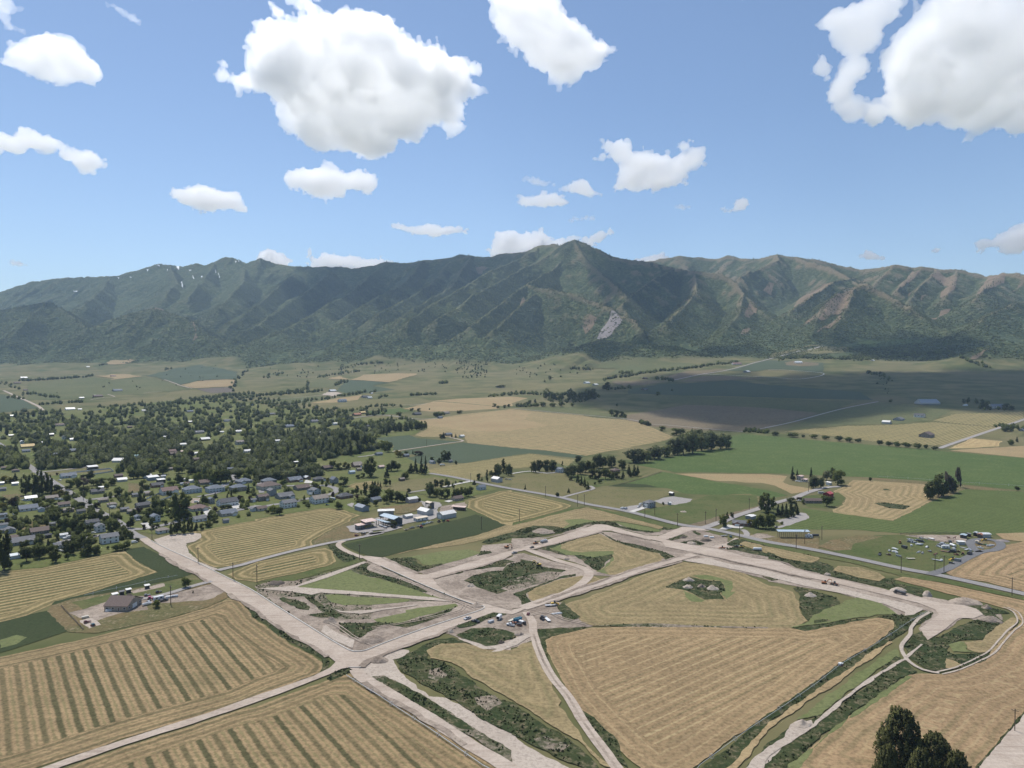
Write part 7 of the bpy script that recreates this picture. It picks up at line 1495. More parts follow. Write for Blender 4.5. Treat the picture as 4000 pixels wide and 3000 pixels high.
for nm, sel, kd, lf, hh, ww, lb in (('town_trees', kk < .56, 'round', 'd', (8, 14), (8, 15), 'dense mass of dark leafy trees filling the far part of town'), ('willow_mass', (kk >= .56) & (kk < .78), 'round', 'w', (9, 14), (11, 19), 'mass of grey-green willows in the far part of town'),
        ('bright_town_trees', (kk >= .78) & (kk < .89), 'round', 'l', (6, 11), (7, 12), 'scattered brighter green trees among the far town woods'), ('tall_town_trees', (kk >= .89), 'tall', 'c', (13, 22), (6, 9), 'scattered tall dark poplars and spruces in the far town')):
    q = P[sel]; n = len(q); mass(nm, q, rs_.uniform(*hh, n), rs_.uniform(*ww, n), kd, LEAF[lf], lb, 'trees', 3)
k2 = rs_.random(n2)
mass('garden_trees', P2[k2 < .62], rs_.uniform(3, 8, (k2 < .62).sum()), rs_.uniform(3, 7, (k2 < .62).sum()), 'round', LEAF['d'], 'small garden trees and bushes between the houses in the near part of town', 'trees', 8)
mass('garden_shrubs', P2[k2 >= .62], rs_.uniform(1.5, 4, (k2 >= .62).sum()), rs_.uniform(2.5, 5, (k2 >= .62).sum()), 'round', LEAF['l'], 'bright garden shrubs between the houses in the near part of town', 'shrubs', 9)
BELTS = [(['A1',(160,308),(350,300),(540,288),(810,265)],6,2),(['A1',(0,320),(60,330),(130,380)],6,8),(['A1',(200,430),(280,415),(400,445),(530,450)],7,6),(['A1',(60,450),(200,460)],7,5),(['A1',(340,512),(530,497)],7,4),(['A1',(590,495),(720,492)],8,3),(['A1',(2190,130),(2130,220),(2060,280),(2030,340),(2010,395)],5,7),(['A1',(850,540),(1100,525),(1350,515),(1600,490),(1900,440),(2212,420)],7,6),(['A1',(850,175),(930,160)],6,2),(['A1',(1410,215),(1480,200)],6,4),
  (['A2',(0,440),(200,420),(560,398)],5,3),(['A2',(0,500),(150,510),(300,510),(480,475),(690,450)],7,4),(['A2',(200,430),(300,400),(440,380),(460,310)],5,5),(['A2',(540,275),(750,240),(900,220)],5,4),(['A2',(690,340),(780,315),(700,330)],5,5),(['A2',(720,440),(850,420),(940,405)],5,3),(['A2',(980,410),(1050,400)],5,3),(['A2',(1050,455),(1130,440)],5,4),(['A2',(1330,435),(1560,422)],6,2),(['A2',(600,560),(720,550)],7,4),(['A2',(750,570),(950,550),(1000,530),(1170,520),(1260,530)],7,5),(['A2',(860,680),(1050,690)],9,4),(['A2',(1080,660),(1310,630)],8,5),(['A2',(1520,610),(1640,595)],7,3),(['A2',(950,600),(1050,595)],8,3),(['A2',(2010,440),(2212,425)],6,3),(['A2',(1580,330),(1660,325)],6,2),
  (['A2',(60,280),(250,240),(200,270)],7,7),(['A2',(700,210),(900,160),(1100,150)],6,6),
  (['A3',(790,300),(900,275),(1000,270),(1100,245),(1350,215),(1600,190),(1780,160),(1960,150)],4.5,4),(['A3',(0,420),(150,415),(250,425)],5,4),(['A3',(280,430),(450,430),(620,440),(730,430)],4.5,9),(['A3',(40,530),(250,520)],5,3),(['A3',(300,470),(560,490),(740,440)],5,8),(['A3',(1240,290),(1330,295),(1400,310)],5,4),(['A3',(780,370),(820,380),(900,380),(1030,370)],6,3),(['A3',(1090,665),(1200,690)],6,2),(['A3',(2000,740),(2212,760)],6,3),(['A3',(920,240),(1030,235)],5,4),(['A3',(500,200),(700,205)],6,4),
  (['D3',(700,880),(800,865),(1000,868),(1200,880),(1400,860),(1700,830),(1800,850)],4,6),(['D3',(1120,810),(1200,820)],4,4),(['A4',(840,235),(1000,265),(1070,310)],6,4),(['A4',(1960,700),(2212,720)],7,4),(['A4',(1830,545),(2120,560)],6,6),(['A4',(620,120),(900,60),(1600,70),(1750,130),(1900,200)],5,6)]
bp = []
for i, (pl, st, jt) in enumerate(BELTS): bp += belt(pl, st, jt, 40 + i)
bp = np.array(bp); n = len(bp); hh = rs_.uniform(6, 12, n) * np.clip(bp[:, 1] / 2200, .9, 1.35)
mass('hedgerow_trees', bp, hh, hh * rs_.uniform(.75, 1.1, n), 'round', LEAF['d'], 'belts of dark trees along creeks and field edges across the far valley', 'trees', 6)
# scrub woods on the foothills and conifers on the shady slopes
def hill_points(mask, n, seed):
    rs = np.random.default_rng(seed); i, j = np.nonzero(mask); w = (GX[i, np.minimum(j + 1, GX.shape[1] - 1)] - GX[i, j]); w = w / w.sum()
    k = rs.choice(len(i), n, p=w); x = GX[i[k], j[k]] + rs.uniform(-8, 8, n); y = GY[i[k], j[k]] + rs.uniform(-10, 10, n)
    return np.stack([x, y, hz(x, y)], 1)
view = np.abs(GX / GY) < .80
nz_ = fbm2(GX / 150, GY / 150, 3, 31)
foot_ = np.interp(GX / GY, *FT2)
SCP = hill_points((SCRUB > .5) & (GY < foot_ + 1700) & view & (nz_ > .36) & (CON < .6), 44000, 1); n = len(SCP); hh = rs_.uniform(3, 7.5, n)
scr_V = np.array([(.5 * math.cos(a), .5 * math.sin(a), z) for z, a in [(0, i * 1.2566) for i in range(5)]] + [(.38 * math.cos(a), .38 * math.sin(a), .7) for a in [.6 + i * 1.2566 for i in range(5)]] + [(0, 0, 1)])
scr_F = np.array([(i, (i + 1) % 5, 5 + i) for i in range(5)] + [((i + 1) % 5, 5 + (i + 1) % 5, 5 + i) for i in range(5)] + [(5 + i, 5 + (i + 1) % 5, 10) for i in range(5)], np.int64)
LOW['scrub'] = [(scr_V, scr_F)]
mass('oak_scrub', SCP, hh, hh * rs_.uniform(1.2, 2.2, n), 'scrub', leaf_mat('leaf_scrub', (.085, .108, .046), .4), 'oak scrub covering the foot of the mountains', 'scrub', 2)
nc_ = fbm2(GX / 95, GY / 140, 3, 61); CPt = np.concatenate([hill_points((CON > .45) & (ALT > .1) & view & (GY < 8700), 20000, 2), hill_points((nc_ > .60) & (ALT > .25) & view & (GY < 8700), 7000, 3)]); n = len(CPt); hh = rs_.uniform(9, 20, n)
mass('mountain_conifers', CPt, hh, hh * rs_.uniform(.3, .45, n), 'cone', LEAF['s'], 'dark conifers on the shaded mountain slopes', 'trees', 4)
# wording for the individual trees
SPOTS = PLACES + [('grey-green willow grove by the irrigated field', 2720, 1740), ('small tree-lined lane into the tree island', 2290, 1900), ('wheat field edge', 1560, 1690), ('long hedge along the irrigated field', 3350, 1715), ('pale dead trees right of the swirl field', 3680, 1910), ('dark far grove', 2250, 1550), ('tan field in the middle distance', 2080, 1590), ('county road', 2180, 1920), ('homestead driveway', 600, 2290), ('left edge hay field', 60, 2210)]
ORD = ['first', 'second', 'third', 'fourth', 'fifth', 'sixth', 'seventh', 'eighth', 'ninth', 'tenth', 'eleventh', 'twelfth', 'thirteenth', 'fourteenth', 'fifteenth', 'sixteenth']
DESC = {'d': 'dark green tree', 'l': 'bright green tree', 'y': 'yellow-green tree', 'm': 'purple-leaved tree', 's': 'conical spruce', 'w': 'grey-green willow', 'v': 'silvery tree', 'g': 'bare pale tree', 'p': 'tall cottonwood', 'c': 'narrow columnar tree', 'b': 'low bush'}
bag = {}
for o, kd, u, v, h, w in TREES:
    lab, pu, pv = min(SPOTS, key=lambda s: (s[1] - u) ** 2 + ((s[2] - v) * 1.6) ** 2)
    du, dv = u - pu, (v - pv) * 1.6
    side = ('right of' if du > 0 else 'left of') if abs(du) > abs(dv) else ('in front of' if dv > 0 else 'behind')
    bag.setdefault((('big ' if h > 13 and kd not in 'p' else 'small ' if h < 5 and kd != 'b' else '') + DESC[kd], side, lab), []).append((u, o))
for (dsc, side, lab), lst in bag.items():
    lst.sort(key=lambda t: t[0])
    for i, (u, o) in enumerate(lst):
        s = f'{dsc} {side} the {lab}'
        if len(lst) > 1: s = (f'{ORD[i]} ' if i else 'first ') + s + ', from left'
        w_ = s.split()
        o['label'] = s if len(w_) <= 16 else ' '.join(s.replace(', from left', '').split()[:16])
        o['group'] = {'w': 'willows', 's': 'spruces', 'p': 'cottonwoods', 'b': 'bushes'}.get(dsc and [k for k in DESC if DESC[k] in dsc][0], 'town and farm trees')
# ------------------------------------------------------------------ vehicles and machines: prototypes built once, then copied with their parts
PAINT = {'white': (.70, .70, .69), 'silver': (.42, .43, .45), 'grey': (.22, .225, .235), 'black': (.025, .025, .028), 'dark': (.05, .048, .05), 'orange': (.36, .14, .045), 'yellow': (.55, .36, .04), 'red': (.33, .04, .035), 'maroon': (.12, .03, .035),
         'blue': (.03, .17, .27), 'teal': (.03, .09, .12), 'green': (.03, .13, .035), 'pink': (.55, .10, .20), 'rust': (.22, .09, .05), 'brown': (.13, .09, .06), 'cream': (.55, .50, .40)}
def paint(c): return plain('paint_' + c, PAINT[c], .35, .5, var=.05)
TYRE = plain('tyre', (.03, .03, .03), .9, .2); HUB = plain('wheel_hub', (.35, .35, .36), .4, .5); STEEL = plain('bare_steel', (.36, .36, .37), .45, .5, var=.15)
def prism(name, prof, w, mat, taper=1.0):
    """side profile (x, z) extruded across the width"""
    n = len(prof); V = [(x, -w / 2 * (taper if z > prof[0][1] + .01 and taper != 1 else 1), z) for x, z in prof] + [(x, w / 2 * (taper if z > prof[0][1] + .01 and taper != 1 else 1), z) for x, z in prof]
    F = [tuple(range(n)), tuple(range(2 * n - 1, n - 1, -1))] + [(i, i + n, (i + 1) % n + n, (i + 1) % n) for i in range(n)]
    return mesh_np(name, V, F, mat)
_wh = {}
def wheel_mesh(r, w):
    if (r, w) in _wh: return _wh[(r, w)]
    k = 14; V = []; F = []; MI = []
    for y in (-w / 2, w / 2):
        for q in (r, r * .55): V += [(q * math.cos(6.283 * i / k), y * (1 if q == r else .8), q * math.sin(6.283 * i / k)) for i in range(k)]
    for i in range(k):
        j = (i + 1) % k; F += [(i, j, 2 * k + j, 2 * k + i), (k + i, k + j, j, i), (2 * k + i, 2 * k + j, 3 * k + j, 3 * k + i)]; MI += [0, 0, 0]
    F += [tuple(range(k, 2 * k))[::-1], tuple(range(3 * k, 4 * k))]; MI += [1, 1]
    me = mesh_np('wheel', V, F); me.materials.append(TYRE); me.materials.append(HUB); me.polygons.foreach_set('material_index', MI); _wh[(r, w)] = me; return me
def wheels(root, xs, track, r, w=.28):
    for x in xs:
        for s in (-1, 1): o = link('wheel', wheel_mesh(r, w), root); o.location = (x, s * track / 2, r)
def cyl(name, a, b, r, mat, k=12):
    a, b = Vector(a), Vector(b); d = (b - a).normalized(); u = d.cross(Vector((.3, .2, 1))).normalized(); v = d.cross(u)
    V = [tuple(p + (u * math.cos(6.283 * i / k) + v * math.sin(6.283 * i / k)) * q) for p, q in ((a, r * .85), (a + d * r * .25, r), (b - d * r * .25, r), (b, r * .85)) for i in range(k)]
    F = [(l * k + i, l * k + (i + 1) % k, (l + 1) * k + (i + 1) % k, (l + 1) * k + i) for l in range(3) for i in range(k)] + [tuple(range(k))[::-1], tuple(range(3 * k, 4 * k))]
    return mesh_np(name, V, F, mat, True)
def empty(n):
    o = bpy.data.objects.new(n, None); COL.objects.link(o); return o
def b_pickup(c):
    r = empty('pickup_truck'); link('body', prism('body', [(-2.8, .45), (2.75, .45), (2.8, .95), (2.7, 1.08), (1.3, 1.16), (-.6, 1.16), (-.6, 1.18), (-2.75, 1.18)], 1.95, paint(c)), r)
    link('cab', prism('cab', [(1.3, 1.14), (.65, 1.82), (-.45, 1.85), (-.7, 1.14)], 1.75, paint(c), .9), r)
    link('windscreen', prism('windscreen', [(1.32, 1.18), (.74, 1.77), (.70, 1.77), (1.2, 1.18)], 1.6, GLASS, .9), r)
    link('side_window', prism('side_window', [(1.05, 1.2), (.6, 1.74), (-.42, 1.76), (-.58, 1.2)], 1.82, GLASS, .9), r)
    link('bed', boxes('bed', [(-2.65, -.8, 1.0, -.75, .8, 1.19, 0)], [plain('truck_bed', (.08, .08, .085), .7)]), r); wheels(r, (1.75, -1.75), 1.75, .42); return r
def b_car(c):
    r = empty('parked_car'); link('body', prism('body', [(-2.3, .4), (2.25, .4), (2.3, .75), (2.1, .9), (1.1, .98), (-2.2, 1.0)], 1.85, paint(c)), r)
    link('cabin', prism('cabin', [(1.15, .96), (.45, 1.5), (-1.5, 1.55), (-2.15, .98)], 1.6, paint(c), .88), r); link('side_window', prism('side_window', [(.95, 1.0), (.42, 1.42), (-1.45, 1.46), (-1.9, 1.0)], 1.72, GLASS, .88), r)
    wheels(r, (1.4, -1.4), 1.6, .35, .24); return r
def b_van(c):
    r = empty('parked_van'); link('body', prism('body', [(-2.7, .4), (2.6, .4), (2.65, 1.1), (1.9, 1.3), (1.4, 2.1), (-2.65, 2.15)], 2.0, paint(c)), r); link('side_window', prism('side_window', [(1.75, 1.32), (1.35, 1.95), (.5, 1.95), (.5, 1.32)], 2.04, GLASS), r); wheels(r, (1.7, -1.7), 1.75, .4); return r
def b_tractor(c):
    r = empty('farm_tractor'); link('hood', prism('hood', [(.2, .9), (2.1, .85), (2.15, 1.5), (.2, 1.7)], .9, paint(c)), r); link('cab', prism('cab', [(-1.1, 1.0), (.3, 1.0), (.2, 2.6), (-1.0, 2.6)], 1.5, GLASS), r)
    link('cab_roof', boxes('cab_roof', [(-1.2, -.85, 2.6, .35, .85, 2.78, 0)], [paint(c)]), r); link('fender', boxes('fender', [(-1.5, -1.1, 1.45, -.1, -.7, 1.65, 0), (-1.5, .7, 1.45, -.1, 1.1, 1.65, 0)], [paint(c)]), r)
    for s in (-1, 1):
        o = link('wheel', wheel_mesh(.85, .5), r); o.location = (-.8, s * .95, .85); o = link('wheel', wheel_mesh(.5, .35), r); o.location = (1.6, s * .8, .5)
    return r
def b_excavator(c):
    r = empty('excavator')
    for s in (-1, 1): o = link('track', prism('track', [(-1.9, .1), (-1.6, 0), (1.6, 0), (1.9, .1), (2.0, .45), (1.7, .8), (-1.7, .8), (-2.0, .45)], .6, plain('track_steel', (.06, .055, .05), .9)), r); o.location = (0, s * 1.05, 0)
    link('house', prism('house', [(-2.0, .95), (1.3, .95), (1.3, 1.6), (-.2, 1.9), (-2.0, 1.9)], 2.4, paint(c)), r); o = link('cab', prism('cab', [(0, 1.6), (1.3, 1.6), (1.2, 2.8), (.1, 2.8)], 1.0, GLASS), r); o.location.y = .65
    link('boom', prism('boom', [(.9, 1.7), (1.4, 1.6), (3.6, 3.9), (5.0, 3.7), (5.0, 4.1), (3.4, 4.4)], .5, paint(c)), r); link('stick', prism('stick', [(4.8, 3.9), (5.2, 3.9), (5.6, 1.5), (5.3, 1.4)], .4, paint(c)), r); link('bucket', prism('bucket', [(5.1, 1.6), (5.8, 1.5), (5.7, .7), (4.9, .5)], 1.1, plain('track_steel', (.06, .055, .05), .9)), r); return r
def b_loader(c):
    r = empty('wheel_loader'); link('body', prism('body', [(-2.6, .7), (.8, .7), (.8, 1.5), (-.4, 1.6), (-2.6, 1.7)], 1.7, paint(c)), r); link('cab', prism('cab', [(-.7, 1.5), (.6, 1.5), (.45, 2.8), (-.6, 2.8)], 1.3, GLASS), r)
    link('arm', prism('arm', [(.4, 1.3), (.9, 1.5), (2.6, .8), (2.6, .5)], 1.2, paint(c)), r); link('bucket', prism('bucket', [(2.5, .2), (3.4, .15), (3.3, .3), (2.8, .4), (2.8, 1.1), (2.5, 1.1)], 2.3, paint(c)), r); wheels(r, (1.2, -1.6), 1.9, .68, .5); return r
def b_roller(c):
    r = empty('road_roller'); link('body', prism('body', [(-2.2, .8), (.5, .8), (.4, 1.5), (-2.2, 1.6)], 1.6, paint(c)), r); link('canopy', boxes('canopy', [(-1.0, -.8, 2.5, .5, .8, 2.65, 0), (-.9, -.7, 1.5, -.8, .7, 2.5, 0), (.3, -.7, 1.4, .4, .7, 2.5, 0)], [paint('black')]), r)
    link('drum', cyl('drum', (1.7, -1, .75), (1.7, 1, .75), .75, paint('cream'), 16), r); link('frame', prism('frame', [(.4, .6), (2.5, .6), (2.5, .95), (.4, 1.0)], 2.2, paint(c)), r); wheels(r, (-1.5,), 1.6, .7, .5); return r
def b_tanker(c):
    r = empty('tank_truck'); link('cab', prism('cab', [(2.6, .6), (4.3, .6), (4.4, 1.4), (3.7, 1.6), (3.4, 2.6), (2.6, 2.6)], 2.2, paint('white')), r); link('side_window', prism('side_window', [(2.8, 1.6), (3.6, 1.6), (3.3, 2.3), (2.8, 2.3)], 2.24, GLASS), r)
    link('tank', cyl('tank', (-4.2, 0, 1.9), (2.3, 0, 1.9), 1.15, paint(c), 16), r); link('chassis', boxes('chassis', [(-4.2, -.5, .6, 3.6, .5, .85, 0)], [paint('dark')]), r); wheels(r, (3.3, -2.4, -3.5), 2.0, .5); return r
def b_tank(c):
    r = empty('tank_trailer'); link('tank', cyl('tank', (-4, 0, 1.7), (3.2, 0, 1.7), 1.15, paint(c), 16), r); link('chassis', boxes('chassis', [(-4, -.5, .45, 4.6, .5, .7, 0)], [paint('dark')]), r); wheels(r, (-2.6, -3.5), 1.9, .5); return r
def b_box(c):
    r = empty('box_trailer'); link('box', prism('box', [(-2.6, .6), (2.6, .6), (2.6, 2.5), (2.3, 2.8), (-2.3, 2.8), (-2.6, 2.6)], 2.2, paint(c)), r); link('rear_doorway_panel', boxes('rear_doorway_panel', [(-2.66, -.95, .7, -2.6, .95, 2.5, 0)], [OPENING_SHADE]), r); link('tow_bar', boxes('tow_bar', [(2.6, -.08, .55, 4.0, .08, .68, 0)], [STEEL]), r); wheels(r, (-.4, .4), 2.1, .34); return r  # solid rear panel, painted near black for the shade of an opening
def b_camper(c):
    r = empty('camper_trailer'); link('body', prism('body', [(-3.6, .5), (3.4, .5), (3.6, 1.3), (3.1, 2.9), (-3.5, 2.9)], 2.4, paint(c)), r); link('stripe', boxes('stripe', [(-3.5, -1.23, 1.0, 3.3, 1.23, 1.25, 0)], [paint('grey')]), r); link('side_window', boxes('side_window', [(-2.4, -1.24, 1.5, -1.0, 1.24, 2.3, 0), (.6, -1.24, 1.5, 2.0, 1.24, 2.3, 0)], [GLASS]), r); wheels(r, (-.6, .3), 2.2, .38); return r
def b_flat(c):
    r = empty('flatbed_trailer'); link('deck', boxes('deck', [(-3.6, -1.1, .75, 3.6, 1.1, .92, 0), (3.5, -1.1, .9, 3.6, 1.1, 1.6, 0)], [paint(c)]), r); link('tow_bar', boxes('tow_bar', [(3.6, -.08, .6, 5.0, .08, .75, 0)], [STEEL]), r); wheels(r, (-1.6, -.7), 1.9, .38); return r
def b_wagon(c):
    r = empty('farm_wagon'); link('tub', prism('tub', [(-2.3, 1.0), (2.3, 1.0), (2.6, 2.0), (-2.6, 2.0)], 2.2, paint(c)), r); link('tow_bar', boxes('tow_bar', [(2.3, -.06, .6, 3.8, .06, .72, 0)], [STEEL]), r); wheels(r, (1.5, -1.5), 1.8, .42); return r
def b_dump(c):
    r = empty('dump_truck'); link('cab', prism('cab', [(2.0, .7), (4.2, .7), (4.2, 1.7), (3.4, 1.9), (3.2, 2.8), (2.0, 2.8)], 2.3, paint(c)), r); link('side_window', prism('side_window', [(2.2, 1.8), (3.3, 1.9), (3.1, 2.6), (2.2, 2.6)], 2.34, GLASS), r); link('tipper', prism('tipper', [(-4.0, 1.1), (1.8, 1.1), (1.8, 2.6), (-4.0, 2.2)], 2.4, paint('dark')), r); wheels(r, (3.0, -1.8, -3.0), 2.0, .55); return r
def b_dumpster(c):
    r = empty('skip_container'); link('tub', prism('tub', [(-2.6, 0), (2.4, 0), (3.0, 2.2), (-3.0, 2.2)], 2.3, paint(c)), r); link('inside', boxes('inside', [(-2.7, -1.0, 2.12, 2.7, 1.0, 2.24, 0)], [plain('skip_hollow_shade', (.02, .09, .13), .8)]), r); link('rib', boxes('rib', [(-2.0, -1.2, .1, -1.85, 1.2, 2.1, 0), (0, -1.2, .1, .15, 1.2, 2.1, 0), (1.7, -1.2, .1, 1.85, 1.2, 2.1, 0)], [paint(c)]), r); return r  # flat top sheet in darkened blue paints in the shaded hollow
def b_slabs(c):
    r = empty('slab_stack')
    for i in range(4): o = link('slab', boxes('slab', [(-2, -1, .32 * i, 2, 1, .32 * i + .27, 0)], [paint(c)]), r); o.location = (random.uniform(-.2, .2), random.uniform(-.2, .2), 0)
    return r
def b_pipes(c):
    r = empty('pipe_stack')
    m_ = cyl('pipe', (-3.5, 0, .2), (3.5, 0, .2), .2, paint(c), 8)
    for i in range(7): o = link('pipe', m_, r); o.location = (random.uniform(-.5, .5), (i % 4) * .46 - .7 + (.23 if i > 3 else 0), .38 * (i // 4)); o.rotation_euler.z = random.uniform(-.06, .06)
    return r
def b_boat(c):
    r = empty('covered_boat'); link('hull', prism('hull', [(-2.8, .6), (2.0, .5), (3.2, 1.3), (-2.9, 1.35)], 2.0, paint(c)), r); link('cover', prism('cover', [(-2.8, 1.35), (3.0, 1.32), (.8, 1.8), (-1.5, 1.75)], 1.9, paint('silver'), .5), r); wheels(r, (-.8,), 1.9, .33); return r
def b_cube(c):
    r = empty('storage_tote'); link('tank', prism('tank', [(-.9, .2), (.9, .2), (.95, 1.6), (.5, 1.9), (-.5, 1.9), (-.95, 1.6)], 1.6, paint(c)), r); link('pallet', boxes('pallet', [(-1, -.9, 0, 1, .9, .2, 0)], [WOOD]), r); return r
def b_machine(c):
    r = empty('farm_implement'); link('frame', prism('frame', [(-1.8, .5), (2.4, .5), (2.2, .9), (.2, 1.0), (-.4, 1.7), (-1.8, 1.6)], 1.5, paint(c)), r); link('tine', boxes('tine', [(-1.9 + .6 * i, -1.4, .1, -1.75 + .6 * i, 1.4, .55, 0) for i in range(5)], [paint('rust')]), r); wheels(r, (-.8,), 1.8, .5); return r
BUILD = dict(pickup=b_pickup, car=b_car, van=b_van, tractor=b_tractor, excavator=b_excavator, loader=b_loader, roller=b_roller, tanker=b_tanker, tank=b_tank, box=b_box, camper=b_camper, flat=b_flat, wagon=b_wagon, dump=b_dump, skip=b_dumpster, slabs=b_slabs, pipes=b_pipes, boat=b_boat, cube=b_cube, machine=b_machine)
CATS = dict(pickup='pickup truck', car='car', van='van', tractor='tractor', excavator='excavator', loader='loader', roller='roller', tanker='tank truck', tank='tank trailer', box='trailer', camper='camper', flat='trailer', wagon='wagon', dump='dump truck', skip='skip', slabs='slabs', pipes='pipes', boat='boat', cube='tank', machine='farm machine')
PROTO = {}
def put(tile, x, y, kind, c, ax, label, s=.88, group=None, lift=.33):
    (u, v), = src([tile, (x, y)]); p = ground(u, v)
    if (kind, c) not in PROTO: r = PROTO[(kind, c)] = BUILD[kind](c)
    else:
        q = PROTO[(kind, c)]; r = q.copy(); COL.objects.link(r)
        for ch in q.children: n = ch.copy(); COL.objects.link(n); n.parent = r; n.matrix_parent_inverse = ch.matrix_parent_inverse
    for k in ('label', 'group'):
        if k in r.keys(): del r[k]
    r.location = (p.x, p.y + .6, p.z + lift); r.rotation_euler = (0, 0, AX[ax] if isinstance(ax, str) else math.radians(ax)); r.scale = (s, s, s)
    tag(r, label, CATS[kind], group); return r
RR = 223.8; LL = -46.4
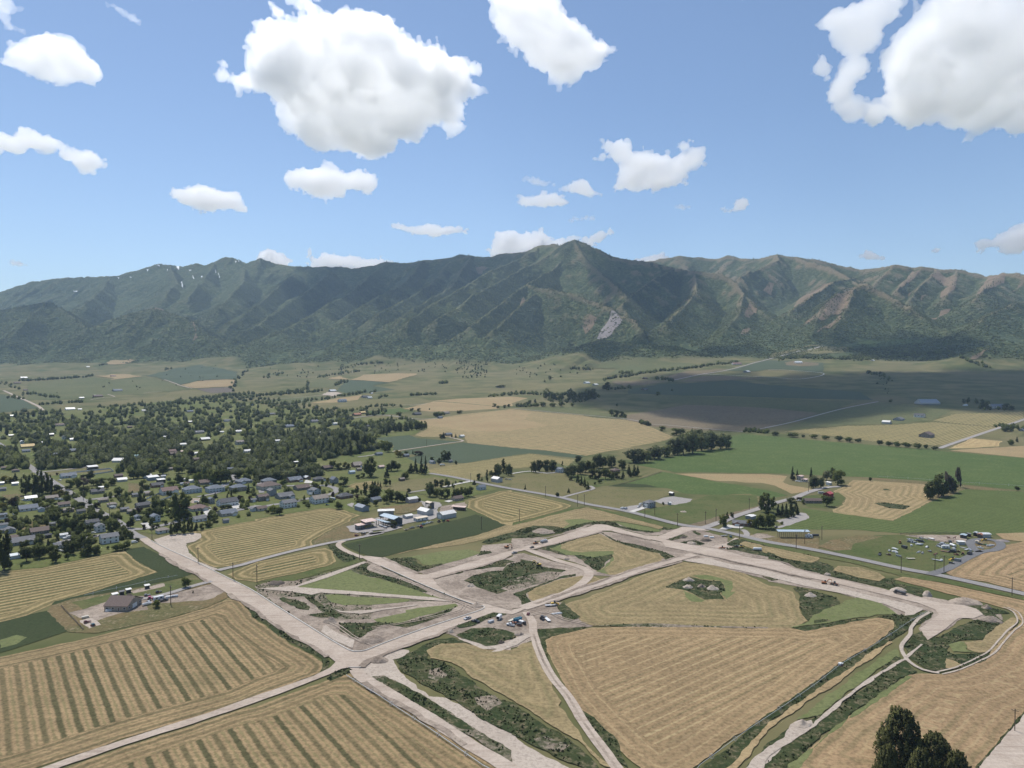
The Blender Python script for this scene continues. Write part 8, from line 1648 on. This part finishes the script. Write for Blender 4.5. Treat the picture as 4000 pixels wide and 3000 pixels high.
VEH = [('U4',335,322,'pickup','silver',RR,'silver pickup on the dirt road below the yard junction'),('U4',475,372,'pickup','black',LL + 20,'black pickup pulled onto the weeds beside the dirt road'),('U4',885,318,'box','white',70,'white box trailer standing in the construction yard'),('U4',1080,432,'pickup','white',150,'white pickup parked at the construction yard pile'),('U4',1205,352,'skip','blue',40,'blue skip in the middle of the yard pile'),('U4',1112,348,'flat','cream',50,'cream flatbed behind the blue skip'),('U4',1145,402,'machine','rust','R','rusty machine between white pickup and blue skip'),('U4',1228,428,'machine','dark','L','dark machine at the front of the yard pile'),('U4',1275,378,'slabs','white','L','white sheet stack right of the blue skip'),('U4',1320,410,'cube','dark','L','small dark tank at the right end of the yard pile'),
 ('U4',1388,242,'car','maroon',80,'dark maroon utility car driving towards the yard'),('U4',1635,325,'tractor','dark','R','dark tractor right of the yard track'),('U4',1718,338,'flat','white',110,'white tow trailer beside the dark tractor'),('U4',1880,228,'pipes','white',20,'white pipe bundle at the weed edge'),('U4',1765,92,'flat','silver',10,'silver trailer beside the yellow loader'),('U4',1845,70,'loader','yellow',10,'yellow loader on the small weed island'),('U4',740,375,'slabs','silver','R','pale sheet pile left of the white box trailer'),
 ('U1',1150,507,'pickup','grey',RR,'grey pickup on the upper dirt road, left of two'),('U1',1450,412,'car','black',RR,'black car on the upper dirt road, right of two'),('U1',1660,318,'tanker','silver','R','silver tank truck parked beside the upper road'),('U1',1515,342,'loader','orange','R','orange loader behind the silver tank truck'),('U1',1015,412,'excavator','orange',-30,'orange excavator on bare soil above the upper road'),('U1',1570,718,'excavator','yellow',165,'yellow excavator in the central weed block'),
 ('U2',938,552,'car','teal',95,'dark teal car at the county road entrance'),('U2',845,542,'flat','grey',20,'grey trailer left of the teal car'),('U2',585,548,'slabs','white',-10,'left white slab stack by the county road'),('U2',668,564,'slabs','white',-10,'right white slab stack by the county road'),('U2',820,722,'loader','orange',160,'orange loader beside the right dirt road entrance'),('U2',1090,706,'roller','yellow','L','yellow roller on the weedy verge'),('U2',1025,697,'machine','dark','L','dark compressor left of the yellow roller'),('U2',1320,748,'tank','white',172,'white tank trailer lying in the green verge'),('U2',2065,562,'camper','white',0,'white camper at the right end of the carport shed'),('U2',2160,550,'tank','dark',0,'dark tank beside the carport shed'),('U2',2070,528,'cube','white',0,'white round tank behind the white camper'),
 ('B4',490,628,'excavator','orange',-20,'orange excavator between the two right-hand dirt tracks'),('B4',578,637,'loader','rust','L','rusty loader beside the right orange excavator'),('B4',1145,718,'dump','black',LL + 180,'black dump truck on the long right dirt road'),
 ('T4',1150,952,'pickup','grey','R','grey pickup on the farm lane, left of three'),('T4',1055,982,'flat','brown','R','long flatbed behind the grey farm pickup'),('T4',1335,897,'pickup','blue','R','blue pickup on the farm lane, middle of three'),('T4',1262,922,'flat','dark','R','dark flatbed behind the blue farm pickup'),('T4',1305,948,'tractor','red','R','red tractor at the edge of the dark alfalfa'),('T4',1412,872,'pickup','white','R','white pickup on the farm lane, right of three'),('T4',1482,857,'car','grey','R','grey car right of the white farm pickup'),('T4',1612,852,'tractor','maroon','L','maroon tractor in the machinery row'),('T4',1692,842,'tractor','green','L','green tractor in the machinery row'),('T4',1762,832,'machine','red','L','red implement at the right of the machinery row'),('T4',835,957,'tractor','brown','L','brown tractor under the farm bush'),('T4',612,927,'wagon','white','L','left white wagon below the lean-to'),('T4',677,952,'wagon','silver','L','silver wagon below the lean-to'),('T4',310,1064,'wagon','dark','R','dark wagon beside the farm road'),('T4',188,1085,'machine','maroon','R','maroon baler in weeds beside the farm road'),
 ('W2',1125,707,'van','white','R','left white van on the gravel in front of grey house'),('W2',1162,708,'van','silver','R','right pale van on the gravel in front of grey house'),('W2',1337,655,'boat','white','R','white boat beside the grey two-storey house'),('W2',1327,672,'pickup','white','R','white pickup beside the grey two-storey house'),('W2',1315,690,'car','silver','R','silver car nearest the grey two-storey house'),
 ('W1',1422,925,'pickup','white',10,'white pickup at the long brown-roofed house'),('W1',1805,800,'camper','silver',-8,'silver trailer left of the red barn'),('W1',1395,588,'boat','white',-10,'white boat in front of the cream farmhouse'),('W1',1455,595,'car','white',-10,'white car in front of the cream annex'),('W1',1578,595,'car','dark','R','dark car right of the cream annex'),('W1',1030,1378,'car','black','R','black car behind the corner trees'),
 ('V1',1235,432,'tractor','pink','R','pink tractor behind the homestead'),('V1',1358,432,'camper','white','R','white camper on the homestead drive'),('V1',1435,445,'pickup','black','R','black pickup towing at the homestead camper'),('V1',1208,470,'car','silver','L','silver car beside the pink tractor'),('V1',1083,418,'car','black','R','black car left of the homestead garage'),('V1',1183,503,'boat','white','R','white covered boat at the homestead gable'),('V1',1500,398,'slabs','white',15,'left white sheet on the homestead drive'),('V1',1590,385,'slabs','silver',15,'right pale sheet on the homestead drive'),('V1',1355,325,'machine','dark','R','dark machine in the homestead paddock'),('V1',1190,372,'machine','grey','R','grey machine on the homestead gravel'),('V1',405,800,'machine','teal','L','teal play frame on the pale homestead pad'),('V1',325,760,'machine','maroon','R','maroon machine on the pale homestead pad'),('V1',300,690,'slabs','cream','R','pale board pile above the homestead pad'),('V1',640,590,'slabs','white','R','white patio slabs left of the homestead'),
 ('T1',1225,612,'car','dark',LL,'dark car driving on the main street'),('T1',1612,1320,'pickup','black',20,'black pickup on the lawn street'),('T1',1130,1365,'van','white',60,'white van beside the pale blue shed'),('T1',1185,1350,'box','white',60,'white box trailer beside the pale blue shed'),('T1',1610,1262,'car','white',20,'white car in front of the white gabled house'),('T1',1030,345,'car','white',0,'white car below the large slate house'),('T1',1700,840,'car','black',20,'black car crossing the main street'),('T1',1940,832,'camper','white',8,'long white trailer at the cream house'),('T1',410,695,'boat','white',20,'white boat left of the long mobile home'),('T1',1040,690,'box','white',10,'white trailer in front of the tan house'),('T1',1030,1575,'car','white',15,'white car at the small white house'),('T1',1110,1580,'boat','cream',15,'cream boat at the small white house'),
 ('T2',165,1265,'car','white',20,'white car at the slate-gabled house'),('T2',1180,950,'van','white',10,'white van in the bare sandy yard'),('T2',1560,1115,'pickup','black',20,'black pickup on the middle street'),('T2',2110,945,'car','dark',30,'dark car on the broad driveway'),('T2',1400,1050,'car','white',30,'white car on the concrete beside reddish house'),('T2',610,470,'car','silver',10,'silver car in the upper yard'),('T2',1640,650,'pickup','white',40,'white pickup on the street bend'),('T2',2130,695,'car','black',30,'black car on the upper street'),
 ('T3',1320,680,'camper','white',-25,'large white camper beside the white deck house'),('T3',1230,775,'machine','teal',0,'play frame on the lawn by the white deck house'),('T3',1240,430,'car','silver',30,'silver car at the end of the upper street'),('T3',450,660,'machine','maroon',0,'dark shrub trailer by the grey ranch house'),('T3',940,600,'box','white',0,'white trailer at the pale gabled house'),
 ('B1',965,42,'van','white','R','white van at the lower end of town'),('A2',1610,1040,'tanker','white',15,'white truck beside the hay field corner'),('A2',2165,1160,'car','grey',0,'left grey car beside the white steel shed'),('A2',2195,1162,'car','silver',0,'right pale car beside the white steel shed')]
for v_ in VEH: put(*v_)
JUNK = [(140,442,'flat','black'),(430,278,'tractor','orange'),(560,225,'car','silver'),(590,235,'car','white'),(575,262,'van','white'),(620,268,'car','silver'),(655,272,'car','white'),(690,240,'pickup','grey'),(715,252,'car','dark'),(740,258,'van','dark'),(595,317,'cube','white'),(695,298,'car','white'),(730,300,'boat','white'),(495,350,'box','dark'),(820,337,'car','silver'),(360,368,'boat','white'),(280,388,'car','silver'),(350,402,'slabs','white'),(385,418,'slabs','silver'),(410,464,'slabs','white'),(268,445,'machine','brown'),(590,505,'flat','cream'),(860,398,'machine','grey'),(700,405,'pipes','silver'),(755,415,'pipes','grey'),(945,432,'pipes','rust'),(1155,268,'wagon','black'),(1190,322,'tank','white'),(995,300,'car','white'),(1045,293,'van','silver'),(1100,312,'boat','white'),(985,328,'car','silver'),(1090,352,'camper','white'),(1208,358,'slabs','white'),(1080,400,'flat','rust'),(1140,405,'machine','dark'),(1198,410,'box','dark'),(1265,400,'machine','brown'),(1340,444,'tractor','orange'),(1435,435,'dump','black'),(1245,445,'machine','rust'),(960,526,'flat','silver'),(1030,533,'cube','white'),(1190,515,'loader','yellow'),(1262,540,'box','grey'),(1178,572,'car','black'),(1350,345,'pipes','grey'),(1400,372,'flat','silver'),(1435,378,'car','white'),(1590,348,'pickup','white'),(1655,305,'machine','green'),(1710,318,'slabs','white'),(1755,310,'slabs','silver'),(1645,232,'loader','yellow'),(1585,293,'car','dark'),(735,208,'car','white'),(885,222,'boat','silver'),(800,215,'slabs','cream')]
JUNK = [(x, y, k, ('silver', 'grey', 'white')[i % 3] if c == 'white' and k in ('car', 'slabs', 'van') else c) for i, (x, y, k, c) in enumerate(JUNK)]
cnt = {}
for x, y, k, c in sorted(JUNK): cnt[(k, c)] = cnt.get((k, c), 0) + 1
seen = {}
for x, y, k, c in sorted(JUNK):
    i = seen[(k, c)] = seen.get((k, c), -1) + 1
    nm = {'car': 'scrap car', 'slabs': 'sheet pile', 'machine': 'implement', 'pipes': 'pipe bundle', 'cube': 'water tank', 'flat': 'flat trailer', 'box': 'box trailer', 'tank': 'tank trailer', 'dump': 'truck'}.get(k, k)
    put('U3', x, y, k, c, random.uniform(0, 360), f'{c} {nm} in the grassy junkyard' + (f', {ORD[i]} from left' if cnt[(k, c)] > 1 else ' beside the county road'), s=.85, group='scrap lying about the junkyard')
# ------------------------------------------------------------------ two horses in the corral
def horse(name):
    bm = bmesh.new(); ly = bm.verts.layers.skin.verify() if hasattr(bm.verts.layers, 'skin') else None
    J = {'hip': (-.62, 0, 1.15, .30), 'mid': (0, 0, 1.1, .31), 'chest': (.55, 0, 1.15, .30), 'neck': (.95, 0, 1.5, .17), 'poll': (1.25, 0, 1.75, .13), 'muz': (1.6, 0, 1.45, .08), 'tail': (-.98, 0, 1.1, .06), 'tail2': (-1.08, 0, .6, .05)}
    for s, t in ((1, 'a'), (-1, 'b')):
        J['hk' + t] = (-.66, .2 * s, .85, .15); J['ho' + t] = (-.82, .2 * s, .5, .07); J['hf' + t] = (-.74, .2 * s, .03, .06); J['fk' + t] = (.58, .18 * s, .85, .12); J['fo' + t] = (.60, .18 * s, .45, .06); J['ff' + t] = (.60, .18 * s, .03, .06)
    Vt = {k: bm.verts.new(v[:3]) for k, v in J.items()}
    E = [('hip', 'mid'), ('mid', 'chest'), ('chest', 'neck'), ('neck', 'poll'), ('poll', 'muz'), ('hip', 'tail'), ('tail', 'tail2')]
    for t in 'ab': E += [('hip', 'hk' + t), ('hk' + t, 'ho' + t), ('ho' + t, 'hf' + t), ('chest', 'fk' + t), ('fk' + t, 'fo' + t), ('fo' + t, 'ff' + t)]
    for a, b in E: bm.edges.new((Vt[a], Vt[b]))
    if ly:
        for k, v in J.items(): Vt[k][ly].radius = (v[3], v[3]); Vt[k][ly].use_root = k == 'mid'
    me = bpy.data.meshes.new(name); bm.to_mesh(me); bm.free(); o = bpy.data.objects.new(name, me); COL.objects.link(o)
    if not me.skin_vertices: 
        o.modifiers.new('skin', 'SKIN'); bpy.context.view_layer.update()
        for i, v in enumerate(J.values()):
            if me.skin_vertices: me.skin_vertices[0].data[i].radius = (v[3], v[3])
    else: o.modifiers.new('skin', 'SKIN')
    sb = o.modifiers.new('smooth', 'SUBSURF'); sb.levels = 1; sb.render_levels = 1; dg = bpy.context.evaluated_depsgraph_get()
    m2 = bpy.data.meshes.new_from_object(o.evaluated_get(dg)); o.modifiers.clear(); o.data = m2; m2.materials.clear(); m2.materials.append(plain('chestnut_coat', (.17, .07, .04), .7)); return o
h1 = horse('horse')
for i, (x, y, a, lb) in enumerate(((1128, 208, 175, 'left chestnut horse standing in the corral'), (1212, 206, 10, 'right chestnut horse standing in the corral'))):
    o = h1 if i == 0 else h1.copy()
    if i: COL.objects.link(o)
    (u, v), = src(['U3', (x, y)]); p = ground(u, v); o.location = (p.x, p.y, p.z + .3); o.rotation_euler.z = math.radians(a); o.scale = (1.2,) * 3; tag(o, lb, 'horse', 'horses in the corral')
# ------------------------------------------------------------------ utility poles
POLEM = plain('pole_wood', (.13, .10, .075), .95, .1)
def pole_proto():
    r = empty('utility_pole'); link('post', cyl('post', (0, 0, -.3), (0, 0, 10.5), .17, POLEM, 8), r); link('crossarm', boxes('crossarm', [(-1.2, -.07, 9.6, 1.2, .07, 9.8, 0)], [POLEM]), r)
    im = cyl('insulator', (0, 0, 9.8), (0, 0, 10.05), .06, paint('cream'), 6)
    for x in (-1.0, -.4, .4, 1.0): o = link('insulator', im, r); o.location.x = x
    return r
POLES = [('B1',1230,485,'beside the homestead'),('B1',1427,186,'at the bare lot edge'),('B1',1678,305,'at the gravel road mouth'),('B1',1850,322,'below the small striped field'),('B2',895,412,'at the farm track loop'),('B2',1948,156,'at the dark alfalfa edge'),('A3',65,1525,'in the left striped field'),('A3',290,1308,'left along the county road'),('A3',567,1392,'by the farm gateway'),('A3',625,1382,'right of the farm gateway'),('A3',1148,1488,'opposite the grey two-storey house'),('A3',1233,1467,'in the grey house pasture'),('A3',1430,1562,'left of the dirt road entrance'),('A3',1672,1545,'at the side road corner'),('A3',1763,1520,'second along the side road'),('A3',2050,1422,'third along the side road'),
 ('U2',1065,572,'in front of the brick house'),('U2',1880,722,'below the carport shed'),('U2',2003,652,'right of the carport shed'),('B4',465,242,'left end of the junkyard'),('B4',1150,530,'middle of the long county road'),('B4',1442,512,'left of the loop drive gate'),('B4',1520,522,'right of the loop drive gate'),('B4',2108,728,'far right on the county road'),('C5',2078,772,'in the near right corner'),('A2',1855,1187,'at the road fork'),('A4',350,1267,'beside the tan field lane'),('T2',415,1580,'at the town end corner'),('T1',1890,925,'on the right of the main street'),('T1',1440,690,'at the street corner lawn'),('T1',1225,1470,'near the lawn street'),('A2',1475,870,'in the wheat field')]
pp = None
for tile, x, y, w_ in POLES:
    if pp is None: pp = r = pole_proto()
    else:
        r = pp.copy(); COL.objects.link(r)
        for ch in pp.children: n = ch.copy(); COL.objects.link(n); n.parent = r
    (u, v), = src([tile, (x, y)]); p = ground(u, v); r.location = (p.x, p.y, p.z + .1); r.rotation_euler.z = AX['R'] if x % 2 else AX['L']; s = 1.15 if tile != 'C5' else .9; r.scale = (s * 1.2, s * 1.2, s)
    tag(r, 'wooden utility pole ' + w_, 'utility pole', 'utility poles along the roads')
# ------------------------------------------------------------------ wheel-line sprinklers
PIPE = plain('galvanised_pipe', (.40, .41, .42), .4, .5, var=.1)
def rim_mesh(r):
    k = 18; V = []; F = []
    for q, y in ((r, -.06), (r, .06), (r * .9, .06), (r * .9, -.06)): V += [(q * math.cos(6.283 * i / k), y, q * math.sin(6.283 * i / k)) for i in range(k)]
    for l in range(4):
        for i in range(k): F.append((l * k + i, l * k + (i + 1) % k, ((l + 1) % 4) * k + (i + 1) % k, ((l + 1) % 4) * k + i))
    for j in range(4):
        a = 1.5708 * j; b = len(V); c, s = math.cos(a), math.sin(a); V += [(-.04 * s, -.03, .04 * c), (.04 * s, -.03, -.04 * c), (r * .92 * c + .04 * s, -.03, r * .92 * s - .04 * c), (r * .92 * c - .04 * s, -.03, r * .92 * s + .04 * c)]; F.append((b, b + 1, b + 2, b + 3))
    return mesh_np('wheel', V, F, PIPE)
def wheel_line(pts, label, gap, r=.95, pr=.09):
    W = [ground(u, v) for u, v in src(pts)]; root = empty('wheel_line_sprinkler'); root.location = W[0]; rm = rim_mesh(r)
    for a, b in zip(W[:-1], W[1:]):
        A, B = a - W[0] + Vector((0, 0, r + .2)), b - W[0] + Vector((0, 0, r + .2)); link('pipe', cyl('pipe', A, B, pr, PIPE, 6), root)
        d = B - A; n = max(1, int(d.length / gap)); yaw = math.atan2(d.y, d.x) + math.pi / 2
        for i in range(n): o = link('wheel', rm, root); o.location = A + d * ((i + .5) / n); o.rotation_euler.z = yaw
    tag(root, label, 'sprinkler'); return root
wheel_line(['C2',(780,100),(1080,290),(1260,410),(1470,545),(1680,690),(1960,885),'P',(2000,3060)],'silver wheel-line sprinkler along the south-west stubble field',14,pr=.16)
wheel_line(['B4',(1375,870),(1200,975),(1100,1045),(900,1175),(630,1330)],'upper wheel-line sprinkler in the green corridor, towards the white mover',13)
wheel_line(['B4',(625,1335),(430,1490),(340,1555),(190,1659),'C4',(0,680),'C3',(2030,580),(1820,735),(1620,885),'P',(2700,3050)],'lower wheel-line sprinkler in the green corridor, from the white mover down',12)
wheel_line(['V1',(290,372),(540,312),(965,228),(1360,135),(1640,85)],'wheel-line sprinkler in the dark alfalfa behind the homestead',16)
wheel_line(['A4',(945,1137),(1300,1160),(1700,1190),(2212,1222)],'thin irrigation line across the bright green field',22,1.3)
r_ = put('C4',632,228,'machine','white','R','white wheel-line mover in the green corridor')
# ------------------------------------------------------------------ heaps of soil and rubble
HEAPM = [M['soil'], M['pale'], M['darkf'], M['rock']]
def heap(tile, x, y, wpx, hm, mi, label, seed, asp=.7):
    (u, v), = src([tile, (x, y)]); p = ground(u, v); mpp = math.hypot(p.y, CAMZ) / FPX / TILE[tile][2]; R = wpx * mpp / 2; rs = np.random.default_rng(seed); n, k = 9, 26; V = []; F = []
    for i in range(n):
        q = i / (n - 1)
        for j in range(k):
            a = 6.283 * j / k; rr = R * (1 - q) * (1 + .3 * (vnoise2(np.array([math.cos(a) * 1.6 + seed]), np.array([math.sin(a) * 1.6]), seed)[0] - .5)); x_, y_ = rr * math.cos(a), rr * asp * math.sin(a)
            z = hm * (1 - (1 - q) ** 1.4) * (.55 + .9 * float(vnoise2(np.array([x_ / R * 2.4 + seed]), np.array([y_ / R * 2.4]), seed + 5)[0])) + (rs.uniform(-.12, .12) * hm if 0 < i < n - 1 else 0); V.append((x_, y_, z - (.25 if i == 0 else 0)))
    for i in range(n - 1):
        for j in range(k): F.append((i * k + j, i * k + (j + 1) % k, (i + 1) * k + (j + 1) % k, (i + 1) * k + j))
    me = mesh_np('soil_heap', V, F, HEAPM[mi], True); setattr_f(me, 'edge', [0] * len(V)); o = link('soil_heap', me); o.location = (p.x, p.y, p.z + .3); o.rotation_euler.z = rs.uniform(-.3, .3); tag(o, label, 'soil heap', 'heaps of soil on the building land'); return o
for i, (t_, x, y, w, h, mi, lb) in enumerate([('U1',1640,130,430,2.6,0,'broad pale soil mound above the upper dirt road'),('B2',1905,815,130,1.8,0,'brown soil heap in the kerbed corner'),('B2',180,620,150,2.0,2,'grey gravel heap at the west junction'),('B2',640,950,130,2.2,0,'dark brown heap beside the main road weeds'),('B2',1000,1110,230,2.0,0,'rutted soil bank above the main crossroads'),('B2',1060,1290,160,2.0,0,'dark heap below the main crossroads'),('U2',320,1280,160,2.2,1,'left pale heap on the weed island'),('U2',515,1270,130,2.2,0,'middle grey heap on the weed island'),('U2',680,1300,200,2.2,1,'right pale heap on the weed island'),('U2',330,1175,180,2.0,1,'upper pale heap on the weed island'),
   ('U2',580,600,190,2.2,2,'tan sand heap beside the county road entrance'),('U2',250,560,120,1.6,2,'grey gravel heap on the entrance weeds'),('U2',370,640,140,1.5,1,'low pale heap on the entrance island'),('U2',2090,1400,180,1.8,1,'pale heap on the right dark weeds'),('B4',1375,725,90,3.2,1,'cone of pale gravel beside the long right dirt road'),('B4',1130,680,140,1.8,1,'flat pale heap beside the black dump truck'),('B4',1700,785,270,2.4,0,'long reddish soil bank at the end of the right road'),('B4',1890,835,90,2.0,0,'pale soil heap at the right end bank'),('B4',1920,940,190,2.2,0,'disturbed soil heap at the far right knoll'),('B4',515,545,60,1.4,1,'small pale heap in the roadside weeds'),('U1',2050,600,110,1.6,0,'row of clods beside the middle block road'),('U1',390,1065,150,1.8,1,'pale soil heap at the south-west of the weed block'),('U4',50,530,120,1.3,1,'pale rubble heap beside the pond weeds'),('U4',1230,580,170,2.0,0,'brown soil bank at the pond edge'),('U4',920,720,110,2.0,2,'grey mound at the foot of the pond weeds'),('U3',1890,235,190,1.0,3,'grey rubble heap right of the loop drive'),('C4',300,740,170,1.6,1,'pale rubble heap in the lower ditch'),('B1',1250,20,150,1.0,1,'low pale heap on the bare town lot'),('V1',940,360,90,1.2,2,'tan hay heap between the run-in sheds'),('B3',1480,0,60,1.0,1,'low pale heap at the gateway')]):
    heap(t_, x, y, w, h, mi, lb, 60 + i)
# ------------------------------------------------------------------ fences
VINYL = plain('white_vinyl', (.56, .57, .57), .5, .3, var=.04)
def fence(pts, label, h=1.9, mat=VINYL, gap=3.0, solid=True, nm='vinyl_fence'):
    W = [ground(u, v) for u, v in src(pts)]; root = empty(nm); root.location = W[0]; pm = boxes('post', [(-.09, -.09, -.2, .09, .09, h + .08, 0)], [mat])
    for a, b in zip(W[:-1], W[1:]):
        A, B = a - W[0], b - W[0]; d = B - A; n = max(1, int(d.length / gap)); yaw = math.atan2(d.y, d.x); ln = d.length / n
        pn = boxes('panel', [(0, -.04, .08, ln, .04, h - .05, 0)] if solid else [(0, -.03, .35 + .5 * q, ln, .03, .5 + .5 * q, 0) for q in range(3)], [mat])
        for i in range(n):
            q = A + d * (i / n); o = link('post', pm, root); o.location = q; o = link('panel' if solid else 'rail', pn, root); o.location = q; o.rotation_euler.z = yaw
        o = link('post', pm, root); o.location = B
    tag(root, label, 'fence'); return root
fence(['T1',(1200,218),(1420,195),(1600,175),(1900,145),(1965,190),(1800,215),(1600,245)],'white vinyl fence round the horse paddock')
fence(['T2',(320,890),(440,840),(545,795)],'left white vinyl fence in the middle of town')
fence(['T2',(510,935),(700,870),(890,805)],'long right white vinyl fence in the middle of town')
fence(['T2',(310,930),(410,965)],'short white vinyl fence below the round tree')
fence(['T3',(1130,140),(1230,188),(1430,165),(1640,130)],'grey board fence behind the low dark barn',mat=WOOD)
fence(['T1',(0,1020),(100,1010),(270,1000),(215,920)],'white vinyl fence at the left edge garden')
fence(['B1',(440,500),(600,668)],'brown fence left of the homestead lot',1.3,WOOD,solid=False,nm='rail_fence')
fence(['U3',(560,165),(760,195),(900,235),(1080,260),(1200,250)],'front rail fence of the corral',1.6,WOOD,4,False,'rail_fence')
fence(['U3',(430,140),(700,130),(1000,128),(1380,130)],'back rail fence of the corral',1.6,WOOD,5,False,'rail_fence')
fence(['T4',(1080,350),(1500,385),(1640,440),(1780,470)],'rail fence below the lane at the farm',1.4,WOOD,4,False,'rail_fence')
fence(['A3',(930,1205),(1100,1160),(1290,1095)],'field fence beside the tree island',1.4,WOOD,6,False,'rail_fence')
